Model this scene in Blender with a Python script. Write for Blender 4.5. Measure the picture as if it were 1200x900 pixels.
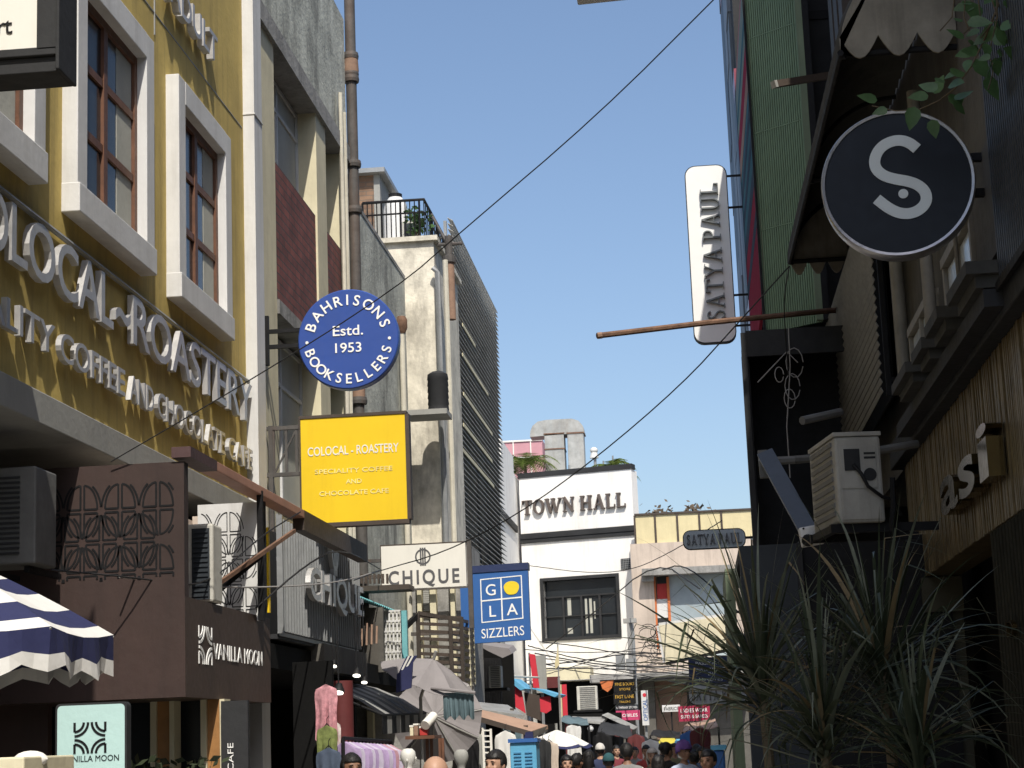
import bpy, bmesh, math, random
from mathutils import Vector, Matrix
R = math.radians
rnd = random.Random(7)
S = bpy.context.scene
for o in list(bpy.data.objects): bpy.data.objects.remove(o)

# ------------------------------------------------------------------ camera
F = 2200.0                                   # focal length in photo pixels (photo 1200 x 900)
L_ = F * F / 416.7
yc = Vector((222, 408, F)).normalized()      # street direction seen by the camera (right, down, forward)
zc = Vector((-0.039 * L_, -L_, F)).normalized()
zc = (zc - yc * zc.dot(yc)).normalized()
xc = yc.cross(zc).normalized()
CAM = Vector((0.0, 0.0, 1.8))
right = Vector((xc[0], yc[0], zc[0])); down = Vector((xc[1], yc[1], zc[1])); fwd = Vector((xc[2], yc[2], zc[2]))
cd = bpy.data.cameras.new('camera'); cam = bpy.data.objects.new('camera', cd); S.collection.objects.link(cam)
mw = Matrix((( right.x, -down.x, -fwd.x, CAM.x), (right.y, -down.y, -fwd.y, CAM.y), (right.z, -down.z, -fwd.z, CAM.z), (0, 0, 0, 1)))
cam.matrix_world = mw
cd.sensor_width = 36.0; cd.lens = 36.0 * F / 1200.0; cd.clip_start = 0.05; cd.clip_end = 5000
S.camera = cam
S.render.resolution_x = 1024; S.render.resolution_y = 768

# ------------------------------------------------------------------ light
SUN = Vector((-0.14, 0.50, -0.70)).normalized()
w = bpy.data.worlds.new('World'); S.world = w; w.use_nodes = True
nt = w.node_tree; bg = nt.nodes['Background']
sky = nt.nodes.new('ShaderNodeTexSky'); sky.sky_type = 'NISHITA'; sky.sun_disc = False
sky.sun_elevation = math.asin(-SUN.z); sky.sun_rotation = math.atan2(-SUN.x, -SUN.y)
sky.altitude = 200; sky.air_density = 1.0; sky.dust_density = 2.4; sky.ozone_density = 2.2
nt.links.new(sky.outputs[0], bg.inputs[0]); bg.inputs[1].default_value = 0.132
ld = bpy.data.lights.new('sun', 'SUN'); ld.energy = 4.3; ld.angle = R(0.5); ld.color = (1.0, 0.94, 0.84)
sun = bpy.data.objects.new('sun', ld); S.collection.objects.link(sun)
sun.rotation_euler = SUN.to_track_quat('-Z', 'Y').to_euler()
S.view_settings.view_transform = 'Standard'; S.view_settings.look = 'None'
S.view_settings.exposure = 0.32; S.view_settings.gamma = 1.0
S.render.engine = 'CYCLES'
S.cycles.max_bounces = 6

# ------------------------------------------------------------------ pixel -> place helpers (photo pixels)
def ray(u, v): return right * (u - 600) + down * (v - 450) + fwd * F
def PX(u, v, X):
    d = ray(u, v); return CAM + d * ((X - CAM.x) / d.x)
def PY(u, v, Y):
    d = ray(u, v); return CAM + d * ((Y - CAM.y) / d.y)
def rectY(u0, v0, u1, v1, Y):
    um, vm = (u0 + u1) / 2, (v0 + v1) / 2
    return PY(u0, vm, Y).x, PY(u1, vm, Y).x, PY(um, v1, Y).z, PY(um, v0, Y).z

# ------------------------------------------------------------------ materials
MATS = {}
def mat(name, col, rough=0.75, var=0.12, scale=2.5, streak=0.0, bump=0.15, metal=0.0, fine=18.0, spec=0.4, stain=None, trans=0.0, sscale=(5, 5, 0.45)):
    if name in MATS: return MATS[name]
    m = bpy.data.materials.new(name); m.use_nodes = True; MATS[name] = m
    t = m.node_tree; N = t.nodes; K = t.links
    b = N['Principled BSDF']
    b.inputs['Roughness'].default_value = rough; b.inputs['Metallic'].default_value = metal
    b.inputs['Specular IOR Level'].default_value = spec
    tc = N.new('ShaderNodeTexCoord')
    n1 = N.new('ShaderNodeTexNoise'); n1.inputs['Scale'].default_value = scale; n1.inputs['Detail'].default_value = 6; n1.inputs['Roughness'].default_value = 0.65
    K.new(tc.outputs['Object'], n1.inputs['Vector'])
    mr = N.new('ShaderNodeMapRange'); mr.inputs[1].default_value = 0.3; mr.inputs[2].default_value = 0.7
    mr.inputs[3].default_value = 1 - var; mr.inputs[4].default_value = 1 + var
    K.new(n1.outputs['Fac'], mr.inputs[0])
    mul = N.new('ShaderNodeVectorMath'); mul.operation = 'SCALE'
    mul.inputs[0].default_value = col[:3]
    K.new(mr.outputs[0], mul.inputs['Scale'])
    out = mul.outputs[0]
    if streak:
        mp = N.new('ShaderNodeMapping'); mp.inputs['Scale'].default_value = sscale
        K.new(tc.outputs['Object'], mp.inputs[0])
        n2 = N.new('ShaderNodeTexNoise'); n2.inputs['Scale'].default_value = 1.0; n2.inputs['Detail'].default_value = 7; n2.inputs['Roughness'].default_value = 0.7
        K.new(mp.outputs[0], n2.inputs['Vector'])
        r2 = N.new('ShaderNodeMapRange'); r2.inputs[1].default_value = 0.48; r2.inputs[2].default_value = 0.68; r2.inputs[4].default_value = streak
        K.new(n2.outputs['Fac'], r2.inputs[0])
        mx = N.new('ShaderNodeMix'); mx.data_type = 'RGBA'
        K.new(r2.outputs[0], mx.inputs['Factor']); K.new(out, mx.inputs['A'])
        mx.inputs['B'].default_value = (*(stain or [c * 0.3 for c in col[:3]]), 1)
        out = mx.outputs['Result']
    K.new(out, b.inputs['Base Color'])
    n3 = N.new('ShaderNodeTexNoise'); n3.inputs['Scale'].default_value = fine; n3.inputs['Detail'].default_value = 4
    K.new(tc.outputs['Object'], n3.inputs['Vector'])
    rr = N.new('ShaderNodeMapRange'); rr.inputs[3].default_value = max(0.02, rough - 0.12); rr.inputs[4].default_value = min(1, rough + 0.12)
    K.new(n3.outputs['Fac'], rr.inputs[0]); K.new(rr.outputs[0], b.inputs['Roughness'])
    if bump:
        bp = N.new('ShaderNodeBump'); bp.inputs['Strength'].default_value = bump; bp.inputs['Distance'].default_value = 0.02
        K.new(n3.outputs['Fac'], bp.inputs['Height']); K.new(bp.outputs[0], b.inputs['Normal'])
    if trans:
        b.inputs['Subsurface Weight'].default_value = 0
        tr = N.new('ShaderNodeBsdfTranslucent'); K.new(out, tr.inputs['Color'])
        ms = N.new('ShaderNodeMixShader'); ms.inputs[0].default_value = trans
        K.new(b.outputs[0], ms.inputs[1]); K.new(tr.outputs[0], ms.inputs[2])
        K.new(ms.outputs[0], N['Material Output'].inputs['Surface'])
    return m

def brickmat(name, c1, c2, mortar, sc=7.0):
    m = bpy.data.materials.new(name); m.use_nodes = True; MATS[name] = m
    t = m.node_tree; N = t.nodes; K = t.links; b = N['Principled BSDF']; b.inputs['Roughness'].default_value = 0.85
    tc = N.new('ShaderNodeTexCoord'); sx = N.new('ShaderNodeSeparateXYZ'); cx = N.new('ShaderNodeCombineXYZ')
    K.new(tc.outputs['Object'], sx.inputs[0])
    ad = N.new('ShaderNodeMath'); K.new(sx.outputs[0], ad.inputs[0]); K.new(sx.outputs[1], ad.inputs[1])
    K.new(ad.outputs[0], cx.inputs[0]); K.new(sx.outputs[2], cx.inputs[1])
    br = N.new('ShaderNodeTexBrick'); br.inputs['Scale'].default_value = sc
    br.inputs['Color1'].default_value = (*c1, 1); br.inputs['Color2'].default_value = (*c2, 1); br.inputs['Mortar'].default_value = (*mortar, 1)
    br.inputs['Mortar Size'].default_value = 0.045; br.inputs['Row Height'].default_value = 0.45; br.inputs['Brick Width'].default_value = 1.3
    K.new(cx.outputs[0], br.inputs[0])
    n = N.new('ShaderNodeTexNoise'); n.inputs['Scale'].default_value = 3; n.inputs['Detail'].default_value = 6
    K.new(tc.outputs['Object'], n.inputs['Vector'])
    mr = N.new('ShaderNodeMapRange'); mr.inputs[1].default_value = .3; mr.inputs[2].default_value = .7; mr.inputs[3].default_value = .6; mr.inputs[4].default_value = 1.25
    K.new(n.outputs['Fac'], mr.inputs[0])
    mu = N.new('ShaderNodeVectorMath'); mu.operation = 'SCALE'; K.new(br.outputs['Color'], mu.inputs[0]); K.new(mr.outputs[0], mu.inputs['Scale'])
    K.new(mu.outputs[0], b.inputs['Base Color'])
    bp = N.new('ShaderNodeBump'); bp.inputs['Strength'].default_value = .5; bp.inputs['Distance'].default_value = .01
    bp.invert = True; K.new(br.outputs['Fac'], bp.inputs['Height']); K.new(bp.outputs[0], b.inputs['Normal'])
    return m

def emit(name, col, k):
    m = mat(name, col, 0.4, 0.02)
    b = m.node_tree.nodes['Principled BSDF']
    b.inputs['Emission Color'].default_value = (*col, 1); b.inputs['Emission Strength'].default_value = k
    return m

def glass(name, col, rough=0.06):
    m = mat(name, col, rough, 0.25, 0.6, bump=0.02, fine=0.7, spec=0.3)
    return m

M = dict(
 yellow=mat('yellow_plaster', (0.52, 0.39, 0.118), 0.8, 0.2, 0.9, 0.6, stain=(0.27, 0.20, 0.07)),
 white=mat('white_paint', (0.60, 0.60, 0.59), 0.65, 0.08, 2, 0.35, stain=(0.36, 0.35, 0.32), bump=.1),
 townwhite=mat('town_white', (0.80, 0.79, 0.76), 0.75, 0.08, 0.8, 0.35, stain=(0.52, 0.49, 0.44), bump=.15),
 concrete=mat('stained_concrete', (0.46, 0.47, 0.41), 0.9, 0.35, 1.6, 0.8, stain=(0.10, 0.10, 0.09), bump=.5, sscale=(1.5, 1.5, .55)),
 concrete2=mat('grey_render', (0.30, 0.295, 0.28), 0.9, 0.3, 1.6, 0.7, stain=(0.09, 0.09, 0.085), bump=.45, sscale=(2, 2, .6)),
 band=mat('grey_band', (0.30, 0.30, 0.28), 0.85, 0.10, 2.0, 0.15, bump=.15),
 cream=mat('cream_paint', (0.62, 0.57, 0.40), 0.8, 0.10, 2.2, 0.3, stain=(0.36, 0.32, 0.22)),
 creamwall=mat('stained_cream', (0.64, 0.60, 0.50), 0.9, 0.3, 2.2, 0.75, sscale=(2.2, 2.2, .7), stain=(0.22, 0.20, 0.17), bump=.3),
 beige=mat('beige_render', (0.52, 0.44, 0.37), 0.88, 0.15, 1.0, 0.55, stain=(0.28, 0.23, 0.19)),
 wood=mat('brown_wood', (0.13, 0.058, 0.032), 0.55, 0.3, 5, bump=.12),
 darkwood=mat('dark_wood', (0.045, 0.035, 0.028), 0.6, 0.3, 5),
 letter=mat('brushed_letter', (0.46, 0.455, 0.45), 0.4, 0.15, 6, metal=0.4, bump=.05),
 letterwhite=mat('white_letter', (0.82, 0.82, 0.80), 0.45, 0.03, bump=0),
 black=mat('black_metal', (0.010, 0.010, 0.011), 0.6, 0.3, 4, spec=.2),
 void=mat('dark_interior', (0.008, 0.008, 0.008), 0.95, 0.3, 1, spec=.1),  # near-black colour stands in for shade inside openings and shops
 charcoal=mat('charcoal_panel', (0.028, 0.029, 0.031), 0.75, 0.25, 2, spec=.25),
 slate=mat('slate_panel', (0.026, 0.032, 0.039), 0.6, 0.2, 2, spec=.3),
 brown=mat('brown_panel', (0.044, 0.026, 0.022), 0.6, 0.22, 1.0, .35, stain=(.022, .015, .013), bump=.08),
 brownlite=mat('brown_fascia', (0.068, 0.045, 0.034), 0.6, 0.2, 1.0, .3, stain=(.03, .02, .017), bump=.08),
 salmon=mat('salmon_sheet', (0.42, 0.22, 0.155), 0.6, 0.12, 3),
 browndark=mat('dark_brown_sheet', (0.06, 0.045, 0.036), 0.6, 0.15, 3),
 grey=mat('grey_metal', (0.27, 0.28, 0.285), 0.5, 0.15, 3, metal=.3),
 galv=mat('galvanised_steel', (0.40, 0.40, 0.38), 0.5, 0.25, 3, metal=.5, streak=.25, stain=(0.22, 0.15, 0.09)),
 steel=mat('slate_steel', (0.06, 0.072, 0.092), 0.45, 0.1, 3),
 iron=mat('cast_iron', (0.075, 0.070, 0.066), 0.7, 0.3, 5, 0.3, stain=(0.18, 0.10, 0.06)),
 rust=mat('rusty_iron', (0.15, 0.085, 0.055), 0.85, 0.35, 8, bump=.4),
 terracotta=mat('terracotta', (0.26, 0.165, 0.115), 0.8, 0.2, 5),
 pvc=mat('cream_pvc', (0.55, 0.52, 0.43), 0.5, 0.12, 3, .2),
 blue=mat('enamel_blue', (0.032, 0.075, 0.30), 0.4, 0.06, 2, 0.10, stain=(0.05, 0.08, 0.2), bump=.03),
 blue2=mat('sign_blue', (0.035, 0.12, 0.35), 0.45, 0.06, 2, bump=.03),
 navy=mat('navy', (0.018, 0.022, 0.075), 0.8, 0.15, 4),
 navysign=mat('navy_sign', (0.022, 0.035, 0.10), 0.5, 0.1, 2),
 signyellow=mat('sign_yellow', (0.76, 0.52, 0.012), 0.5, 0.05, 1.2, 0.25, stain=(0.58, 0.34, 0.012), bump=.03),
 palegold=mat('faded_lettering', (0.80, 0.68, 0.28), 0.6, 0.25, 14, bump=0),
 offwhite=mat('sign_offwhite', (0.74, 0.72, 0.66), 0.5, 0.04, 2, .08, bump=.03),
 inkgrey=mat('ink_grey', (0.10, 0.10, 0.105), 0.5, 0.1),
 sdark=mat('round_sign_face', (0.012, 0.015, 0.022), 0.35, 0.03, 2, bump=0, spec=.15),
 spale=mat('round_sign_mark', (0.62, 0.67, 0.68), 0.4, 0.03, bump=0),
 chrome=mat('satin_rim', (0.40, 0.40, 0.42), 0.35, 0.1, metal=.7),
 green=mat('green_cladding', (0.19, 0.275, 0.175), 0.6, 0.08, 1.5, .15, bump=.05),
 palegreen=mat('pale_green_cladding', (0.17, 0.22, 0.14), 0.65, 0.15, 1.5, .3),
 gold=mat('gold_ribbed_panel', (0.17, 0.125, 0.064), 0.4, 0.35, 4, metal=.7, bump=.1),
 brass=mat('brass_letter', (0.17, 0.12, 0.05), 0.18, 0.1, metal=.9, bump=0),
 acwhite=mat('ac_casing', (0.50, 0.49, 0.44), 0.6, 0.15, 4, .35, stain=(0.24, 0.22, 0.18)),
 acshade=mat('ac_shade_casing', (0.34, 0.33, 0.295), 0.65, 0.15, 4, .35, stain=(0.12, 0.11, 0.10)),  # darker copy of the white casing, its tone standing in for shade
 acgrey=mat('ac_grey', (0.13, 0.13, 0.125), 0.6, 0.2, 4),
 dirtywall=mat('dirty_wall', (0.105, 0.10, 0.088), 0.9, 0.35, 1.4, .6, stain=(0.08, 0.07, 0.06), bump=.3),  # dirt streaks over a base colour darkened further to imitate shade
 tin=mat('weathered_sheet', (0.050, 0.049, 0.044), 0.85, 0.3, 3, .5, stain=(0.05, 0.045, 0.035)),
 valance=mat('weathered_valance', (0.25, 0.23, 0.19), 0.85, 0.25, 4, .5, stain=(0.10, 0.09, 0.07)),
 leaf=mat('blade_leaf', (0.045, 0.058, 0.032), 0.45, 0.3, 6, trans=.2, bump=0),
 leaf2=mat('blade_leaf_pale', (0.13, 0.145, 0.10), 0.45, 0.3, 6, trans=.2, bump=0),
 vine=mat('vine_leaf', (0.085, 0.16, 0.06), 0.4, 0.3, 8, trans=.3, bump=0),
 palm=mat('palm_leaf', (0.10, 0.14, 0.025), 0.5, 0.3, 4, trans=.3, bump=0),
 stem=mat('stem_brown', (0.11, 0.085, 0.05), 0.8, 0.3, 8),
 cloth_grey=mat('grey_canvas', (0.30, 0.28, 0.285), 0.9, 0.08, 3, trans=.25),
 cloth_navy=mat('navy_canvas', (0.022, 0.026, 0.085), 0.85, 0.1, 5, trans=.06),
 cloth_white=mat('white_canvas', (0.78, 0.77, 0.74), 0.9, 0.05, 5, trans=.22),
 teal=mat('teal_cloth', (0.10, 0.15, 0.17), 0.9, 0.2, 4),
 red=mat('red_cloth', (0.55, 0.03, 0.05), 0.7, 0.08, 4),
 maroon=mat('maroon_paint', (0.11, 0.022, 0.022), 0.7, 0.15, 4),
 pink=mat('pink_sign', (0.50, 0.05, 0.14), 0.6, 0.08, 4),
 tan=mat('tan_sheet', (0.36, 0.235, 0.17), 0.7, 0.12, 4),
 skyblue=mat('sky_blue_paint', (0.11, 0.36, 0.56), 0.5, 0.08, 4),
 turq=mat('turquoise_paint', (0.16, 0.42, 0.45), 0.6, 0.1, 4),
 mint=mat('mint_lightbox', (0.42, 0.58, 0.56), 0.35, 0.03, 2, bump=0),
 glassd=glass('dark_glass', (0.02, 0.024, 0.028), .15),
 glassb=glass('blue_grey_glass', (0.10, 0.14, 0.18), .12),
 glassp=glass('pale_glass', (0.34, 0.40, 0.43), .2),
 curtain=mat('pale_curtain', (0.52, 0.52, 0.46), 0.8, 0.1, 2, trans=.2),
 wire=mat('black_cable', (0.012, 0.012, 0.013), 0.6, 0.1, bump=0),
 wiregrey=mat('grey_cable', (0.30, 0.29, 0.28), 0.6, 0.1, bump=0),
 paleyellow=mat('pale_yellow_panel', (0.62, 0.54, 0.32), 0.6, 0.08, 2, .15),
 pinkwall=mat('pink_wall', (0.50, 0.26, 0.29), 0.8, 0.1, 2),
 orange=mat('orange_frame', (0.55, 0.16, 0.05), 0.6, 0.1, 4),
 redpanel=mat('red_panel', (0.42, 0.035, 0.03), 0.6, 0.1, 4),
 asphalt=mat('asphalt', (0.05, 0.05, 0.052), 0.9, 0.25, 2, bump=.4),
 paving=mat('stone_paving', (0.26, 0.24, 0.21), 0.9, 0.2, 2, bump=.3),
 mann=mat('mannequin_white', (0.62, 0.61, 0.57), 0.4, 0.04, bump=0),
 brick=brickmat('brick_spandrel', (0.23, 0.065, 0.05), (0.15, 0.045, 0.038), (0.07, 0.05, 0.045), 4.2),
 brick2=brickmat('penthouse_brick', (0.26, 0.16, 0.10), (0.20, 0.12, 0.08), (0.17, 0.13, 0.10), 5.0),
)

# ------------------------------------------------------------------ mesh builder
def newell(p):
    n = Vector((0, 0, 0))
    for i in range(len(p)): n += p[i].cross(p[(i + 1) % len(p)])
    return n
class MB:
    def __init__(s): s.v = []; s.f = []; s.m = []; s.M = None
    def add(s, vs, fs, mi=0):
        o = len(s.v)
        for p in vs:
            p = Vector(p); s.v.append(s.M @ p if s.M else p)
        for f in fs: s.f.append([o + i for i in f]); s.m.append(mi)
        return s
    def box(s, x0, x1, y0, y1, z0, z1, mi=0):
        x0, x1 = sorted((x0, x1)); y0, y1 = sorted((y0, y1)); z0, z1 = sorted((z0, z1))
        return s.add([(x0,y0,z0),(x1,y0,z0),(x1,y1,z0),(x0,y1,z0),(x0,y0,z1),(x1,y0,z1),(x1,y1,z1),(x0,y1,z1)],
              [(3,2,1,0),(4,5,6,7),(0,1,5,4),(1,2,6,5),(2,3,7,6),(3,0,4,7)], mi)
    def bar(s, p, q, a, b=None, up=(0,0,1), mi=0):
        p = Vector(p); q = Vector(q); b = b or a; d = (q - p).normalized(); u = Vector(up)
        if abs(d.dot(u)) > .98: u = Vector((0, 1, 0))
        l = d.cross(u).normalized(); u = l.cross(d).normalized(); vs = []
        for c in (p, q):
            for i, j in ((-1,-1),(1,-1),(1,1),(-1,1)): vs.append(c + l * (i * a / 2) + u * (j * b / 2))
        return s.add(vs, [(3,2,1,0),(4,5,6,7),(0,1,5,4),(1,2,6,5),(2,3,7,6),(3,0,4,7)], mi)
    def prism(s, poly, vec, mi=0, mside=None):
        n = len(poly); vec = Vector(vec); poly = [Vector(p) for p in poly]
        vs = poly + [p + vec for p in poly]
        s.add(vs, [tuple(range(n))[::-1], tuple(range(n, 2 * n))], mi)
        return s.add(vs, [(i, (i + 1) % n, n + (i + 1) % n, n + i) for i in range(n)], mi if mside is None else mside)
    def tube(s, pts, r, n=8, mi=0, r1=None, cap=True):
        pts = [Vector(p) for p in pts]; vs = []; k = len(pts)
        ref = Vector((0.13, 0.31, 0.94))
        for i, p in enumerate(pts):
            d = (pts[min(i + 1, k - 1)] - pts[max(i - 1, 0)])
            d = d.normalized() if d.length > 1e-9 else Vector((0, 0, 1))
            if abs(d.dot(ref)) > .97: ref = Vector((0.9, 0.3, 0.1))
            a = d.cross(ref).normalized(); b = d.cross(a).normalized()
            rr = r if r1 is None else r + (r1 - r) * i / max(1, k - 1)
            if isinstance(r, (list, tuple)): rr = r[i]
            for j in range(n):
                t = 2 * math.pi * j / n; vs.append(p + a * (rr * math.cos(t)) + b * (rr * math.sin(t)))
        fs = [(i * n + j, i * n + (j + 1) % n, (i + 1) * n + (j + 1) % n, (i + 1) * n + j) for i in range(k - 1) for j in range(n)]
        if cap: fs += [tuple(range(n))[::-1], tuple((k - 1) * n + j for j in range(n))]
        return s.add(vs, fs, mi)
    def lathe(s, o, prof, ax=(0,0,1), n=20, mi=0, mis=None, cap=True):
        o = Vector(o); ax = Vector(ax).normalized()
        a = ax.cross(Vector((0.2, 0.1, 0.97)) if abs(ax.z) < .9 else Vector((1, 0, 0))).normalized(); b = ax.cross(a)
        vs = []; k = len(prof)
        for r, h in prof:
            for j in range(n):
                t = 2 * math.pi * j / n; vs.append(o + ax * h + a * (r * math.cos(t)) + b * (r * math.sin(t)))
        for i in range(k - 1):
            s.add(vs[i * n:(i + 2) * n], [(j, (j + 1) % n, n + (j + 1) % n, n + j) for j in range(n)], mis[i] if mis else mi)
        if not cap: return s
        if prof[0][0] > 1e-4: s.add(vs[:n], [tuple(range(n))[::-1]], mis[0] if mis else mi)
        if prof[-1][0] > 1e-4: s.add(vs[-n:], [tuple(range(n))], mis[-1] if mis else mi)
        return s
    def ball(s, c, r, n=12, m=8, sc=(1,1,1), mi=0):
        c = Vector(c); vs = []; fs = []
        for i in range(m + 1):
            a = math.pi * i / m
            for j in range(n):
                t = 2 * math.pi * j / n
                vs.append(c + Vector((r * sc[0] * math.sin(a) * math.cos(t), r * sc[1] * math.sin(a) * math.sin(t), r * sc[2] * math.cos(a))))
        fs = [(i * n + j, (i + 1) * n + j, (i + 1) * n + (j + 1) % n, i * n + (j + 1) % n) for i in range(m) for j in range(n)]
        return s.add(vs, fs, mi)
    def ribbon(s, pts, wd, fr, h, mi=0, close=False):
        """flat strip along a 2-D path in frame fr=(O,ex,ey,ez), height h out of the face"""
        O, ex, ey, ez = fr; n = len(pts); l = []; r = []
        for i in range(n):
            a = pts[(i - 1) % n] if (close or i > 0) else pts[i]; b = pts[(i + 1) % n] if (close or i < n - 1) else pts[i]
            d = Vector((b[0] - a[0], b[1] - a[1])); d = d.normalized() if d.length else Vector((1, 0))
            nn = Vector((-d.y, d.x)) * wd / 2; p = Vector(pts[i])
            l.append(p + nn); r.append(p - nn)
        m3 = lambda q, z: O + ex * q.x + ey * q.y + ez * z
        vs = [m3(p, h) for p in l] + [m3(p, h) for p in r] + [m3(p, 0) for p in l] + [m3(p, 0) for p in r]
        fs = []
        for i in range(n if close else n - 1):
            j = (i + 1) % n
            fs += [(i, n + i, n + j, j), (2*n+i, i, j, 2*n+j), (n+i, 3*n+i, 3*n+j, n+j), (2*n+i, 2*n+j, 3*n+j, 3*n+i)]
        if not close: fs += [(0, 2*n, 3*n, n), (n-1, 2*n-1, 4*n-1, 3*n-1)]
        return s.add(vs, fs, mi)
    def text(s, body, fr, x0, y0, h=None, w=None, depth=0.01, bold=0.0, mi=0, align='L', sp=1.0, rot=0.0, slant=0):
        """text whose caps are h high, squeezed to w wide if w is given; (x0,y0) in the frame"""
        O, ex, ey, ez = fr
        cu = bpy.data.curves.new('t', 'FONT'); cu.body = body; cu.extrude = depth / 2; cu.offset = bold; cu.space_character = sp; cu.resolution_u = 4; cu.shear = slant
        ob = bpy.data.objects.new('t', cu); S.collection.objects.link(ob)
        dg = bpy.context.evaluated_depsgraph_get(); me = bpy.data.meshes.new_from_object(ob.evaluated_get(dg))
        vs = [v.co.copy() for v in me.vertices]; fs = [tuple(p.vertices) for p in me.polygons]
        bpy.data.objects.remove(ob); bpy.data.curves.remove(cu); bpy.data.meshes.remove(me)
        if not vs: return 0
        ax0 = min(v.x for v in vs); ax1 = max(v.x for v in vs)
        caps = 0.73
        k = h / caps; kx = (w / (ax1 - ax0)) if w else k; W = (ax1 - ax0) * kx
        off = {'L': 0, 'C': -W / 2, 'R': -W}[align]; c, sn = math.cos(rot), math.sin(rot); out = []
        for v in vs:
            x = (v.x - ax0) * kx + off; y = v.y * k
            xr = x * c - y * sn + x0; yr = x * sn + y * c + y0
            out.append(O + ex * xr + ey * yr + ez * (v.z + depth / 2))
        s.add(out, fs, mi); return W
    def build_each(s, name, mats, parent=None, **kw):
        """every loose piece becomes a part of its own"""
        par = list(range(len(s.v)))
        def fd(i):
            while par[i] != i: par[i] = par[par[i]]; i = par[i]
            return i
        for f in s.f:
            for i in f[1:]: par[fd(i)] = fd(f[0])
        gr = {}
        for f, m in zip(s.f, s.m): gr.setdefault(fd(f[0]), []).append((f, m))
        for fl in gr.values():
            q = MB(); mp = {}
            for f, m in fl:
                for i in f:
                    if i not in mp: mp[i] = len(q.v); q.v.append(s.v[i])
                q.f.append([mp[i] for i in f]); q.m.append(m)
            q.build(name, mats, parent, **kw)
    def build(s, name, mats, parent=None, smooth=False, bevel=0.0, kind=None, fixn=True):
        me = bpy.data.meshes.new(name)
        me.from_pydata([tuple(p) for p in s.v], [], s.f)
        for m in (mats if isinstance(mats, (list, tuple)) else [mats]): me.materials.append(m)
        me.polygons.foreach_set('material_index', s.m); me.update()
        if fixn:
            bm = bmesh.new(); bm.from_mesh(me)
            bmesh.ops.remove_doubles(bm, verts=bm.verts, dist=1e-5)
            bmesh.ops.recalc_face_normals(bm, faces=bm.faces); bm.to_mesh(me); bm.free()
        if smooth:
            me.polygons.foreach_set('use_smooth', [True] * len(me.polygons))
            me.set_sharp_from_angle(angle=R(40))
        o = bpy.data.objects.new(name, me); S.collection.objects.link(o)
        if parent is not None: adopt(o, parent)
        if bevel:
            b = o.modifiers.new('b', 'BEVEL'); b.width = bevel; b.segments = 2; b.limit_method = 'ANGLE'; b.angle_limit = R(50)
        if kind: o['kind'] = kind
        return o
def adopt(o, parent):
    o.parent = parent
    pm = Matrix.Identity(4); q = parent; chain = []
    while q is not None: chain.append(q); q = q.parent
    for q in reversed(chain):
        pm = pm @ q.matrix_parent_inverse @ q.matrix_basis if q.parent else q.matrix_basis.copy()
    o.matrix_parent_inverse = pm.inverted()
def tag(o, label, cat, group=None, kind=None):
    o['label'] = label; o['category'] = cat
    if group: o['group'] = group
    if kind: o['kind'] = kind
    return o
def thing(name, label, cat, loc, group=None):
    o = bpy.data.objects.new(name, None); S.collection.objects.link(o); o.location = loc; o.empty_display_size = .2
    return tag(o, label, cat, group)
def copy_tree(o, parent=None):
    c = o.copy(); S.collection.objects.link(c)
    if parent is not None: c.parent = parent
    for ch in list(o.children): copy_tree(ch, c)
    return c
EX, EY, EZ = Vector((1,0,0)), Vector((0,1,0)), Vector((0,0,1))
def frY(Y, x=0, z=0, off=0.0): return (Vector((x, Y - off, z)), EX, EZ, -EY)          # faces the camera
def frL(X, y=0, z=0, off=0.0): return (Vector((X + off, y, z)), EY, EZ, EX)           # left side of the street, faces +X
def frR(X, y=0, z=0, off=0.0): return (Vector((X - off, y, z)), -EY, EZ, -EX)         # right side, faces -X
def arc(cx, cy, r, a0, a1, n=10): return [(cx + r * math.cos(R(a0 + (a1 - a0) * i / n)), cy + r * math.sin(R(a0 + (a1 - a0) * i / n))) for i in range(n + 1)]
def rrect(w, h, r, n=5):
    p = []
    for cx, cy, a in ((w/2-r, h/2-r, 0), (-w/2+r, h/2-r, 90), (-w/2+r, -h/2+r, 180), (w/2-r, -h/2+r, 270)): p += arc(cx, cy, r, a, a + 90, n)
    return p
def in_fr(fr, x, y, z=0): O, ex, ey, ez = fr; return O + ex * x + ey * y + ez * z
# ================================================================== SETTING
MB().box(-60, 60, -60, 300, -0.5, 0.0).build('ground', M['asphalt'], kind='structure')
g = MB(); g.box(-4.0, 1.0, -40, 58, 0.0, 0.006); g.build('street', M['paving'], kind='structure')

XL = -4.8
# ------------------------------------------------------------------ yellow cafe building
t = thing('cafe_building', 'yellow plastered cafe building with white framed windows and raised silver lettering', 'building', (-7, 12, 0))
b = MB()
b.box(-10, XL, 4, 20.1, 4.46, 13.6)
b.build('wall', M['yellow'], t)
b = MB(); b.box(-10, XL + .10, 4, 20.04, 4.21, 4.455); b.build('concrete_band', M['band'], t, bevel=.01)
b = MB(); b.box(-10, -6.9, 4, 20.0, 0, 4.2); b.box(-6.9, XL, 19.0, 20.0, 0, 4.2); b.build('recessed_shopfront', M['charcoal'], t)
b = MB(); b.box(-5.2, XL + .13, 20.06, 20.45, 0.0, 13.6); b.box(-5.2, XL + .142, 20.05, 20.455, 8.9, 8.915); b.build('corner_pier', M['white'], t)
b = MB()
b.tube([(XL + .03, 6, 5.81), (XL + .03, 20.04, 5.80)], .022, 6)
b.box(XL - .01, XL + .012, 16.5, 16.512, 8.5, 13.4); b.box(XL - .01, XL + .006, 4, 20, 8.72, 8.73); b.build('cable_moulding', M['grey'], t)
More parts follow.
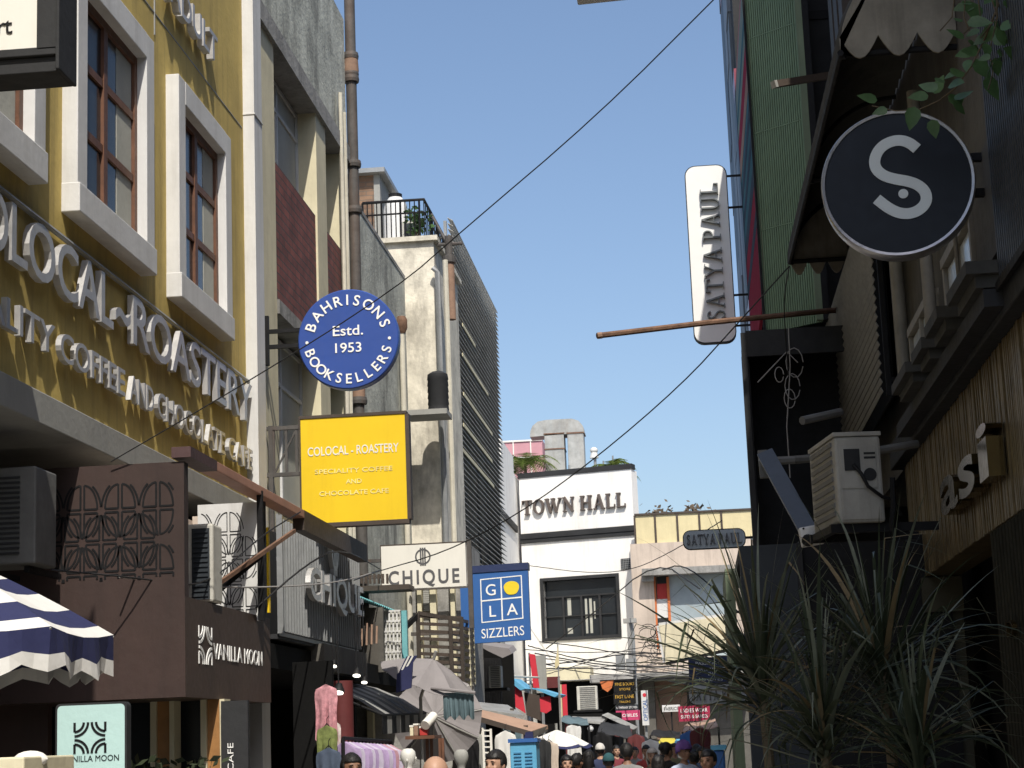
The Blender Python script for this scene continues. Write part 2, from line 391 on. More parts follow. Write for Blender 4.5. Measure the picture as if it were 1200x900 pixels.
def cafe_window(y0, y1, z0, z1):
    fw = .24; pr = .13
    f = MB(); X1 = XL + pr
    f.box(XL - .10, X1, y0, y0 + fw, z0 + .001, z1 - .001); f.box(XL - .10, X1, y1 - fw, y1, z0 + .001, z1 - .001)
    f.box(XL - .10, X1 + .003, y0 + fw, y1 - fw, z1 - fw, z1); f.box(XL - .10, X1 + .02, y0 - .004, y1 + .004, z0, z0 + fw)
    fo = f.build('window', M['white'], t, bevel=.008)
    ya, yb, za, zb = y0 + fw, y1 - fw, z0 + fw, z1 - fw
    # real hole look: reveal + casement set back
    c = MB(); xs = XL - .09; xf = XL - .005 + .045
    for a, bb in ((ya, ya + .08), (yb - .08, yb)): c.box(xs, xf, a, bb, za, zb)
    c.box(xs, xf - .002, ya + .08, yb - .08, zb - .08, zb); c.box(xs, xf - .002, ya + .08, yb - .08, za, za + .08)
    ym = ya + (yb - ya) * .46
    c.box(xs, xf - .004, ym - .05, ym + .05, za + .08, zb - .08)
    for k in (1, 2):
        z = za + (zb - za) * k / 3
        c.box(xs, xf - .012, ya + .08, ym - .05, z - .035, z + .035); c.box(xs, xf - .012, ym + .05, yb - .08, z - .035, z + .035)
    c.build('casement', M['wood'], fo)
    p = MB(); p.box(XL + .001, XL + .006, ya + .02, yb - .02, za + .02, zb - .02); p.build('pane', M['glassd'], fo)
    q = MB(); q.box(XL + .0065, XL + .011, ym + (yb - ym) * .42, yb - .09, za + .09, zb - .09); q.build('curtain', M['curtain'], fo)
cafe_window(11.02, 13.18, 6.03, 8.25); cafe_window(13.92, 16.07, 6.03, 8.25); cafe_window(16.90, 18.96, 6.03, 8.25)
b = MB(); fr = frL(XL, off=.03); hh = .45
b.text('CO', fr, 11.6, 5.31, hh, .95, .055, .010)
b.text('LOCAL', fr, 12.62, 5.31, hh, 2.38, .055, .010)
b.text('~', fr, 15.06, 5.31, hh, .42, .055, .02)
b.text('ROASTERY', fr, 15.56, 5.31, hh, 4.42, .055, .010); b.build('main_lettering', M['letter'], t)
b = MB(); h2 = .235
for s_, a, e in (('SPECIALITY', 10.9, 13.58), ('COFFEE', 13.71, 15.36), ('AND', 15.50, 16.22), ('CHOCOLATE', 16.34, 18.80), ('CAFE', 18.95, 20.02)):
    b = MB(); b.text(s_, fr, a, 4.80, h2, e - a, .045, .008); b.build('tagline_word', M['letter'], t)
b = MB(); b.text('ADULT', fr, 16.72, 8.94, .31, 1.82, .07, .01); b.build('upper_lettering', M['letter'], t)

# box sign of the first shop, top left corner
x0, x1, z0, z1 = rectY(-60, -70, 45, 61, 11.0)
t = thing('box_sign', 'white box sign in a black frame at the top left corner, thin black letters', 'sign', (x0, 11.0, z0))
b = MB(); b.box(x0, x1, 11.0, 11.2, z0, z1); b.build('face', M['offwhite'], t)
b = MB(); b.box(x1, x1 + .13, 10.97, 11.24, z0 - .02, z1); b.box(x1 + .131, x1 + .155, 10.95, 11.3, z0 - .16, z1)
b.box(x0, x1 + .13, 10.97, 11.24, z0 - .055, z0 - .0); b.box(x0, x1 + .13, 11.0, 11.3, z0 - .158, z0 - .057); b.build('frame', M['charcoal'], t, bevel=.006)
b = MB(); tx = PY(3, 40, 11.0); b.text('t', frY(11.0, off=.002), tx.x + .012, tx.z, .118, None, .006); b.text('r', frY(11.0, off=.002), tx.x - .03, tx.z, .118, None, .006); b.build('lettering', M['black'], t)
b = MB(); b.bar((x0 + .1, 11.1, z1 - .1), (-4.85, 11.1, z1 - .1), .05); b.build('bracket', M['black'], t)

# air conditioner in the dark recess
t = thing('air_conditioner', 'large dark grey louvred air conditioner under the yellow building concrete band', 'air conditioner', (-5.4, 13.3, 2.9))
x0, x1, z0, z1 = rectY(-40, 548, 42, 662, 13.2)
b = MB(); b.box(x0, x1, 13.2, 13.65, z0, z1); b.build('casing', M['acgrey'], t, bevel=.015)
b = MB()
for i in range(16): z = z0 + .08 + (z1 - z0 - .16) * i / 15; b.box(x0 + .06, x1 - .12, 13.185, 13.199, z - .008, z + .008)
b.build('grille', M['charcoal'], t)
b = MB(); b.bar((x1 - .1, 13.3, z0 - .03), (x1 - .1, 14.0, z0 - .03), .04); b.bar((x0 + .1, 13.3, z0 - .03), (x0 + .1, 14.0, z0 - .03), .04); b.bar((x0, 14.1, z0 - .03), (-6.9, 14.1, z0 - .03), .05); b.build('bracket', M['black'], t)

# ------------------------------------------------------------------ brown cafe front
XB = -3.90; YB = 14.2
def zB(v, u=209): return PX(u, v, XB).z
t = thing('brown_cafe_front', 'dark brown boxed cafe front with arc pattern and white moon cafe lettering', 'shop front', (-4.6, 15, 0))
zb, zm, zt = PY(207, 817, YB).z, PY(210, 699, YB).z, PY(207, 541, YB).z
YE = PX(317, 770, XB).y
b = MB(); b.box(-6.4, XB - .001, YB, YB + .12, zb, zt)
b.prism([Vector((-6.4, YB + .35, 0)), Vector((-5.1, YB + .35, 0)), Vector((-5.1, YB + .35, zb)), Vector((-6.4, YB + .35, zb))], (0, .1, 0))
# petal pattern cut lines (dark grooves, second material)
fr = frY(YB, 0, 0, 0.0)
cs = .37; px0 = PY(196, 600, YB).x; pz0 = PY(150, 692, YB).z
def petals(bb, fr, xa, xb, za, zb_, rx, wd, mi, left_trim=None):
    """staggered crosses of double lines carrying quarter petals; lines kept inside the panel"""
    ry = rx * 1.62; g_ = rx * .11; cnt = 0; j_ = 0; z = za
    def put(pts, w_):
        nonlocal cnt
        run = []
        for p in pts + [None]:
            if p is not None and xa <= p[0] <= xb and za - rx * .5 <= p[1] <= zb_: run.append(p)
            else:
                if len(run) > 1: cnt += 1; bb.ribbon(run, w_, fr, .003 + .0004 * (cnt % 6), mi)
                run = []
    while z <= zb_:
        x = xb - rx * .9 - (j_ % 2) * rx * 1.12
        while x > xa - rx:
            for sx_ in (-1, 1):
                for sz_ in (-1, 1):
                    if sz_ < 0 and z == za and False: continue
                    q = [(x + sx_ * g_ + sx_ * (rx - g_ * 2) * math.cos(R(a)), z + sz_ * g_ + sz_ * (ry - g_ * 2) * math.sin(R(a))) for a in range(0, 91, 9)]
                    put(q, wd); n_ = 7
                    put([(x + sx_ * g_, z + sz_ * (g_ + (ry - 2 * g_) * k / n_)) for k in range(n_ + 1)], wd)
                    put([(x + sx_ * (g_ + (rx - 2 * g_) * k / n_), z + sz_ * g_) for k in range(n_ + 1)], wd)
                    put([(x + sx_ * (rx + g_) * math.cos(R(a)), z + sz_ * (ry + g_) * math.sin(R(a))) for a in range(8, 60, 7)], wd)
            x -= rx * 2.24
        z += ry * 1.12; j_ += 1
p0_, p1_ = PY(62, 690, YB), PY(203, 563, YB)
petals(b, fr, p0_.x, p1_.x, p0_.z + .1, p1_.z, .135, .015, 1)
b.build('end_panel', [M['brown'], M['black']], t)
b = MB(); b.box(XB - .12, XB, YB + .001, YE, zb, zm); b.build('fascia', M['brownlite'], t)
b = MB(); b.box(-6.4, XB - .12, YB + .12, YE, zb, zb + .1); b.box(-5.6, -5.5, YB + .12, YE, 0, zb); b.box(-5.5, XB - .12, YE - .06, YE, zb + .1, zm); b.build('floor_slab', M['browndark'], t)
fr = frL(XB); lz = PX(280, 766, XB).z; la = PX(233, 760, XB); lb = PX(248, 760, XB)
def logo(bb, fr, cx, cy, w, h, wd, dep, mi=0):
    for sx_ in (-1, 1):
        for sy_ in (-1, 1):
            for r_ in (.88, .60):
                p = [(cx + sx_ * w / 2 * (1 - r_ * math.cos(R(a))), cy + sy_ * h / 2 * (1 - r_ * math.sin(R(a)))) for a in range(0, 91, 10)]
                if r_ == .60: p = p[:]
                bb.ribbon(p, wd, fr, dep, mi)
            bb.ribbon([(cx + sx_ * w / 2, cy + sy_ * h / 2), (cx + sx_ * w / 2, cy + sy_ * h * .2)], wd, fr, dep, mi)
b = MB(); logo(b, fr, (la.y + lb.y) / 2, lz + .02, lb.y - la.y, .30, .022, .006)
ta = PX(250, 768, XB); tb = PX(307, 772, XB)
b.text('VANILLA', fr, ta.y, lz - .075, .135, (tb.y - ta.y) * .56, .006, .0); b.text('MOON', fr, ta.y + (tb.y - ta.y) * .61, lz - .075, .135, (tb.y - ta.y) * .39, .006, .0)
b.build('lettering', M['letterwhite'], t)
# sloping roof edge beam
ya, ybm, ye = PX(209, 545, XB), PX(350, 607, XB), PX(425, 645, XB)
zr = zt + .03
M['roofshade'] = mat('salmon_shade_sheet', (.075, .04, .04), .6, .15, 3)  # dark copy of the salmon, painting the beam's shaded near end
yd_ = PX(246, 560, XB).y
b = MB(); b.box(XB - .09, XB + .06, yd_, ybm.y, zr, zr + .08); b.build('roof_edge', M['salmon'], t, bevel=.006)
b = MB(); b.box(XB - .092, XB + .062, YB - .03, yd_ - .001, zr - .002, zr + .082); b.build('roof_edge_shade', M['roofshade'], t)
b = MB(); b.box(XB - .06, XB + .055, ybm.y + .001, ye.y, zr - .12, zr + .083); b.build('roof_end', M['browndark'], t)
b = MB(); b.box(-4.79, -4.62, YB + .13, YB + 3.4, zr - .55, zr - .14); b.box(-4.619, XB - .1, YB + 2.9, YB + 2.95, zr - .62, zr - .1); b.build('beige_soffit', M['beige'], t)
# balcony screen with the same petals, pale
ys0 = PX(258, 650, -4.25).y; ys1 = PX(304, 650, -4.25).y
yw = 16.6
x0, x1, zz0, zz1 = rectY(232, 590, 303, 716, yw)
zz0 = zm - .05
b = MB(); b.box(x0, x1, yw, yw + .05, zz0, zz1 - .0)
petals(b, frY(yw), x0 + .02, x1 - .02, zz0 + .12, zz1 - .06, .125, .007, 1)
b.build('pattern_screen', [M['white'], M['black']], t)
b = MB()
b.bar((x1 + .02, yw, zz0), (x1 + .02, yw, zz1 + .1), .05); b.bar(PY(253, 693, 15.6), PY(303, 652, 16.4), .05, .05); b.bar((XB - .05, YE - .05, zm), (XB - .05, YE - .05, zr - .0), .06); b.build_each('balcony_post', M['black'], t)
b = MB(); b.bar(PY(257, 683, 15.5), PY(345, 622, 17.2), .03, .035); b.build('rusty_strut', M['rust'], t)
# lower columns
b = MB()
for u in (183, 242):
    p = PY(u, 850, 15.2); b.box(p.x - .05, p.x, 15.2, 15.4, 0, zb); b.box(p.x + .11, p.x + .15, 15.2, 15.4, 0, zb)
b.build_each('white_jamb', M['cream'], t)
b = MB()
for u in (183, 242):
    p = PY(u, 850, 15.2); b.box(p.x + .001, p.x + .109, 15.23, 15.37, 0, zb)
b.build_each('wood_panel', mat('honey_wood', (0.34, 0.17, 0.06), .5, .2, 6), t)
b = MB(); b.box(-5.4, XB - .15, 15.5, 15.55, 0, zb); b.build('door_glass', M['glassd'], t)
p = PY(272, 800, 15.1)
t2 = thing('vertical_cafe_board', 'dark narrow board with white sideways lettering beside the wood columns', 'sign', (p.x, 15.1, 0))
b = MB(); b.box(p.x - .10, p.x + .12, 15.12, 15.18, 0, zb - .02); b.build('board', M['charcoal'], t2)
b = MB(); b.text('CAFE', (Vector((p.x + .0, 15.118, p.z - .70)), EZ, -EX, -EY), 0, .0, .05, .22, .004); b.build('lettering', M['letterwhite'], t2)

p = PY(309, 680, 17.6)
t = thing('strip_sign', 'narrow yellow strip sign with white marks between pale pattern screen and grille', 'sign', p)
x0, x1, z0, z1 = rectY(305, 618, 315, 718, 17.6); b = MB(); b.box(x0, x1, 17.6, 17.66, z0, z1); b.build('panel', M['signyellow'], t)
b = MB()
for v_ in (651, 675, 697): q_ = PY(310, v_, 17.6); b.box(q_.x - .03, q_.x + .012, 17.59, 17.599, q_.z - .05, q_.z + .04)
b.build('mark', M['offwhite'], t)
b = MB(); b.bar((x0, 17.7, z1 - .05), (XL - .05, 17.7, z1 - .05), .04); b.build('arm', M['black'], t)
# AC on that balcony
x0, x1, z0, z1 = rectY(207, 614, 250, 706, 15.0)
t = thing('air_conditioner', 'white air conditioner on the brown cafe balcony beside the pale pattern screen', 'air conditioner', (x0, 15.0, z0))
b = MB(); b.box(x0, x1, 15.0, 15.3, z0, z1); b.build('casing', M['acwhite'], t, bevel=.02)
b = MB(); b.box(x0 + .13, x1 - .03, 14.985, 14.999, z0 + .02, z1 - .04)
for i in range(14): z = z0 + .05 + (z1 - z0 - .12) * i / 13; b.box(x0 + .14, x1 - .04, 14.975, 14.984, z - .006, z + .006)
b.build('grille', M['slate'], t)

# light box of the cafe
x0, x1, z0, z1 = rectY(67, 826, 146, 915, 13.0)
t = thing('light_box_sign', 'mint rounded light box with black arc emblem below the striped umbrella', 'sign', ((x0 + x1) / 2, 13, z0))
cx_, cz_ = (x0 + x1) / 2, (z0 + z1) / 2; wv, hv = x1 - x0, z1 - z0
fr = frY(13.0, cx_, cz_)
b = MB(); b.prism([in_fr(fr, *p) for p in rrect(wv, hv, .03)], (0, .12, 0), 0); b.build('face', emit('mint_glow', (0.40, 0.57, 0.55), .18), t)
b = MB(); b.prism([in_fr(fr, p[0], p[1], -.004) for p in rrect(wv + .03, hv + .03, .035)], (0, .10, 0)); b.build('case', M['charcoal'], t)
b = MB(); k = wv / 79.0
logo(b, fr, (105.5 - 106.5) * k, hv / 2 - (863 - 826) * k, 36 * k, 35 * k, .017, .004)
b.text('VANILLA MOON', fr, 0, hv / 2 - (889.5 - 826) * k, 7 * k, 66 * k, .004, align='C'); b.build('lettering', M['black'], t)
b = MB(); b.bar((cx_, 13.06, z0), (cx_, 13.06, 0), .05); b.box(cx_ - .2, cx_ + .2, 12.9, 13.2, 0, .03); b.build('stand', M['black'], t)

# ------------------------------------------------------------------ chique grille sign
XG = -4.22
ya, ye = PX(331, 690, XG), PX(422, 700, XG)
zt_, zb_ = PX(331, 604, XG).z, PX(331, 742, XG).z
t = thing('grille_sign', 'vertical bar shop grille with raised silver lettering hanging above the dark clothing shop', 'sign', (XG, ya.y, zb_))
b = MB(); n = 34
for i in range(n):
    y = ya.y + (ye.y - ya.y) * i / (n - 1); b.box(XG - .055, XG, y - .011, y + .011, zb_ + .03, zt_ - .03)
b.box(XG - .05, XG + .012, ya.y - .03, ya.y + .02, zb_, zt_)
for f_ in (0, .32, .63, .995): z = zb_ + (zt_ - zb_) * f_; b.box(XG - .06, XG - .036, ya.y, ye.y, z - .02, z + .02)
b.build('bars', M['grey'], t)
b = MB(); b.box(XG - .5, XG - .42, ya.y, ye.y, zb_, zt_); b.box(XG - .4, XG - .05, ya.y, ye.y + .02, zb_ - .05, zb_ - .002); b.build('backing', M['charcoal'], t)
b = MB(); b.text('CHIQUE', frL(XG, off=.02), ya.y + 1.05, zb_ + .44, .36, ye.y - ya.y - 1.25, .06, .022)
b.build('lettering', M['letter'], t)
b = MB(); pe_ = PX(387, 650, XG); yc_ = pe_.y; zc_ = pe_.z
b.ribbon(arc(yc_, zc_, .17, 0, 360, 24)[:-1], .05, frL(XG, off=.01), .05, 0, True)
for d_ in (-.07, 0, .07): b.ribbon([(yc_ + d_, zc_ - .25), (yc_ + d_, zc_ + .25)], .035, frL(XG, off=.012), .05)
b.build('emblem', M['letter'], t)

# ------------------------------------------------------------------ grey building with brick spandrels
t = thing('grey_brick_building', 'stained grey building with red brick panels, cream piers and a tall drain pipe', 'building', (-6, 23, 0))
gy = lambda u: PX(u, 300, XL).y
Y0, Y1 = 20.46, gy(409)
zl = 10.36; ztop = 12.63
b = MB(); b.box(-10, XL - .35, Y0, Y1, 3.4, ztop - .02); b.build('core_wall', M['concrete2'], t)
b = MB(); b.box(XL - .349, XL, Y0, Y1, zl + .25, ztop); b.build('parapet_panel', M['concrete'], t)
b = MB(); b.box(XL - .349, XL + .05, Y0, Y1 + .02, zl, zl + .248); b.build('lintel', M['concrete2'], t)
piers = [(Y0, gy(324)), (gy(373), gy(384)), (gy(402), Y1 - .002)]
b = MB()
for a, e in piers: b.box(XL - .348, XL - .001, a, e, 3.4, zl - .001)
b.build_each('pier', M['cream'], t)
bays = [(gy(324), gy(373)), (gy(384), gy(402))]
for a, e in bays:
    b = MB(); b.box(XL - .348, XL - .03, a + .001, e - .001, 7.13, 8.90); b.build('brick_spandrel', M['brick'], t)
    b = MB(); b.box(XL - .348, XL + .03, a + .001, e - .001, 6.95, 7.125); b.build('sill_slab', M['concrete2'], t)
    for za, zb2 in ((8.93, zl - .02), (4.8, 6.9)):
        f = MB(); xw = XL - .27
        for y in (a + .03, (a + e) / 2, e - .03): f.box(xw - .03, xw + .02, y - .03, y + .03, za, zb2)
        for z in (za + .03, zb2 - .03, za + (zb2 - za) * .72): f.box(xw - .028, xw + .017, a + .06, e - .06, z - .025, z + .025)
        fo = f.build('window', M['white'], t)
        p = MB(); p.box(xw - .02, xw - .01, a, e, za, zb2); p.build('pane', M['glassb'], fo)
        p = MB(); p.box(xw - .009, xw - .004, (a + e) / 2 + .04, e - .1, za + .06, zb2 - .06); p.build('curtain', M['curtain'], fo)
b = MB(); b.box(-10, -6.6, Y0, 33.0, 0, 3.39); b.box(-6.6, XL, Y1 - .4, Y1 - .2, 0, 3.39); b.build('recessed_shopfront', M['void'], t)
b = MB(); b.box(-10, XL + .02, Y0, Y1 - .01, 3.2, 3.4); b.build('floor_slab', M['concrete2'], t)
b = MB()
b.tube([(XL + .06, Y1 - .75, 4.0), (XL + .06, Y1 - .75, 11.2)], .03, 8)
b.tube([(XL + .06, Y1 - .45, 4), (XL + .06, Y1 - .45, 11.0)], .028, 8); b.build_each('thin_pipe', M['pvc'], t)
YP = Y1 + .12
t = thing('drain_pipe', 'tall cast iron drain pipe with a terracotta joint on the grey brick building', 'pipe', (XL + .3, YP, 0))
pp = [PY(408.5, -60, YP), PY(410.5, 60, YP), PY(412, 95, YP), PY(414, 200, YP), PY(416.5, 300, YP), PY(419, 480, YP)]
xm = pp[3].x
b = MB(); b.tube([(xm, YP, 3.2), (xm, YP, 14)], .082, 14)
b.build('shaft', M['iron'], t, smooth=True)
b = MB(); z = pp[3].z + .12
for zz, rr in ((z - .02, .115), (z + 1.4, .112), (PY(412, 66, YP).z, .115), (PY(412, 93, YP).z, .115), (PY(418, 246, YP).z, .115), (PY(418, 470, YP).z, .12)): b.lathe((xm, YP, zz), [(rr, -.05), (rr + .008, 0), (rr, .05)], n=14)
b.build_each('collar', M['iron'], t, smooth=True)
b = MB(); za, zb2 = PY(412, 92, YP).z, PY(412, 62, YP).z
b.lathe((xm, YP, za), [(.105, .03), (.12, .12), (.105, zb2 - za - .03)], n=14); b.bar((xm - .3, YP, zb2 - .1), (xm, YP, zb2 - .12), .05)
b.lathe((xm, YP, PY(419, 462, YP).z), [(.10, -.05), (.10, .28)], n=14)
b.build('terracotta_joint', M['terracotta'], t, smooth=True)

# ------------------------------------------------------------------ stained parapet wall building
t = thing('stained_wall_building', 'low grey streaked wall building with a white downpipe between brick building and balcony', 'building', (-6, 29, 0))
zp = PX(425, 252, XL).z
b = MB(); b.box(-10, XL - .01, Y1 + .03, 32.2, 3.2, zp); b.build('wall', M['concrete'], t)
b = MB()
for k_, (u, v) in enumerate(((489, 555), (489, 600), (508, 560), (508, 590))):
    p = PX(u, v, XL); b.box(XL - .012, XL + .012 - .003 * 0, p.y - .22, p.y + .22, p.z - .25, p.z + .25)
b.build_each('vent_opening', M['void'], t)
b = MB(); b.box(-10, XL + .0, Y1 + .03, 32.21, zp + .001, zp + .07); b.build('coping', M['concrete2'], t)
t = thing('downpipe', 'thin white downpipe with brown hopper on the streaked grey wall', 'pipe', (XL + .06, 29.3, 0))
py = PX(474, 500, XL + .06).y; ph = PX(474, 395, XL + .06).z
b = MB(); b.tube([(XL + .06, py, 3), (XL + .06, py, ph)], .05, 10)
for z in (5, 6.2): b.lathe((XL + .06, py, z), [(.062, -.04), (.062, .04)], n=10)
b.build('shaft', M['pvc'], t, smooth=True)
b = MB(); b.lathe((XL + .06, py, ph), [(.06, 0), (.10, .1), (.10, .24), (.07, .3)], n=12); b.build('hopper', M['rust'], t, smooth=True)

# ------------------------------------------------------------------ cream balcony block
YC = 32.6
x1 = PY(511, 380, YC).x; zc_t = PY(480, 284, YC).z
t = thing('balcony_building', 'weathered cream rendered block with a railed roof terrace above the streaked wall', 'building', (x1 - 1, 33, 0))
b = MB(); b.box(-10, x1, YC, 36.0, 2.9, zc_t); b.build('wall', M['creamwall'], t)
b = MB(); b.box(-10, x1 + .08, YC - .08, 36.05, zc_t + .001, zc_t + .09); b.build('terrace_slab', M['creamwall'], t)
xl = PY(425, 250, YC).x; zrail = PY(460, 236, YC).z
b = MB(); xr = PY(497, 250, YC).x
b.tube([(xl, YC, zrail), (xr, YC, zrail), (xr + .02, 36, zrail)], .028, 6); b.tube([(xl, YC, zc_t + .55), (xr, YC, zc_t + .55), (xr + .02, 36, zc_t + .55)], .018, 6)
for i in range(14): x = xl + (xr - xl) * i / 13; b.tube([(x, YC, zc_t + .09), (x, YC, zrail)], .012 if i % 4 else .022, 6)
for i in range(1, 16): y = YC + (36 - YC) * i / 15; b.tube([(xr, y, zc_t + .09), (xr, y, zrail)], .012 if i % 4 else .022, 6)
b.build('railing', M['black'], t)
xa, xb, za, zb2 = rectY(405, 206, 446, 262, 34.6)
b = MB(); b.box(xa - 1, xb - .12, 34.6, 36, zc_t + .09, zb2); b.build('penthouse', M['brick2'], t)
b = MB(); b.box(xb - .119, xb, 34.55, 36, zc_t + .09, zb2); b.build('penthouse_jamb', M['band'], t)
b = MB(); b.box(xa - 1, xb + .12, 34.4, 37, zb2 + .001, zb2 + .09); b.build('penthouse_roof', M['grey'], t)
xa, xb, za, zb2 = rectY(448, 228, 476, 279, 33.8)
t = thing('water_tank', 'white round water tank standing on the railed roof terrace', 'tank', ((xa + xb) / 2, 34, zc_t))
r_ = (xb - xa) / 2
b = MB(); b.lathe(((xa + xb) / 2, 34, zc_t + .09), [(r_ * .98, 0), (r_, .1), (r_, zb2 - zc_t - .35), (r_ * .85, zb2 - zc_t - .2), (.12, zb2 - zc_t - .09)], n=24); b.build('shell', M['white'], t, smooth=True)
b = MB(); b.lathe(((xa + xb) / 2, 34, zc_t + .09), [(.13, zb2 - zc_t - .1), (.13, zb2 - zc_t - .03)], n=16); b.build('lid', M['black'], t)
xa, xb, za, zb2 = rectY(471, 258, 489, 281, 33.2)
t = thing('terrace_cooler', 'small pale air cooler beside the white tank on the roof terrace', 'cooler', (xa, 33.2, zc_t))
b = MB(); b.box(xa, xb, 33.2, 33.7, zc_t + .09, zb2); b.build('casing', M['acwhite'], t, bevel=.02)
b = MB(); b.box(xa + .04, xb - .04, 33.19, 33.199, zc_t + .15, zb2 - .06); b.build('grille', M['slate'], t)
def leafy(name, label, base, h, r, n, lm, sz=.05, group=None, seed=1):
    rr = random.Random(seed); t = thing(name, label, 'plant', base, group)
    st = MB(); lf = MB(); bs = Vector(base)
    for k in range(5):
        e = bs + Vector((rr.uniform(-r, r) * .7, rr.uniform(-r, r) * .7, h * rr.uniform(.7, 1))); st.tube([bs, (bs + e) / 2 + Vector((rr.uniform(-.05, .05), 0, 0)), e], .012, 5, r1=.004)
    for k in range(n):
        c = bs + Vector((rr.gauss(0, r * .45), rr.gauss(0, r * .45), h * rr.uniform(.25, 1.05)))
        d = Vector((rr.uniform(-1, 1), rr.uniform(-1, 1), rr.uniform(-.5, .8))).normalized(); q = d.cross(Vector((rr.uniform(-1, 1), rr.uniform(-1, 1), rr.uniform(-1, 1)))).normalized(); l_ = sz * rr.uniform(.6, 1.4)
        lf.add([c, c + d * l_ * .5 + q * l_ * .28, c + d * l_, c + d * l_ * .5 - q * l_ * .28], [(0, 1, 2, 3)])
    st.build('stem', M['stem'], t); lf.build('foliage', lm, t, fixn=False); return t
p = PY(486, 258, 32.9); leafy('terrace_plant', 'small green plant growing at the corner of the roof terrace railing', (p.x + .05, 32.9, zc_t + .09), .55, .22, 160, M['vine'], .12, seed=3)
t = thing('terracotta_flue', 'terracotta and iron pipes at the corner of the cream balcony block', 'pipe', (x1 + .1, 32.7, 0))
b = MB(); xa = PY(517, 400, 32.5).x
b.tube([(xa + .12, 32.5, 3), (xa + .12, 32.5, PY(520, 305, 32.5).z)], .05, 8); b.build('white_pipe', M['pvc'], t, smooth=True)
b = MB(); b.tube([(xa - .02, 32.45, 3), (xa - .02, 32.45, PY(515, 320, 32.5).z), (xa - .1, 32.45, PY(515, 314, 32.5).z)], .05, 8); b.build('grey_pipe', M['grey'], t, smooth=True)
b = MB(); za, zb2 = PY(524, 372, 32.5).z, PY(524, 305, 32.5).z; xq = PY(526, 340, 32.5).x
b.lathe((xq, 32.7, za), [(.09, 0), (.09, zb2 - za)], n=12); b.build('flue', M['terracotta'], t, smooth=True)
b = MB(); b.lathe((xq, 32.7, zb2), [(.12, 0), (.12, .12), (.07, .14), (.07, .5)], n=12); b.tube([(xq - .2, 32.7, zb2 + .35), (xq + .25, 32.7, zb2 + .35)], .03, 6)
b.bar((xq - .05, 32.7, zb2 + .4), (PY(497, 236, 32.7).x, 33.5, zrail), .04); b.build('iron_cap', M['iron'], t)
xa, xb, za, zb2 = rectY(500, 437, 525, 481, 31.6)
t = thing('water_tank', 'black ribbed water tank on a bracket beside the metal louvre screen', 'tank', ((xa + xb) / 2, 31.6, za))
b = MB(); r_ = (xb - xa) / 2; H = zb2 - za; pr = [(r_ * .95, 0)]
for i in range(6): pr += [(r_, H * (i + .1) / 6), (r_ * .94, H * (i + .9) / 6)]
b.lathe(((xa + xb) / 2, 31.7, za), pr + [(r_ * .5, H * 1.06)], n=22); b.build('shell', M['charcoal'], t, smooth=True)
b = MB(); b.box(xa - .35, xb, 31.35, 32.05, za - .1, za - .01); b.build('bracket_slab', M['band'], t)

# ------------------------------------------------------------------ metal louvre screen
XS = -4.40
ps, pe = PX(527.5, 258, XS), PX(581, 365, XS)
zs_t, zs_b = ps.z, PX(531, 652, XS).z
t = thing('louvre_screen_building', 'tall facade screened with many horizontal metal louvres past the balcony block', 'building', (-6, 36, 0))
b = MB(); b.box(-10, XS - .40, 36.1, 42.5, 2.9, zs_t - 2.2); b.box(-10, XS - .45, ps.y + .2, 36.1, 2.9, zs_t - 2.4); b.build('wall', M['concrete2'], t)
b = MB(); n = 62
def ztopat(y): return zs_t
for i in range(n):
    z = zs_b + (zs_t - zs_b) * i / (n - 1); ye_ = pe.y
    b.add([(XS - .055, ps.y, z + .052), (XS + .05, ps.y, z - .012), (XS + .05, ye_, z - .012), (XS - .055, ye_, z + .052),
           (XS - .055, ps.y, z + .062), (XS + .05, ps.y, z + .0), (XS + .05, ye_, z + .0), (XS - .055, ye_, z + .062)],
          [(0,3,2,1),(4,5,6,7),(0,1,5,4),(1,2,6,5),(2,3,7,6),(3,0,4,7)])
lo = b.build('louvres', mat('louvre_metal', (0.44, 0.43, 0.395), .6, .2, 2, .3, metal=.1), t)
b = MB()
for (u0, v0, u1, v1) in ((542, 379, 557, 407), (542, 415, 572, 463), (543, 457, 577, 513), (543, 493, 577, 545), (533, 511, 579, 575)):
    a, e = PX(u0, v0, XS + .06), PX(u1, v1, XS + .06); z = (a.z + e.z) / 2; b.box(XS + .052, XS + .068, a.y, e.y, z - .035, z + .035)
b.build_each('pale_slat', M['cream'], t)
b = MB()
for y in (ps.y + .05, (ps.y + pe.y) / 2, pe.y - .05): b.box(XS - .14, XS - .08, y - .04, y + .04, zs_b, zs_t)
for z in (zs_t - .3, 9, 7.5, 6, 5): b.bar((XS - .11, ps.y + .1, z), (XS - .44, ps.y + .3, z), .06)
b.build('screen_frame', M['grey'], t)
b = MB(); b.box(XS - .46, XS - .07, pe.y - .12, pe.y - .04, 2.9, zs_t - .4); b.box(XS - .40, XS - .38, ps.y + .2, pe.y - .13, 2.9, zs_t - .5); b.build('screen_backing', M['grey'], t)

# white side building up to the end of the street
t = thing('white_side_building', 'plain white rendered side building between louvre screen and the town hall front', 'building', (-7, 52, 0))
zz = PX(593, 520, -5.5).z
b = MB(); b.box(-12, -5.52, 43, 61.9, 0, zz - .6); b.box(-12, -5.52, 43, 50.5, zz - .6, zz + .4); b.box(-12, -5.52, 55.5, 59.4, zz - .6, zz - .05); b.build('wall', M['townwhite'], t)
b = MB(); a = PX(590, 605, -5.5); b.box(-5.53, -5.45, 43, 59.4, PX(600, 612, -5.5).z - .18, PX(600, 612, -5.5).z + .02); b.build('dark_band', M['charcoal'], t)
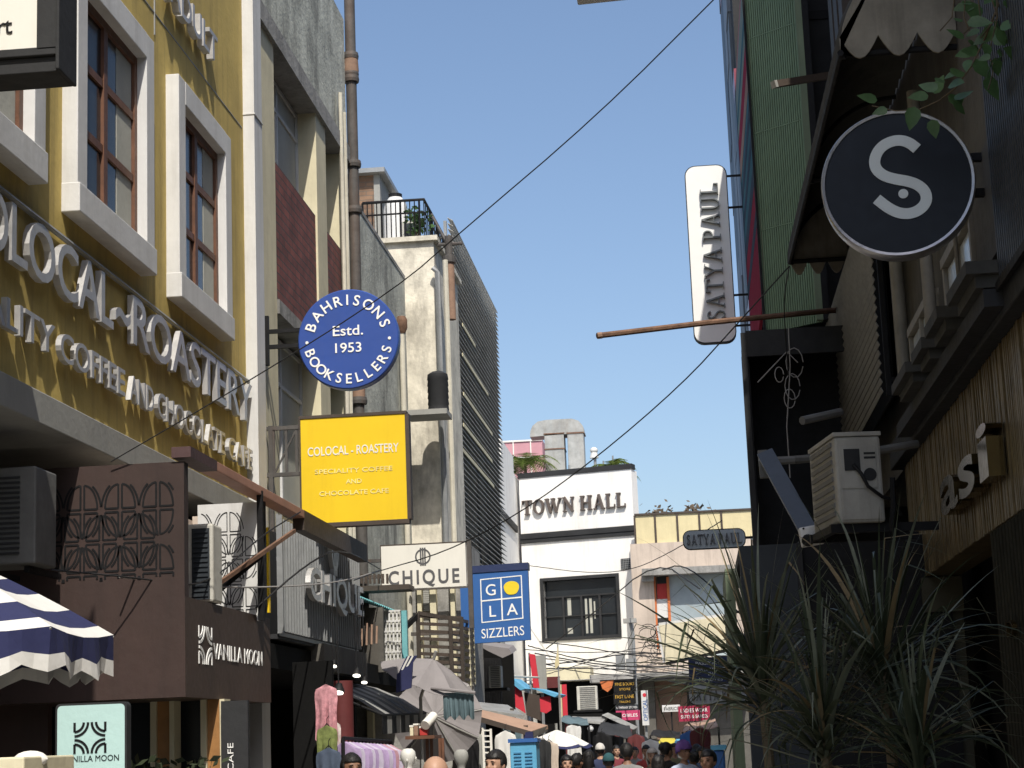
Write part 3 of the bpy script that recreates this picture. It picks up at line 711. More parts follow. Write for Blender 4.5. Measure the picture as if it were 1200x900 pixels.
# ------------------------------------------------------------------ blade signs over the street (left)
YS = 20.75
c = PY(408, 397, YS); r_ = (PY(467, 397, YS).x - PY(349, 397, YS).x) / 2
t = thing('round_sign', 'round deep blue bookshop sign with white lettering around its edge', 'sign', c)
b = MB(); b.lathe(c, [(r_ - .012, 0), (r_, .012), (r_, .15), (r_ - .02, .16)], ax=(0, 1, 0), n=64); b.build('disc', M['blue'], t, smooth=True)
b = MB(); fr = frY(YS, c.x, c.z, .002)
def arctext(bb, s, rad, a_mid, span, h, fr, top=True, mi=0):
    n = len(s)
    wts = [{'I': .5, '·': .5}.get(ch, 1.0) for ch in s]; tot = sum(wts); acc = 0
    for ch, wt in zip(s, wts):
        f_ = (acc + wt / 2) / tot; acc += wt
        a = a_mid + (span * (.5 - f_) if top else span * (f_ - .5))
        cx_, cy_ = rad * math.cos(R(a)), rad * math.sin(R(a)); rot = R(a - 90) if top else R(a + 90)
        # centre glyph on its point
        bb.text(ch, fr, cx_ + (h / 2) * math.sin(rot), cy_ - (h / 2) * math.cos(rot), h, None, .006, .012, mi, 'C', rot=rot)
arctext(b, 'BAHRISONS', r_ * .79, 90, 158, r_ * .215, fr)
arctext(b, 'BOOKSELLERS', r_ * .79, 270, 158, r_ * .20, fr, top=False)
for sx_ in (-1, 1): b.lathe(in_fr(fr, sx_ * r_ * .82, -.02), [(.018, 0), (.018, .006)], ax=(0, -1, 0), n=12)
b.text('Estd.', fr, 0, r_ * .07, r_ * .21, r_ * .60, .006, .008, align='C'); b.text('1953', fr, 0, -r_ * .27, r_ * .2, r_ * .52, .006, .008, align='C')
b.build('lettering', M['letterwhite'], t)
b = MB()
for v in (388, 406): p = PY(330, v, YS + .08); b.bar((XL - .1, YS + .08, p.z), (c.x - r_ * .9, YS + .08, p.z), .045)
p1, p2 = PY(320, 380, YS + .08), PY(320, 418, YS + .08); b.bar((XL + .06, YS + .08, p1.z + .1), (XL + .06, YS + .08, p2.z - .1), .06, .05)
b.build('bracket', M['black'], t)

x0, x1, z0, z1 = rectY(353, 488, 476, 611, YS + .15)
t = thing('square_sign', 'large square yellow cafe sign with faded pale lettering below the round blue sign', 'sign', ((x0 + x1) / 2, YS, z0))
b = MB(); yf = YS + .15; b.box(x0, x1, yf, yf + .10, z0, z1); b.build('panel', M['signyellow'], t)
b = MB(); b.box(x0 - .02, x1 + .02, yf - .01, yf + .14, z1 + .001, z1 + .035); b.box(x0 - .02, x1 + .02, yf - .01, yf + .14, z0 - .05, z0 - .001); b.box(x1 + .001, x1 + .045, yf - .008, yf + .14, z0, z1); b.box(x0 - .018, x0 - .001, yf - .008, yf + .13, z0, z1); b.build('frame', M['browndark'], t)
W_ = x1 - x0; H_ = z1 - z0; fr = frY(yf, x0, z1, .001)
b = MB(); b.text('COLOCAL - ROASTERY', fr, W_ * .5, -H_ * .36, H_ * .088, W_ * .87, .004, .008, align='C'); b.build('main_lettering', M['offwhite'], t)
b = MB()
for s_, yy, ww in (('SPECIALITY COFFEE', .535, .74), ('AND', .64, .15), ('CHOCOLATE CAFE', .745, .66)): b.text(s_, fr, W_ * .5, -H_ * yy, H_ * .045, W_ * ww, .004, .004, align='C')
b.build('small_lettering', M['palegold'], t)
b = MB()
for zz in (z1 - .0 + .12 - .2, z1 - .62): b.bar((XL - .2, yf + .06, zz), (x0, yf + .06, zz), .045)
for x in (x0 - .06, x0 - .18, x0 - .33): b.bar((x, yf + .06, z1 - .62), (x, yf + .06, z1 - .08), .03)
b.bar((x0 - .36, yf + .06, z1 - .05), (x0 - .36, yf + .06, z1 - 1.3), .05)
b.bar((x0 - .33, yf + .06, z1 - .62), (x0 - .06, yf + .06, z1 - .1), .02)
b.build('bracket', M['iron'], t)

YQ = 27.0
x0, x1, z0, z1 = rectY(447, 638, 546, 689, YQ)
t = thing('blade_sign', 'off white rectangular blade sign with grey spaced capitals and a round emblem', 'sign', ((x0 + x1) / 2, YQ, z0))
b = MB(); b.box(x0, x1, YQ, YQ + .10, z0, z1); b.build('panel', M['offwhite'], t)
b = MB(); b.box(x0 - .012, x1 + .012, YQ + .004, YQ + .11, z1 + .001, z1 + .02); b.box(x0 - .012, x0 - .001, YQ + .004, YQ + .11, z0, z1); b.build('edge', M['browndark'], t)
W_ = x1 - x0; H_ = z1 - z0; fr = frY(YQ, x0, z1, .001)
b = MB(); tw = W_ * .84
b.text('CHIQUE', fr, W_ * .5, -H_ * .90, H_ * .33, tw, .004, .022, align='C', sp=1.3)
cx_, cy_, rr_ = W_ * .495, -H_ * .28, H_ * .165
b.ribbon(arc(cx_, cy_, rr_, 0, 360, 28)[:-1], .022, fr, .004, 0, True)
for d_ in (-.3, 0, .3): b.ribbon([(cx_ + d_ * rr_, cy_ - rr_ * 1.25), (cx_ + d_ * rr_, cy_ + rr_ * 1.25)], .022, fr, .0045)
b.build('lettering', M['inkgrey'], t)
b = MB(); b.bar((x1 + .05, YQ + .06, z0 - .6), (x1 + .05, YQ + .06, z1 + .05), .065); b.bar((XL - .1, YQ + .06, z0 + .2), (x0, YQ + .06, z0 + .2), .05); b.bar((XL - .1, YQ + .06, z1 - .2), (x0, YQ + .06, z1 - .2), .05); b.build('mount', M['iron'], t)

YG = 31.0
A, B, C_, D = PY(553, 672, YG), PY(618.5, 667.5, YG), PY(621, 749, YG), PY(555.5, 754, YG)
ex = (B - A).normalized(); fr = (A.copy() + Vector((0, -.002, 0)), ex, EZ, -EY); W_ = (B - A).length; H_ = (A.z - D.z)
t = thing('blade_sign', 'blue square restaurant sign split in four with white letters and a yellow disc', 'sign', ((A + D) / 2))
b = MB(); b.prism([in_fr(fr, 0, 0), in_fr(fr, W_, 0), in_fr(fr, W_, -H_), in_fr(fr, 0, -H_)], (0, .16, 0)); b.build('panel', M['blue2'], t)
b = MB(); b.prism([in_fr(fr, -.01, .12, .015), in_fr(fr, W_ + .01, .12, .015), in_fr(fr, W_ + .01, .003, .015), in_fr(fr, -.01, .003, .015)], (0, .3, 0)); b.build('hood', M['navysign'], t)
b = MB(); q = W_ / 66
def gp(x, y): return (x * q, -y * q)
for pth in ([gp(10, 8), gp(58, 6.5), gp(58, 56), gp(10, 58)],): b.ribbon(pth, 1.7 * q, fr, .004, 0, True)
b.ribbon([gp(34, 8), gp(34, 57)], 1.6 * q, fr, .0035); b.ribbon([gp(10, 33), gp(58, 31.5)], 1.6 * q, fr, .003)
b.text('G', fr, 21.5 * q, -27 * q, 13.5 * q, None, .005, .004, align='C'); b.text('L', fr, 23 * q, -52 * q, 13.5 * q, None, .005, .004, align='C'); b.text('A', fr, 46 * q, -51.5 * q, 14 * q, None, .005, .004, align='C')
b.text('SIZZLERS', fr, 34 * q, -76 * q, 11.5 * q, 50 * q, .005, .0, align='C', rot=.02)
b.build('lettering', M['letterwhite'], t)
b = MB(); b.prism([in_fr(fr, 46 * q + 9 * q * math.cos(a) * (1 + .05 * math.sin(3 * a)), -20 * q + 8.4 * q * math.sin(a) * (1 + .06 * math.cos(2 * a)), .004) for a in [i * math.pi / 12 for i in range(24)]], (0, -.004, 0)); b.build('yellow_disc', mat('sun_yellow', (.80, .60, .03), .5, .03), t)
b = MB(); b.bar((XS - .3, YG + .08, A.z - .2), (A.x, YG + .08, A.z - .2), .06); b.bar((XS - .3, YG + .08, D.z + .2), (A.x, YG + .08, D.z + .2), .06); b.build('bracket', M['iron'], t)

# ------------------------------------------------------------------ serif letters
def serif_word(bb, word, fr, x0, y0, h, w, dep, thick=.17, thin=.06, slab=.055, mi=0):
    """upright roman capitals from strokes; x in cap heights"""
    T, n, s = thick, thin, slab
    def seg(a, c, wd, z):
        a = Vector(a); c = Vector(c); d = (c - a).normalized(); nn = Vector((-d.y, d.x)) * wd / 2
        return [a + nn, c + nn, c - nn, a - nn]
    def sf(x, y, ww): return [Vector((x - ww/2, y - s/2)), Vector((x + ww/2, y - s/2)), Vector((x + ww/2, y + s/2)), Vector((x - ww/2, y + s/2))]
    G = {}
    def ring(rx, ry, cx_, cy_): return ('ring', rx, ry, cx_, cy_)
    G['T'] = (.80, [seg((.40, 0), (.40, 1), T, 0), [Vector((0, .93)), Vector((.8, .93)), Vector((.8, 1)), Vector((0, 1))], [Vector((0, .74)), Vector((.05, .74)), Vector((.09, .95)), Vector((0, .95))], [Vector((.8, .74)), Vector((.75, .74)), Vector((.71, .95)), Vector((.8, .95))], sf(.4, s/2, .4)])
    G['O'] = (.92, [ring(.46, .52, .46, .5)])
    G['W'] = (1.30, [seg((.12, 1), (.40, 0), T, 0), seg((.40, 0), (.65, 1), n, 0), seg((.60, 1), (.88, 0), T, 0), seg((.88, 0), (1.18, 1), n, 0), sf(.12, 1 - s/2, .34), sf(.62, 1 - s/2, .34), sf(1.18, 1 - s/2, .26)])
    G['N'] = (.95, [seg((.16, 0), (.16, 1), n, 0), seg((.14, 1), (.80, 0), T, 0), seg((.80, 0), (.80, 1), n, 0), sf(.16, s/2, .28), sf(.12, 1 - s/2, .24), sf(.80, 1 - s/2, .28)])
    G['H'] = (.95, [seg((.18, 0), (.18, 1), T, 0), seg((.77, 0), (.77, 1), T, 0), seg((.18, .52), (.77, .52), n, 0)] + [sf(x, y, .36) for x in (.18, .77) for y in (s/2, 1 - s/2)])
    G['A'] = (.92, [seg((.14, 0), (.45, 1), n, 0), seg((.45, 1), (.76, 0), T, 0), seg((.22, .33), (.66, .33), n, 0), sf(.14, s/2, .26), sf(.76, s/2, .32)])
    G['L'] = (.74, [seg((.18, 0), (.18, 1), T, 0), [Vector((.18, 0)), Vector((.72, 0)), Vector((.72, s * 1.2)), Vector((.18, s * 1.2))], [Vector((.72, 0)), Vector((.72, .26)), Vector((.68, .26)), Vector((.62, 0))], sf(.18, s/2, .34), sf(.18, 1 - s/2, .36)])
    G['Y'] = (.86, [seg((.12, 1), (.43, .45), T, 0), seg((.74, 1), (.43, .45), n, 0), seg((.43, 0), (.43, .5), T, 0), sf(.12, 1 - s/2, .3), sf(.74, 1 - s/2, .26), sf(.43, s/2, .34)])
    G['P'] = (.74, [seg((.18, 0), (.18, 1), T, 0), ('bowl', .18, .72, .28, .25), sf(.18, s/2, .36), sf(.12, 1 - s/2, .26)])
    G['U'] = (.92, [seg((.18, .3), (.18, 1), T, 0), seg((.74, .3), (.74, 1), n, 0), ('cup', .46, .32, .28, .30), sf(.18, 1 - s/2, .34), sf(.74, 1 - s/2, .28)])
    G['S'] = (.62, [('ess',)])
    tot = sum(.38 if ch == ' ' else G[ch][0] + .10 for ch in word) - .10
    kx = w / tot; x = 0; cnt = 0
    O, ex, ey, ez = fr
    for ch in word:
        if ch == ' ': x += .38; continue
        for pl in G[ch][1]:
            cnt += 1; dd = dep + .0006 * (cnt % 7); P2 = lambda px_, py_: (x0 + (x + px_) * kx, y0 + py_ * h)
            if isinstance(pl, tuple):
                if pl[0] == 'ring':
                    _, rx, ry, cx_, cy_ = pl; vs = []; k = 28
                    for sc_, zz in ((1, dd), (0, dd), (1, 0), (0, 0)):
                        for i in range(k):
                            a = 2 * math.pi * i / k; ix = rx if sc_ else rx - T; iy = ry if sc_ else ry - n
                            q = P2(cx_ + ix * math.cos(a), cy_ + iy * math.sin(a)); vs.append(O + ex * q[0] + ey * q[1] + ez * zz)
                    fs = []
                    for i in range(k):
                        j = (i + 1) % k; fs += [(i, j, k + j, k + i), (i, 2*k+i, 2*k+j, j), (k+i, k+j, 3*k+j, 3*k+i)]
                    bb.add(vs, fs, mi)
                else:
                    if pl[0] == 'bowl': pts = [(pl[1], pl[2] + pl[4])] + [(pl[1] + .12 + pl[3] * math.cos(R(a)), pl[2] + pl[4] * math.sin(R(a))) for a in range(90, -91, -15)] + [(pl[1], pl[2] - pl[4])]; wd = n * 1.5
                    elif pl[0] == 'cup': pts = [(pl[1] + pl[3] * math.cos(R(a)), pl[2] + pl[4] * math.sin(R(a))) for a in range(180, 361, 15)]; wd = n * 1.7
                    else: pts = [(.52, .80), (.46, .92), (.32, .97), (.18, .92), (.10, .78), (.16, .64), (.31, .54), (.46, .44), (.53, .28), (.46, .10), (.30, .03), (.16, .07), (.08, .22)]; wd = (T + n) / 2
                    bb.ribbon([P2(*p) for p in pts], wd * (kx + h) / 2, fr, dd, mi)
            else:
                vec = ez * dd; bb.prism([O + ex * P2(p.x, p.y)[0] + ey * P2(p.x, p.y)[1] for p in pl], vec, mi)
        x += G[ch][0] + .10

# ------------------------------------------------------------------ town hall
ang = R(-14)
YT = 60.0
def zT(u, v): return PY(u, v, YT - .4).z
pl_, pr_ = PY(609.5, 600, YT), PY(742, 600, YT - 1.0)
ex = Vector((pr_.x - pl_.x, -1.0, 0)); Wt = ex.length; ex.normalize(); ez = Vector((ex.y, -ex.x, 0)); ez = ez if ez.y < 0 else -ez
Ot = Vector((pl_.x, YT, 0))
fr = (Ot, ex, EZ, ez)
def tb(bb, x0, x1, z0, z1, d0, d1, mi=0):
    """box in the town hall's frame: d positive = proud of the facade"""
    vs = [in_fr(fr, x, z, d) for d in (d0, d1) for x, z in ((x0, z0), (x1, z0), (x1, z1), (x0, z1))]
    bb.add(vs, [(0,1,2,3),(7,6,5,4),(0,4,5,1),(1,5,6,2),(2,6,7,3),(3,7,4,0)], mi)
zt0 = PY(612, 561, YT).z
zb1, zb0 = PY(612, 626, YT).z, PY(612, 633, YT).z
t = thing('town_hall_building', 'white end building with dark serif town hall lettering and a wide black window', 'building', (-3.6, 60, 0))
wx0, wx1 = Wt * (634 - 610) / 132.5, Wt * (719 - 610) / 132.5
wz0, wz1 = PY(660, 747, YT - .3).z, PY(660, 680, YT - .3).z
b = MB()
zlow = PY(640, 800, YT).z
for (xa, xb, za, zb2) in ((0, Wt, wz1, zt0), (0, wx0, zlow, wz1 - .0), (wx1, Wt, zlow, wz1), (wx0, wx1, zlow, wz0)):
    tb(b, xa, xb, za, zb2, -.3, -.0)
tb(b, 0, Wt - .3, 0, zt0 - .02, -1.6, -.9)
tb(b, 0, .02, 0, zt0 - .3, -3, -.3); tb(b, Wt - .02, Wt, 0, zt0 - .02, -.6, -.301)
b.build('wall', M['townwhite'], t)
b = MB(); tb(b, -.03, Wt + .03, zt0 + .001, zt0 + .17, -.35, .03); tb(b, -.02, Wt + .02, zb0 - .12, zb1, .002, .05); tb(b, -.021, Wt + .021, zb0 + .02, zb0 + .045, .05, .075); b.build('black_trim', M['charcoal'], t)
b = MB(); sx0 = Wt * (613.5 - 610) / 132.5; sx1 = Wt * (735 - 610) / 132.5; sz = PY(620, 604, YT).z
serif_word(b, 'TOWN HALL', fr, sx0, sz, PY(620, 587, YT).z - sz, sx1 - sx0, .10, thick=.19, thin=.085, slab=.075); b.build('lettering', mat('bronze_letter', (.10, .08, .07), .5, .1), t)
f = MB(); fw = .10
tb(f, wx0 - fw, wx1 + fw, wz1, wz1 + fw, -.2, .04); tb(f, wx0 - fw, wx1 + fw, wz0 - fw, wz0, -.2, .045); tb(f, wx0 - fw, wx0, wz0, wz1, -.2, .04); tb(f, wx1, wx1 + fw, wz0, wz1, -.2, .04)
n = 4
for i in range(1, n): x = wx0 + (wx1 - wx0) * i / n; tb(f, x - .035, x + .035, wz0, wz0 + (wz1 - wz0) * .70, -.2, -.1)
tb(f, wx0, wx1, wz0 + (wz1 - wz0) * .70, wz0 + (wz1 - wz0) * .70 + .05, -.2, -.1)
tb(f, wx0, wx1, wz0 + (wz1 - wz0) * .36, wz0 + (wz1 - wz0) * .36 + .035, -.19, -.11)
fo = f.build('window', M['charcoal'], t)
p = MB(); tb(p, wx0, wx1, wz0, wz1, -.18, -.165); p.build('pane', M['glassd'], fo)
p = MB()
for a, e, g, h in ((.30, .35, .38, .68), (.54, .57, .05, .66), (.60, .635, .05, .66), (.66, .68, .30, .6), (.29, .36, .06, .16)): tb(p, wx0 + (wx1 - wx0) * a, wx0 + (wx1 - wx0) * e, wz0 + (wz1 - wz0) * g, wz0 + (wz1 - wz0) * h, -.164, -.16)
p.build('bright_gap', M['curtain'], fo)
b = MB(); gx = Wt * (731 - 610) / 132.5; gz = PY(731, 661, YT - .9).z
tb(b, gx - .15, gx + .15, gz - .17, gz + .17, .002, .03); b.build('vent_grid', M['charcoal'], t)
b = MB()
for i in range(-2, 3): tb(b, gx - .15, gx + .15, gz + i * .065 - .008, gz + i * .065 + .008, .031, .04); tb(b, gx + i * .055 - .006, gx + i * .055 + .006, gz - .17, gz + .17, .0405, .046)
b.build('vent_bars', M['grey'], t)

# roof duct
t = thing('roof_duct', 'large galvanised duct bent like an arch on the town hall roof', 'duct', (-3.4, 61.5, zt0))
Yd = 61.5
def P3(u, v, Y=Yd): return PY(u, v, Y)
dz = zt0 - .1
b = MB(); a, e = P3(639, 540), P3(662, 540); b.box(a.x, e.x, Yd, Yd + .8, dz, P3(650, 507).z); b.build('short_riser', M['galv'], t, bevel=.01)
b = MB(); a2, e2 = P3(666, 540), P3(685, 540); b.box(a2.x, e2.x, Yd, Yd + .8, dz, P3(675, 506).z)
b.build('tall_riser', M['galv'], t, bevel=.01)
b = MB(); outl = [P3(621, 512), P3(685, 507), P3(683, 499), P3(678, 493), P3(670, 490.5), P3(640, 492), P3(630, 494), P3(624, 499), P3(621.5, 505)]
b.prism(outl, (0, .85, 0)); b.build('elbow', M['galv'], t)
b = MB()
for v in (526, 508): b.box(a.x - .02, e.x + .02, Yd - .02, Yd + .82, P3(650, v).z - .02, P3(650, v).z + .02)
b.box(a2.x - .02, e2.x + .02, Yd - .02, Yd + .82, P3(675, 507).z - .03, P3(675, 507).z + .02); b.build_each('flange', M['rust'], t)
t = thing('pink_rooftop_room', 'pink panelled rooftop room behind the galvanised duct', 'building', (-6, 66, 0))
xa, xb, za, zb2 = rectY(575, 516, 637, 600, 66)
b = MB(); b.box(xa, xb, 66, 70, 0, zb2); b.build('wall', M['pinkwall'], t)
b = MB()
for f_ in (.45, .78): b.box(xa + (xb - xa) * f_ - .02, xa + (xb - xa) * f_ + .02, 65.97, 65.999, za, zb2)
b.box(xa, xb, 65.96, 65.998, zb2 - .06, zb2); b.box(xa, xb, 65.97, 65.997, zb2 - .65, zb2 - .6); b.build('joint', M['offwhite'], t)
def palm(label, base, h, r, n, seed, group='palms on the town hall roof'):
    rr = random.Random(seed); t = thing('palm_plant', label, 'palm', base, group); bs = Vector(base)
    s_ = MB(); s_.tube([bs, bs + Vector((0, 0, h * .45))], .07, 8, r1=.04); s_.lathe(bs, [(.16, 0), (.2, .28)], n=12); s_.build('trunk', M['stem'], t)
    l_ = MB(); top = bs + Vector((0, 0, h * .42))
    for k in range(n):
        a = 2 * math.pi * k / n + rr.uniform(-.2, .2); ln = r * rr.uniform(.75, 1.15); el = rr.uniform(.35, 1.1); pts = []
        for i in range(9):
            f_ = i / 8; pts.append(top + Vector((math.cos(a), math.sin(a), 0)) * ln * f_ * math.cos(el * .6) + Vector((0, 0, ln * (math.sin(el) * f_ - .75 * f_ * f_))))
        l_.tube(pts, .012, 4, r1=.004)
        side = Vector((-math.sin(a), math.cos(a), 0))
        for i in range(1, 9):
            for q in (0, .5):
                f_ = min(1, (i - q) / 8); p = pts[i].lerp(pts[i - 1], q)
                for sg in (-1, 1):
                    e = p + side * sg * .34 * math.sin(math.pi * (f_ * .85 + .1)) * (r / .9) + (pts[i] - pts[i - 1]).normalized() * .16 - Vector((0, 0, .08)); d = (pts[i] - pts[i - 1]).normalized() * .028
                    l_.add([p - d, p + d, e], [(0, 1, 2)])
    l_.build('fronds', M['palm'], t, fixn=False)
p = P3(616, 556, 61); palm('bright green potted palm left of the duct on the town hall roof', (p.x, 61, zt0 - .1), 1.7, 1.15, 22, 1)
p = P3(716, 552, 60.6); palm('low green palm behind the right end of the town hall roof trim', (p.x, 60.6, zt0 - .2), 1.2, .8, 16, 2)
t = thing('roof_vent', 'small white roof vents and pipes right of the duct on the town hall', 'vent', (P3(695, 550).x, 61, zt0))
b = MB()
for u, v, r_ in ((697, 532, .05), (707, 540, .03), (667, 545, .04), (718, 534, .03)):
    p = PY(u, v, 61); b.tube([(p.x, 61, zt0 - .1), (p.x, 61, p.z)], r_, 8)
b.build_each('vent_pipe', M['grey'], t)
b = MB(); p = PY(696, 528, 61); b.ball((p.x, 61, p.z), .13, 14, 9, (1, 1, .9)); b.lathe((p.x, 61, p.z - .25), [(.15, 0), (.1, .2)], n=14); b.build('cowl', M['white'], t, smooth=True)

# lower canopy over the town hall ground floor
t = thing('street_canopy', 'long beige concrete canopy under the town hall front with cables above it', 'canopy', (-3.5, 58.5, 4))
xa, xb, za, zb2 = rectY(628, 783, 694, 799, 58.4)
b = MB(); b.box(xa, xb, 57.4, 59.2, za, zb2); b.build('left_slab', M['cream'], t)
xc_, xd, za2, zb3 = rectY(695, 788, 880, 797, 57.6)
b = MB(); b.box(xb + .01, xd, 56.8, 58.2, za2, zb3); b.build('right_slab', M['concrete2'], t)
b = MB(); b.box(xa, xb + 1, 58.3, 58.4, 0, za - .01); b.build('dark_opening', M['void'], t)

# ------------------------------------------------------------------ beige building
YB2 = 58.2
def bx(bb, u0, v0, u1, v1, Y, d, mi=0):
    x0, x1, z0, z1 = rectY(u0, v0, u1, v1, Y); return bb.box(x0, x1, Y, Y + d, z0, z1, mi)
t = thing('beige_building', 'beige rendered end building with a yellow panelled parapet and a pale display window', 'building', (0, 58.5, 0))
b = MB(); X0, X1, Z0, Z1 = rectY(742, 634, 885, 790, YB2)
b.box(X0, X1 + 2, YB2 + .3, 66, 0, Z1); 
wxa, wxb, wza, wzb = rectY(768, 672, 856, 770, YB2)
for q in ((X0, X1, wzb, Z1), (X0, wxa, Z0, wzb), (wxb, X1, Z0, wzb), (wxa, wxb, Z0, wza)): b.box(q[0], q[1], YB2, YB2 + .299, q[2], q[3])
b.build('wall', M['beige'], t)
b = MB(); x0, x1, z0, z1 = rectY(744, 601, 885, 634, YB2 + .1); b.box(x0, x1, YB2 + .1, YB2 + .3, z0, z1); b.build('parapet_panels', M['paleyellow'], t)
b = MB()
for u in (744, 768, 794, 820, 846): p = PY(u, 617, YB2 + .1); b.box(p.x - .03, p.x + .03, YB2 + .06, YB2 + .099, z0, z1)
b.box(x0, x1, YB2 + .05, YB2 + .3, z1 + .001, z1 + .06); b.build('parapet_frame', M['browndark'], t)
b = MB(); bx(b, 752, 664, 858, 672, YB2 - .5, .55); bx(b, 752, 672, 766, 681, YB2 - .28, .28); b.build('window_hood', M['concrete2'], t)
f = MB(); bx(f, 783, 676, 786, 760, YB2 + .05, .1); bx(f, 768, 676, 770, 760, YB2 + .05, .1); fo = f.build('window', M['orange'], t)
p = MB(); bx(p, 786, 672, 858, 770, YB2 + .15, .02); p.build('pane', M['glassp'], fo)
p = MB(); bx(p, 770, 684, 783, 702, YB2 + .1, .03); p.build('red_panel', M['redpanel'], fo)
p = MB(); bx(p, 770, 702, 783, 724, YB2 + .1, .03); p.build('white_panel', M['white'], fo)
p = MB(); bx(p, 770, 672, 783, 684, YB2 + .1, .03); bx(p, 770, 724, 783, 740, YB2 + .1, .03); p.build('dark_panel', M['charcoal'], fo)
b = MB(); x0, x1, z0, z1 = rectY(769, 798, 806, 866, YB2 - .2); n = 30
for i in range(n): x = x0 + (x1 - x0) * i / n; b.box(x, x + (x1 - x0) / n * .62, YB2 - .25, YB2 - .2, z0, z1)
b.build('slatted_shutter', M['tan'], t)
b = MB(); b.box(x0 - 1.2, x1 + 3, YB2 - .19, YB2 - .1, 0, z1); b.build('shop_wall', M['dirtywall'], t)
b = MB(); bx(b, 754, 796, 768, 866, YB2 - .6, .35); bx(b, 806, 796, 814, 812, YB2 - .4, .2); b.build('grey_column', M['dirtywall'], t)

# pale end of town: background trees
def bush(name, label, c, r, n, m, seed):
    rr = random.Random(seed); t = thing(name, label, 'tree', (c[0], c[1], 0)); tr = MB(); c = Vector(c)
    tr.tube([(c.x, c.y, 0), (c.x + .1, c.y, c.z * .6), c], .22, 8, r1=.1)
    for k in range(7): e = c + Vector((rr.uniform(-r, r), rr.uniform(-r, r), rr.uniform(-.2, r) )) * .8; tr.tube([c - Vector((0, 0, 1)), e], .07, 5, r1=.02)
    tr.build('trunk', M['stem'], t); lf = MB()
    cl = [c + Vector((rr.gauss(0, r * .5), rr.gauss(0, r * .5), rr.gauss(0, r * .35))) for _ in range(14)]
    for k in range(n):
        p = rr.choice(cl) + Vector((rr.gauss(0, r * .17), rr.gauss(0, r * .17), rr.gauss(0, r * .14))); d = Vector((rr.uniform(-1, 1), rr.uniform(-1, 1), rr.uniform(-1, 1))).normalized(); q = d.orthogonal().normalized(); l_ = .24 * rr.uniform(.6, 1.3)
        lf.add([p, p + d * l_ * .5 + q * l_ * .3, p + d * l_, p + d * l_ * .5 - q * l_ * .3], [(0, 1, 2, 3)])
    lf.build('crown', m, t, fixn=False)
p = PY(754, 615, 75); bush('distant_tree', 'brownish tree crown showing above the beige building beside the town hall', (p.x, 75, p.z - .2), 1.5, 1500, mat('dry_leaf', (.09, .065, .04), .7, .3, 4, bump=0), 4)
# ================================================================== RIGHT SIDE
XW = 2.1
# coloured tower with green cladding
XC = 1.10; YN = 23.6
t = thing('green_clad_building', 'tall building with dark green ribbed cladding and a strip of coloured glass blocks', 'building', (3, 30, 0))
YF = 33.0
b = MB(); HN = 12.1  # near roof kept lower so its edge throws the vertical sign's shadow
b.box(XC + .06, 9, YN + .12, 28.6, 0, HN); b.box(XC + .04, 9, 28.61, YF - .01, 0, 16.2); b.build('core', M['charcoal'], t)
cols = [mat('block_pink', (.36, .20, .20), .9, spec=.03), mat('block_sage', (.22, .27, .25), .9, spec=.03), mat('block_teal', (.07, .17, .21), .9, spec=.03), mat('block_red', (.30, .03, .06), .9, spec=.03), mat('block_slate', (.06, .085, .12), .9, spec=.03), mat('block_peach', (.36, .24, .20), .9, spec=.03)]
b = MB(); zz = [(PX(u, v, XC).z, c) for u, v, c in ((867, 1, 0), (868, 10, 1), (870, 38, 2), (871, 50, 1), (872, 72, 3), (874, 101, 5), (876, 116, 2), (877, 130, 4), (878, 150, 2), (879, 168, 4), (880, 183, 2), (881, 210, 4), (883, 228, 3), (885, 255, 4), (886, 275, 3), (889, 390, 3))]
y1_ = 28.5
for (za, c), (zb2, _) in zip(zz, zz[1:]): b.box(XC - .001 * (c + 1), XC + .04, YN, y1_, zb2 + .012, za, c)
b.build('coloured_blocks', cols, t)
b = MB()
rr = random.Random(5); ys = [y1_ + .02]
while ys[-1] < YF: ys.append(min(YF, ys[-1] + rr.uniform(.35, 1.1)))
gc = [mat('strip_slate', (.07, .095, .13), .5, spec=.2), mat('strip_pale', (.20, .23, .27), .5, spec=.2), mat('strip_mauve', (.15, .10, .14), .5, spec=.2), mat('strip_grey', (.13, .15, .17), .5, spec=.2), mat('strip_red', (.26, .06, .08), .3)]
for i, (a, e) in enumerate(zip(ys, ys[1:])):
    z = 4.6
    zm_ = HN if a < 28.6 else 16.2
    while z < zm_ - .01:
        h = rr.uniform(1.2, 4); b.box(XC - rr.uniform(.002, .03), XC + .04, a + .01, e, z, min(zm_, z + h - .02), rr.choice([0, 0, 1, 1, 2, 3, 3, 4])); z += h
b.build('glass_strips', gc, t)
# green ribbed face (real ribs)
pb0, pb1 = PY(893, 391, YN), PY(962, 382, YN - .55)
exg = Vector((pb1.x - pb0.x, -.55, 0)); Wg = exg.length; exg.normalize(); ezg = Vector((exg.y, -exg.x, 0)); ezg = ezg if ezg.y < 0 else -ezg
frg = (Vector((XC, YN, 0)), exg, EZ, ezg)
zg0 = pb0.z
b = MB(); n = 26; w_ = Wg / n
for i in range(n):
    x = i * w_; pts = [(x, 0), (x + w_ * .58, 0), (x + w_ * .64, -.05), (x + w_ * .94, -.05), (x + w_, 0)]
    for (xa, da), (xb, db) in zip(pts, pts[1:]):
        if xb - xa < 1e-6: continue
        b.add([in_fr(frg, xa, zg0, da), in_fr(frg, xb, zg0, db), in_fr(frg, xb, HN, db), in_fr(frg, xa, HN, da)], [(0, 1, 2, 3)])
for zj in (8.1, 9.4, 10.7): b.add([in_fr(frg, 0, zj, .004), in_fr(frg, Wg, zj, .004), in_fr(frg, Wg, zj + .012, .004), in_fr(frg, 0, zj + .012, .004)], [(0, 1, 2, 3)])
b.build('green_cladding', M['green'], t)
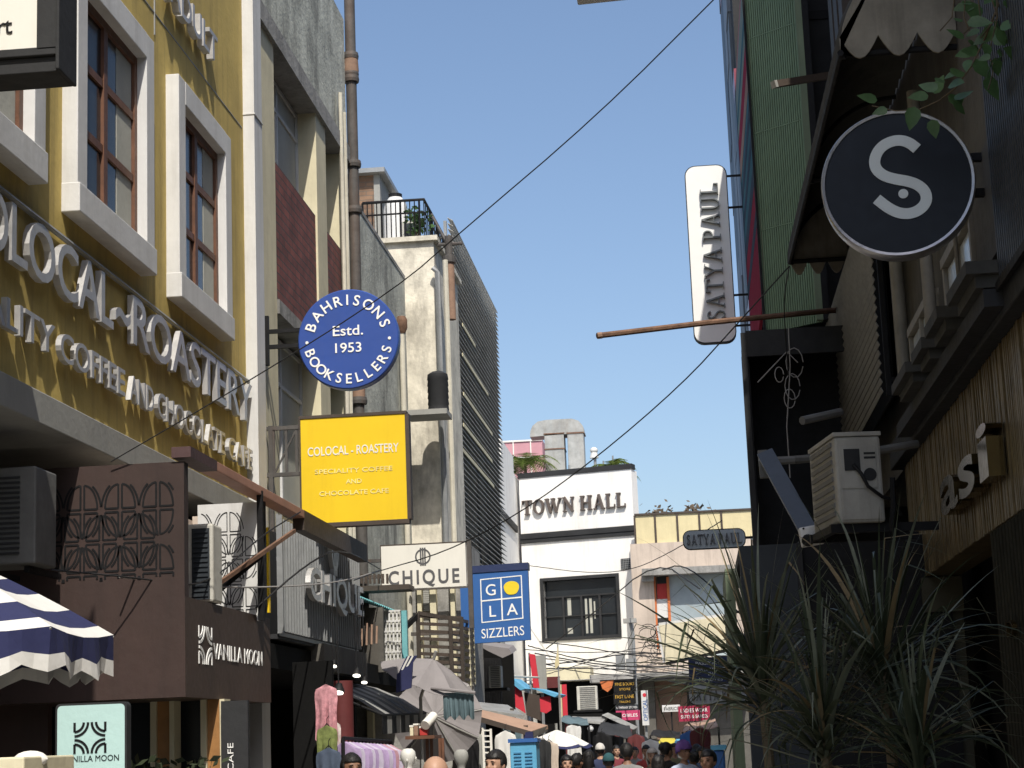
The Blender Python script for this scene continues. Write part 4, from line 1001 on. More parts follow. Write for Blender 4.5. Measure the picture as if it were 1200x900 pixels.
b = MB(); p = in_fr(frg, Wg, 0, .0); b.box(p.x - .10, p.x - .02, p.y - .1, p.y - .02, zg0, HN); b.build('edge_trim', M['palegreen'], t)
b = MB(); b.box(p.x - .018, p.x + .06, p.y - .1, p.y + .1, zg0, HN)
b.box(XC - .03, XC + .001, YN - .05, YN - .001, zg0, HN)
for v in (88, 385): z = PY(890, v, YN).z
b.build('dark_mullion', M['black'], t)
b = MB(); b.box(XC - .02, XC + .03, YN + .6, YF, 0, 4.5)
for i in range(24): y = YN + .7 + i * .38; b.box(XC - .05, XC - .021, y, y + .16, 0.2, 4.5)
b.build('lower_cladding', M['palegreen'], t)
# pale blue siding behind
b = MB(); x0 = p.x + .07; b.box(x0, 2.6, YN + .2, YN + .3, 7, HN)
for i in range(20): z = 7.4 + i * .36; b.box(x0, 2.6, YN + .18, YN + .199, z, z + .03)
b.build('pale_siding', M['glassp'], t)
b = MB(); z = PY(970, 13, YN).z; b.box(x0, 2.6, YN + .1, YN + .18, z - .06, z + .06); b.build('siding_rail', M['black'], t)

# vertical white rounded sign
YV = 28.4
tl, br = PY(802, 200, YV), PY(862, 395, YV)
xv0, xv1, zv0, zv1 = rectY(808.5, 193, 858, 402, YV)
xv0 = PY(807.5, 298, YV).x; xv1 = PY(857.5, 298, YV).x
t = thing('vertical_sign', 'tall white rounded sign with dark serif name reading upwards beside coloured glass strips', 'sign', ((xv0 + xv1) / 2, YV, zv0))
cx_, cz_ = (xv0 + xv1) / 2, (zv0 + zv1) / 2; wv, hv = xv1 - xv0, zv1 - zv0
fr = frY(YV, cx_, cz_)
b = MB(); b.prism([in_fr(fr, *p) for p in rrect(wv - .03, hv - .03, .15)], (0, .12, 0)); b.build('face', M['letterwhite'], t)
b = MB(); b.prism([in_fr(fr, p[0], p[1], -.006) for p in rrect(wv, hv, .16)], (0, .14, 0)); b.build('rim', M['slate'], t)
frv = (Vector((cx_, YV - .001, cz_)), EZ, -EX, -EY)
b = MB(); serif_word(b, 'SATYA PAUL', frv, -hv / 2 + hv * (402 - 376) / 209, -wv * .27, wv * .43, hv * (376 - 216) / 209, .06, thick=.10, thin=.045, slab=.045); b.build('lettering', mat('sign_letter_grey', (.16, .17, .17), .4, .05, metal=.3), t)
b = MB()
for v in (206, 243, 346, 382):
    p = PY(856, v, YV + .06); b.bar((xv1 - .02, YV + .07, p.z), (XC + .05, YV + .07, p.z), .03)
b.build('arm', M['black'], t)
# small horizontal signs of the same shop further down
YH = 45.0
def rounded_sign(u0, v0, u1, v1, Y, text, name, label, face, ink, serif=True, rad=.1):
    x0, x1, z0, z1 = rectY(u0, v0, u1, v1, Y); t = thing(name, label, 'sign', ((x0 + x1) / 2, Y, z0)); fr = frY(Y, (x0 + x1) / 2, (z0 + z1) / 2); w_, h_ = x1 - x0, z1 - z0
    b = MB(); b.prism([in_fr(fr, *p) for p in rrect(w_ - .04, h_ - .04, rad)], (0, .1, 0)); b.build('face', face, t)
    b = MB(); b.prism([in_fr(fr, p[0], p[1], -.006) for p in rrect(w_, h_, rad + .02)], (0, .12, 0)); b.build('rim', M['charcoal'], t)
    b = MB(); f2 = (fr[0] + Vector((0, -.001, 0)), EX, EZ, -EY)
    serif_word(b, text, f2, -w_ * .44, -h_ * .26, h_ * .52, w_ * .88, .03, thick=.17, thin=.08); b.build('lettering', ink, t)
    b = MB(); b.bar((x1 - .03, Y + .05, (z0 + z1) / 2), (2.0, Y + .05, (z0 + z1) / 2), .05); b.build('arm', M['black'], t)
rounded_sign(800, 620, 874, 643, 40, 'SATYA PAUL', 'hanging_sign', 'small grey rounded sign with dark serif name below the yellow parapet panels', mat('sign_pale_grey', (.34, .38, .40), .5, .05), M['inkgrey'], rad=.14)
rounded_sign(806, 801, 876, 826, 36, 'SATYA PAUL', 'hanging_sign', 'pale rounded sign with dark serif name under the navy passport sign', mat('sign_pale', (.46, .48, .49), .5, .05), M['inkgrey'], rad=.14)
x0, x1, z0, z1 = rectY(807, 770, 862, 801, 36.2)
t = thing('hanging_sign', 'navy square sign with white passport photo lettering at the end of the street', 'sign', ((x0 + x1) / 2, 36.2, z0))
b = MB(); b.box(x0, x1, 36.2, 36.3, z0, z1); b.build('panel', M['navysign'], t)
b = MB(); fr = frY(36.2, (x0 + x1) / 2 - .03, z1, .001); h_ = z1 - z0
for s_, yy, ww in (('PASSPORT &', .28, .62), ('INSTANT PIC', .52, .62), ('IN', .69, .1), ('MINUTES', .90, .5)): b.text(s_, fr, 0, -h_ * yy, h_ * .13, (x1 - x0) * ww, .004, align='C')
b.build('lettering', M['spale'], t)
b = MB(); b.bar((x1, 36.25, z1 - .1), (1.9, 36.25, z1 - .1), .05); b.build('arm', M['black'], t)
# tilted cream board
t = thing('tilted_board', 'tilted cream signboard in a dark frame hanging in front of the display window', 'sign', PY(815, 750, 44))
pts = [PY(772, 733, 44), PY(848, 722, 44), PY(857, 759, 44), PY(780, 776, 44)]
b = MB(); b.prism(pts, (0, .1, 0)); b.build('board', mat('cream_board', (.66, .60, .43), .6, .12, 2, .2), t)
b = MB()
for i in range(4): b.bar(pts[i] + Vector((0, .05, 0)), pts[(i + 1) % 4] + Vector((0, .05, 0)), .12 if i != 2 else .14, .07, up=(0, 1, 0), mi=1 if i == 2 else 0)
b.build('frame', [M['white'], M['black']], t)
b = MB(); b.bar(pts[1], Vector((1.9, 44, pts[1].z + .3)), .05); b.build('arm', M['black'], t)

# dark recess box
t = thing('dark_shop_box', 'dark open shop box under the green cladding with loose looped cables', 'shop front', (1.4, 21, 4))
pa, pb = PY(871, 397, 21.2), PY(962, 385, 21.0)
zb0 = PY(880, 640, 21.2).z
b = MB(); b.box(pa.x, 3.2, 22.2, 22.3, 0, pa.z); b.box(pa.x, pa.x + .05, 21.2, 22.2, zb0, pa.z); b.box(pa.x, 3.2, 21.2, 22.2, pa.z + .001, pa.z + .06); b.build('recess', M['black'], t)
b = MB(); b.box(pa.x - .03, pa.x + .03, 21.15, 21.2, zb0, pa.z + .06); b.box(pa.x + .03, 2.9, 21.15, 21.199, pa.z - .22, pa.z + .08); b.build('frame', M['charcoal'], t)
b = MB()
rr = random.Random(2)
for k in range(4):
    c = PY(922 + rr.uniform(-10, 10), 425 + 14 * k, 21.1); r1 = .05 + .06 * rr.random()
    b.tube([c + Vector((r1 * math.cos(a) * .9, 0, r1 * 1.6 * math.sin(a))) for a in [i * .5 for i in range(13)]], .006, 5)
b.tube([PY(924, 385, 21.1), PY(926, 430, 21.1), PY(922, 500, 21.1), PY(926, 560, 21.1)], .007, 5)
b.tube([PY(888, 448, 21.1), PY(905, 430, 21.1), PY(922, 412, 21.1), PY(935, 425, 21.1)], .007, 5)
b.build('cable_loop', M['wiregrey'], t)
# slate lower facade
t = thing('slate_shop_front', 'dark slate shop front behind the spiky plants', 'shop front', (1.5, 17, 0))
p0, p1 = PY(866, 640, 17.2), PY(936, 632, 17.2)
b = MB(); b.box(p0.x, p1.x, 17.2, 17.4, 0, p0.z); b.build('slate_panel', M['slate'], t)
b = MB(); b.box(p1.x + .001, 2.3, 17.25, 17.45, 0, p0.z + .03); b.box(p0.x, 2.3, 17.46, 21, p0.z - .1, p0.z); b.build('dark_panel', M['black'], t)
b = MB(); b.box(p0.x - .11, p0.x - .02, 19, 21, 0, 3.4); b.build('side_panel', M['palegreen'], t)
b = MB(); b.box(p1.x - .03, p1.x + .02, 17.15, 17.199, 0, p0.z); b.build('joint_strip', M['charcoal'], t)

# right hand building: wall, gold sign band, slatted box, ledges
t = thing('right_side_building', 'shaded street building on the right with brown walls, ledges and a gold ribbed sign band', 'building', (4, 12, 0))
b = MB(); b.box(XW + .06, 9, -3, 16, 4.3, 12.4); b.box(XW + .06, 9, 16.01, 23.2, 4.3, 16.6); b.build('upper_wall', M['dirtywall'], t)  # unseen heights and near end shaped to shade sign, cladding and plants
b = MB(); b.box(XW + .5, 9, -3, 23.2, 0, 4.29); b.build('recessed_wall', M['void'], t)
b = MB(); yA, yB_ = 10.6, 18.2
zg, zgt = 3.10, 4.23
b.box(XW, XW + .3, yA, yB_, zg, zgt)
y = yA
rr = random.Random(9)
while y < yB_ - .03:
    wd = rr.uniform(.018, .04); b.box(XW - rr.uniform(.006, .022), XW - .0005, y, y + wd, zg + .002, zgt - .002); y += wd + rr.uniform(.006, .02)
b.build('gold_band', M['gold'], t)
b = MB(); b.box(XW - .12, XW + .3, 8, yB_ + .25, zgt + .005, zgt + .24); b.build('beam', M['charcoal'], t, bevel=.01)
b = MB(); b.box(XW - .02, XW + .3, yB_ - .9, yB_ - .001, 0, zg - .01)
for i in range(7): y = yB_ - .88 + i * .125; b.tube([(XW - .02, y + .04, 0), (XW - .02, y + .04, zg - .02)], .05, 8)
b.box(XW - .06, XW + .3, yB_ - 1.0, yB_ + .03, zg - .32, zg - .012)
b.build('fluted_pillar', mat('dark_green_gold', (.055, .05, .03), .5, .2, 4, metal=.2), t)
b = MB(); b.box(XW - .01, XW + .3, 8, 13.4, 0, zg - .02)
for i in range(40): y = 8.05 + i * .13; b.tube([(XW - .01, y, 0), (XW - .01, y, zg - .03)], .045, 6)
b.build('fluted_wall', mat('dark_fluted', (.018, .017, .011), .7, .3, 4, spec=.1), t)
# ledges
M['pipe_dirty'] = mat('dirty_pipe_paint', (.24, .22, .18), .6, .2, 4, .4)
b = MB()
for k, (ya_, yb2, x_) in enumerate(((11.35, 12.25, 1.76), (12.55, 13.25, 1.73), (13.55, 14.2, 1.74), (14.45, 15.5, 1.72))):
    b.box(x_, XW + .05, ya_, yb2, 4.48 - .004 * k, 4.56 - .004 * k); b.box(x_ + .06, XW + .05, ya_ + .05, yb2 - .05, 4.40, 4.479 - .004 * k)
b.build_each('ledge', M['tin'], t)
b = MB(); b.box(1.86, XW + .05, 11.4, 16.6, 4.28, 4.39); b.build('ledge_soffit', M['charcoal'], t)
b = MB(); b.box(1.97, XW + .055, 11.4, 12.2, 4.63, 5.35); b.build('boxed_wall', M['dirtywall'], t)
b = MB(); b.box(1.98, 2.0, 12.35, 13.6, 4.62, 5.05); b.box(1.98, 2.0, 14.5, 15.9, 4.62, 5.02); b.build_each('pale_pane', mat('pale_pane', (.5, .56, .62), .2, .15), t)
b = MB()
for a, e, zt_ in ((12.3, 13.65, 5.07), (14.45, 15.95, 5.04)):
    for y in (a, (a + e) / 2, e): b.box(1.95, 2.01, y - .035, y + .035, 4.62, zt_)
    b.box(1.94, 2.02, a - .03, e + .03, zt_ + .001, zt_ + .07)
b.build('pane_frame', M['pipe_dirty'], t)
b = MB()
b.tube([(1.9, 14.1, 4.6), (1.9, 14.1, 6.6)], .05, 10); b.tube([(1.93, 16.3, 4.6), (1.93, 16.3, 6.6)], .06, 10)
b.tube([(1.85, 12.25, 4.65), (1.85, 12.25, 5.3), (1.95, 11.9, 5.4)], .015, 6); b.build_each('pipe', M['pipe_dirty'], t, smooth=True)
# slatted dark box
b = MB(); b.box(1.99, XW + .3, 6, 11.35, 4.42, 9.6)
for i in range(78): y = 6.05 + i * .068; b.box(1.95, 1.989, y, y + .036, 4.42, 9.6)
b.build('slatted_box', mat('slat_charcoal', (.036, .039, .043), .5, .25, 3), t)
b = MB(); b.box(1.93, 1.96, 6, 11.36, 4.36, 4.415); b.build('slat_edge', M['black'], t)
b = MB()
for k, y in enumerate((19.6, 20.2, 20.8)): b.box(1.96, XW + .05, y, y + .4, 7, 13)
b.build_each('timber_strip', M['darkwood'], t)

# brass letters on the gold band
b = MB()
frr = frR(XW, 0, 0, .03)
pa, pb = PX(1122, 570, XW), PX(1188, 540, XW)
ylo, yhi = pb.y, pa.y
zbot = PX(1140, 600, XW).z; 
t = thing('brass_lettering', 'polished brass three dimensional letters mounted on the gold ribbed band', 'sign', (XW, (ylo + yhi) / 2, zbot))
W_ = yhi - ylo
zq = 3.38
b.text('a', frr, -yhi, zq, .40, W_ * .36, .11, .018); b.text('s', frr, -yhi + W_ * .40, zq, .40, W_ * .30, .11, .018); b.text('i', frr, -yhi + W_ * .78, zq, .40, W_ * .17, .11, .018)
b.build('letters', M['brass'], t)
t = thing('brass_lettering', 'single gold capital letter on the dark fluted wall at the right edge', 'sign', PX(1189, 740, XW - .07))
p = PX(1185, 748, XW - .07); b = MB(); b.text('D', frR(XW - .07), -p.y, p.z, .12, .26, .03, .0); b.build('letter', M['brass'], t)

# round dark sign with the pale mark
YR = 11.5
c = PY(1052, 214.5, YR); r_ = (PY(1142.5, 214, YR).x - PY(961.5, 214, YR).x) / 2
t = thing('round_sign', 'large round black sign with a pale curled letter and dot under a rusty canopy', 'sign', c)
axd = Vector((.13, 1, 0)).normalized()
exr = Vector((axd.y, -axd.x, 0)); frs = (c, exr, EZ, -axd)
b = MB(); b.lathe(c - axd * .002, [(r_ * .945, 0), (r_ * .945, .1)], ax=axd, n=72); b.build('face', M['sdark'], t)
b = MB(); b.lathe(c, [(r_ * .95, -.012), (r_ * .985, -.016), (r_, 0), (r_, .13), (r_ * .97, .15), (r_ * .95, .13), (r_ * .95, -.012)], ax=axd, n=72, cap=False); b.build('rim', M['chrome'], t, smooth=True)
q = r_ / 345.0
path = [(745, 652), (712, 618), (672, 602), (632, 604), (590, 622), (560, 658), (549, 700), (560, 736), (592, 766), (640, 785), (695, 800), (738, 822), (766, 856), (770, 892), (755, 922), (724, 944), (685, 953), (640, 944), (595, 915), (548, 868)]
def smoothpath(p, it=2):
    for _ in range(it):
        o = [p[0]]
        for a, e in zip(p, p[1:]): o += [(a[0] * .75 + e[0] * .25, a[1] * .75 + e[1] * .25), (a[0] * .25 + e[0] * .75, a[1] * .25 + e[1] * .75)]
        o.append(p[-1]); p = o
    return p
b = MB(); fs2 = (c - axd * .003, exr, EZ, -axd)
b.ribbon(smoothpath([((x - 647) * q, -(y - 802) * q) for x, y in path]), 50 * q, fs2, .006)
b.lathe(in_fr(fs2, (668 - 647) * q, -(856 - 802) * q), [(22 * q, 0), (22 * q, .006)], ax=-axd, n=24); b.build('mark', M['spale'], t)
b = MB()
for v in (180, 222): p = PY(1150, v, YR + .12); b.bar((c.x + r_ * .8, YR + .2, p.z), (2.1, YR + .2, p.z), .05)
b.build('bracket', M['black'], t)

# corrugated curved canopy
t = thing('corrugated_canopy', 'curved corrugated sheet canopy with scalloped weathered valance above the round sign', 'canopy', (2.1, 16, 6))
XO = 1.30
pn, pf = PX(985, 62, XO), PX(925, 308, XO)
yn, yf = pn.y, pf.y
zo_n, zo_f = pn.z, pf.z
def canopy_prof(k, y):
    zo = zo_n + (zo_f - zo_n) * (y - yn) / (yf - yn)
    a = R(90) * k     # 0 at outer edge, 1 at wall
    return (XO + (XW + .05 - XO) * (1 - math.cos(a)), zo + .80 * math.sin(a))
b = MB(); n = 110; kk = 12; vs = []
for i in range(n + 1):
    y = yn + (yf - yn) * i / n; wv_ = .024 * math.sin(2 * math.pi * i / 4)
    for k in range(kk + 1):
        x, z = canopy_prof(k / kk, y); a = R(90) * k / kk; vs.append((x - wv_ * math.cos(a), y, z + wv_ * math.sin(a)))
b.add(vs, [(i * (kk + 1) + k, i * (kk + 1) + k + 1, (i + 1) * (kk + 1) + k + 1, (i + 1) * (kk + 1) + k) for i in range(n) for k in range(kk)])
so = b.build('corrugated_sheet', M['tin'], t, fixn=False)
md = so.modifiers.new('s', 'SOLIDIFY'); md.thickness = .008
def end_valance(y, nsc, zb, mt, nm):
    bb = MB(); top = [canopy_prof(k / 12, y) for k in range(13)]; x0, x1 = XO, XW + .05
    pts = [Vector((x, y, z)) for x, z in top]; low = []
    for i in range(nsc):
        xa = x1 - (x1 - x0) * i / nsc; xb = x1 - (x1 - x0) * (i + 1) / nsc
        for j in range(9):
            f_ = j / 8; low.append(Vector((xa + (xb - xa) * f_, y, zb - .17 * math.sin(math.pi * f_))))
    bb.prism(pts + low, (0, .02, 0)); return bb.build(nm, mt, t)
end_valance(yn, 3, zo_n + .12, M['valance'], 'valance'); end_valance(yf, 4, zo_f + .02, M['valance'], 'valance')
b = MB()
for y in (yn + .05, (yn + yf) / 2, yf - .05):
    pts = [canopy_prof(k / 12, y) for k in range(13)]; b.tube([(x + .02, y, z - .03) for x, z in pts], .025, 6)
    x, z = pts[0]; b.tube([(x, y, z), (XW + .05, y, z)], .025, 6)
b.tube([(XO, yn, zo_n), (XO, yf, zo_f)], .025, 6); b.build('frame', M['black'], t)
t = thing('projecting_pipe', 'long thin rusty pipe sticking out over the street in front of the white vertical sign', 'pipe', PY(961, 366, 22.5))
b = MB(); b.tube([PY(700, 393.5, 20.2), PY(830, 378, 20.9), PY(962, 365, 21.6), PY(1010, 361, 22.2)], .035, 8); b.build('shaft', M['rust'], t, smooth=True)
b = MB(); e_ = PY(700, 393.5, 20.2); b.tube([e_, e_ + Vector((.05, .01, .005))], .038, 8); b.build('cap', M['terracotta'], t)
t = thing('projecting_pipe', 'short square steel stub projecting from behind the curved canopy', 'pipe', PY(965, 90, 19))
b = MB(); b.bar(PY(907, 99, 19), PY(1000, 84, 19.6), .07); b.build('bar', M['browndark'], t); b = MB(); b.bar(PY(906, 99.2, 18.98), PY(909, 98.8, 19), .074); b.build('end_plate', M['galv'], t)

# dark louvre screen panel on the right
t = thing('louvre_screen', 'dark metal louvre panel beside the open shop box under the canopy', 'screen', (1.85, 20, 4))
XP = 1.86
ya, ye = PX(1030, 400, XP).y, PX(967, 400, XP).y
za, zb2 = PX(1012, 500, XP).z, PX(990, 318, XP).z
b = MB(); n = 22
for i in range(n): z = za + (zb2 - za) * i / (n - 1); b.add([(XP - .02, ya, z + .030), (XP + .0, ya, z - .012), (XP + .0, ye, z - .012), (XP - .02, ye, z + .030), (XP - .012, ya, z + .034), (XP + .008, ya, z - .008), (XP + .008, ye, z - .008), (XP - .012, ye, z + .034)], [(0,3,2,1),(4,5,6,7),(0,1,5,4),(1,2,6,5),(2,3,7,6),(3,0,4,7)])
b.build('louvres', mat('dusty_slat', (.24, .235, .215), .6, .2, 4), t)
b = MB(); b.box(XP + .09, XP + .11, ya, ye, za - .05, zb2 + .08); b.build('backing', M['void'], t)
b = MB()
for y in (ya, (ya + ye) / 2, ye): b.box(XP + .035, XP + .08, y - .03, y + .03, za - .05, zb2 + .08)
for z in (za + .1, zb2 - .1): b.bar((XP + .06, ye, z), (XW + .08, ye, z), .04); b.bar((XP + .06, ya, z), (XW + .08, ya, z), .04)
b.build('frame', M['black'], t)

# outdoor AC unit
YA = 13.0
pc = PY(984, 613, YA)
t = thing('outdoor_unit', 'shade-toned white outdoor air conditioning unit on a bracket with a dangling black hose', 'air conditioner', pc)
ux = Vector((math.cos(R(9)), math.sin(R(9)), 0)); uy = Vector((-ux.y, ux.x, 0))
T_ = Matrix(((ux.x, uy.x, 0, pc.x), (ux.y, uy.y, 0, pc.y), (0, 0, 1, pc.z), (0, 0, 0, 1)))
wA, dA, hA = .325, .80, .60
b = MB(); b.M = T_; b.box(0, wA, 0, dA, 0, hA); b.build('casing', M['acshade'], t, bevel=.02)
b = MB(); b.M = T_; b.box(-.006, wA + .006, -.006, dA + .006, hA + .001, hA + .03); b.box(.03, wA - .03, -.008, -.001, .02, .22); b.box(.035, wA - .04, -.006, -.001, .235, .53); b.build('service_panel', M['acshade'], t, bevel=.004)
b = MB(); b.M = T_; b.box(.06, .17, -.012, -.007, .36, .51); b.box(.20, .28, -.009, -.0065, .47, .485); b.box(.20, .28, -.009, -.0065, .44, .455); b.lathe((.235, -.0065, .33), [(.045, 0), (.045, -.004)], ax=(0, 1, 0), n=18); b.build('socket', M['charcoal'], t)
b = MB(); b.M = T_
for i in range(9): z = .06 + i * .06; b.box(-.012, -.001, .08, dA - .08, z, z + .03)
b.build('side_grille', M['acgrey'], t)
b = MB(); b.M = T_; b.tube([(.12, -.02, .40), (.16, -.06, .33), (.20, -.06, .24), (.30, -.03, .17), (wA + .06, .0, .15), (wA + .12, .05, .05)], .013, 7); b.tube([(wA + .06, -.02, .3), (wA + .05, -.03, .1), (wA + .03, -.02, -.02), (wA + .06, 0, -.1)], .02, 7); b.build('hose', M['black'], t, smooth=True)
b = MB(); b.M = T_; b.box(-.05, wA + .38, .05, .10, -.06, -.001); b.box(-.05, wA + .42, dA - .1, dA - .05, -.06, -.001); b.box(-.04, .01, .1, dA - .1, -.055, -.003); b.build('bracket', M['black'], t)
# security camera and steel arm
t = thing('steel_arm', 'slate blue steel strut leaning down from the dark shop box to a small white camera', 'bracket', PY(905, 535, 14.6))
b = MB(); b.bar(PY(897, 532, 15.0), PY(947, 622, 14.2), .13, .06, up=(0, 1, 0)); b.build('strut', M['steel'], t)
b = MB(); b.tube([PY(889, 541, 15.1), PY(930, 539, 15.1), PY(1000, 533, 15.4), PY(1075, 520, 15.6)], .035, 8); b.bar(PY(893, 528, 15.1), PY(896, 560, 15.1), .07, .07); b.tube([PY(940, 493, 15.3), PY(985, 483, 15.6)], .035, 8); b.build('tube', M['acgrey'], t)
t = thing('security_camera', 'small white security camera box at the lower end of the slate steel strut', 'camera', PY(951, 640, 14.1))
pc = PY(951, 628, 14.1); b = MB(); b.bar(pc + Vector((-.085, 0, -.012)), pc + Vector((.085, 0, .012)), .14, .14, up=(0, 0, 1)); b.build('housing', M['white'], t, bevel=.01)
b = MB(); b.lathe(pc + Vector((-.035, -.07, -.04)), [(.045, 0), (.045, -.03), (.03, -.05)], ax=(0, 1, 0), n=16); b.build('lens', M['black'], t, smooth=True)
b = MB()
for dx, dz in ((-.06, .05), (.06, .06), (.05, -.04)): b.lathe(pc + Vector((dx, -.071, dz)), [(.008, 0), (.008, -.004)], ax=(0, 1, 0), n=8)
b.build('screw', M['black'], t)

# spiky plants
def spiky(name, label, c, n, ln, seed, z0=None, up=.5):
    rr = random.Random(seed); c = Vector(c); t = thing(name, label, 'plant', (c.x, c.y, 0), 'spiky potted plants on the right')
    pm = MB(); pm.lathe((c.x, c.y, 0), [(.17, 0), (.24, .5), (.25, .52), (.21, .52), (.20, .46), (.02, .45)], n=20); pm.build('pot', M['charcoal'], t, smooth=True)
    s_ = MB(); s_.tube([(c.x, c.y, .4), (c.x + .03, c.y, c.z * .6), c + Vector((0, 0, .1))], .035, 8, r1=.025); s_.build('stem', M['stem'], t)
    lf = MB()
    for k in range(n):
        a = rr.uniform(0, 2 * math.pi); el = R(rr.choice([rr.uniform(50, 88), rr.uniform(15, 60), rr.uniform(-10, 40)])); L_b = ln * rr.uniform(.6, 1.15)
        if el > R(65): L_b *= 1.1
        droop = rr.uniform(.2, 1.15) * (1.15 - math.sin(max(el, 0)) * .85); wd = rr.uniform(.005, .016)
        hd = Vector((math.cos(a), math.sin(a), 0)); base = c + Vector((0, 0, rr.uniform(-.12, .12))); kink = rr.random() < .3; ki = rr.uniform(.55, .8)
        pts = []; ns = 9
        p = base.copy(); e = el
        for i in range(ns + 1):
            pts.append(p.copy()); f_ = i / ns; e2 = el - droop * 1.9 * f_ * f_ - (1.3 if kink and f_ > ki else 0)
            p += (hd * math.cos(e2) + EZ * math.sin(e2)) * (L_b / ns)
        side = Vector((-hd.y, hd.x, 0)) + EZ * rr.uniform(-.5, .5); side.normalize(); vs = []
        for i, q in enumerate(pts):
            f_ = i / ns; ww = wd * (min(1, .45 + f_ * 3) * (1 - f_ ** 2.2) + .03)
            dd = EZ * (-.25 * ww); vs += [q - side * ww, q + dd, q + side * ww]
        mi = rr.choices((0, 1, 2), (.66, .25, .09))[0]
        lf.add(vs, [(i * 3 + j, i * 3 + j + 1, i * 3 + 4 + j, i * 3 + 3 + j) for i in range(ns) for j in (0, 1)], mi)
    lf.build('blades', [M['leaf'], M['leaf2'], mat('dry_blade', (.17, .125, .06), .7, .3, 6, bump=0)], t, smooth=True, fixn=False)
spiky('spiky_plant', 'leftmost spiky plant with long thin drooping blades in front of the tilted cream board', PY(893, 812, 9.6), 140, .88, 11)
spiky('spiky_plant', 'tall spiky plant with upright blades right of the middle, before the dark fluted wall', PY(1035, 800, 9.2), 150, .88, 12)
spiky('spiky_plant', 'low bushy spiky plant filling the gap between the two taller spiky plants', PY(965, 868, 8.9), 150, .70, 13)
spiky('spiky_plant', 'rightmost low spiky plant below the gold ribbed band', PY(1075, 890, 8.6), 110, .60, 14)

# vine top right
t = thing('vine', 'green leafy vine hanging over the top of the round black sign', 'plant', PY(1160, 10, 10.6))
st = MB(); lf = MB()
main = [PY(1180, -20, 10.6), PY(1165, 18, 10.5), PY(1152, 50, 10.6), PY(1138, 78, 10.6), PY(1120, 103, 10.7), PY(1100, 118, 10.9), PY(1078, 128, 11.0), PY(1050, 130, 11.1), PY(1022, 124, 11.2)]
st.tube(main, .007, 6, r1=.003); st.tube([PY(1152, 50, 10.6), PY(1165, 80, 10.5), PY(1158, 105, 10.4)], .004, 5)
def leaf(p, d, nrm, L_):
    d = d.normalized(); q = d.cross(nrm).normalized(); n_ = q.cross(d)
    vs = []
    prof = [(0, 0), (.12, .34), (.35, .44), (.65, .30), (1, 0)]
    for f_, w_ in prof: vs += [p + d * f_ * L_ - q * w_ * L_ * .75 + n_ * .10 * w_ * L_, p + d * f_ * L_, p + d * f_ * L_ + q * w_ * L_ * .75 + n_ * .10 * w_ * L_]
    lf.add(vs, [(i * 3 + j, i * 3 + j + 1, i * 3 + 4 + j, i * 3 + 3 + j) for i in range(4) for j in (0, 1)])
rr = random.Random(21)
for (u, v, du, dv, L_) in ((1095, 110, .3, -.6, .13), (1072, 125, -.2, .9, .15), (1092, 140, .2, .9, .12), (1028, 118, -.8, -.2, .13), (1040, 128, -.9, .3, .1), (1088, 112, -.9, .1, .13), (1142, 70, .6, .7, .15), (1155, 90, .5, .9, .16), (1140, 60, -.7, .2, .11), (1130, 45, -.6, -.3, .12), (1165, 25, .5, .5, .14), (1160, 40, -.6, .4, .12), (1150, 20, -.6, -.5, .15), (1175, 5, .7, .4, .15), (1168, 60, .8, .3, .13), (1120, 85, -.7, .4, .08), (1142, 5, -.7, .2, .14), (1185, 30, .6, .6, .14)):
    leaf(PY(u, v, 10.6 if u > 1110 else 11.0), right * du - down * -dv if False else right * du + down * dv, Vector((rr.uniform(-.5, .5), -1, rr.uniform(.1, .8))), L_)
for k in range(46):
    u = rr.uniform(1095, 1200); v = rr.uniform(-15, 75) if u > 1125 else rr.uniform(60, 140) * .5 + 55
    if u < 1125 and rr.random() < .6: continue
    leaf(PY(u, v, 10.5 + rr.uniform(-.25, .3)), right * rr.uniform(-1, 1) + down * rr.uniform(-.4, 1) + fwd * rr.uniform(-.5, .5), Vector((rr.uniform(-.8, .8), -1, rr.uniform(-.2, 1))), rr.uniform(.07, .15))
for k in range(7): u = 1120 + k * 12; st.tube([PY(u, -20, 10.5), PY(u + rr.uniform(-15, 15), 20, 10.5), PY(u + rr.uniform(-25, 25), 55 + rr.uniform(-20, 20), 10.5)], .004, 5)
st.build('stem', M['stem'], t)
lf.build('leaves', M['vine'], t, smooth=True, fixn=False)
# lamp head at the top edge
t = thing('street_lamp', 'pale flat lamp head just entering at the top edge above the street', 'street lamp', PY(710, -4, 13))
pa, pb = PY(676, -2, 13), PY(742, -9, 13); b = MB(); b.bar(pa, pb, .16, .05); b.build('head', M['white'], t, bevel=.01)
b = MB(); b.tube([pb, (2.2, 13, pb.z + .35)], .03, 8); b.build('arm', M['grey'], t)
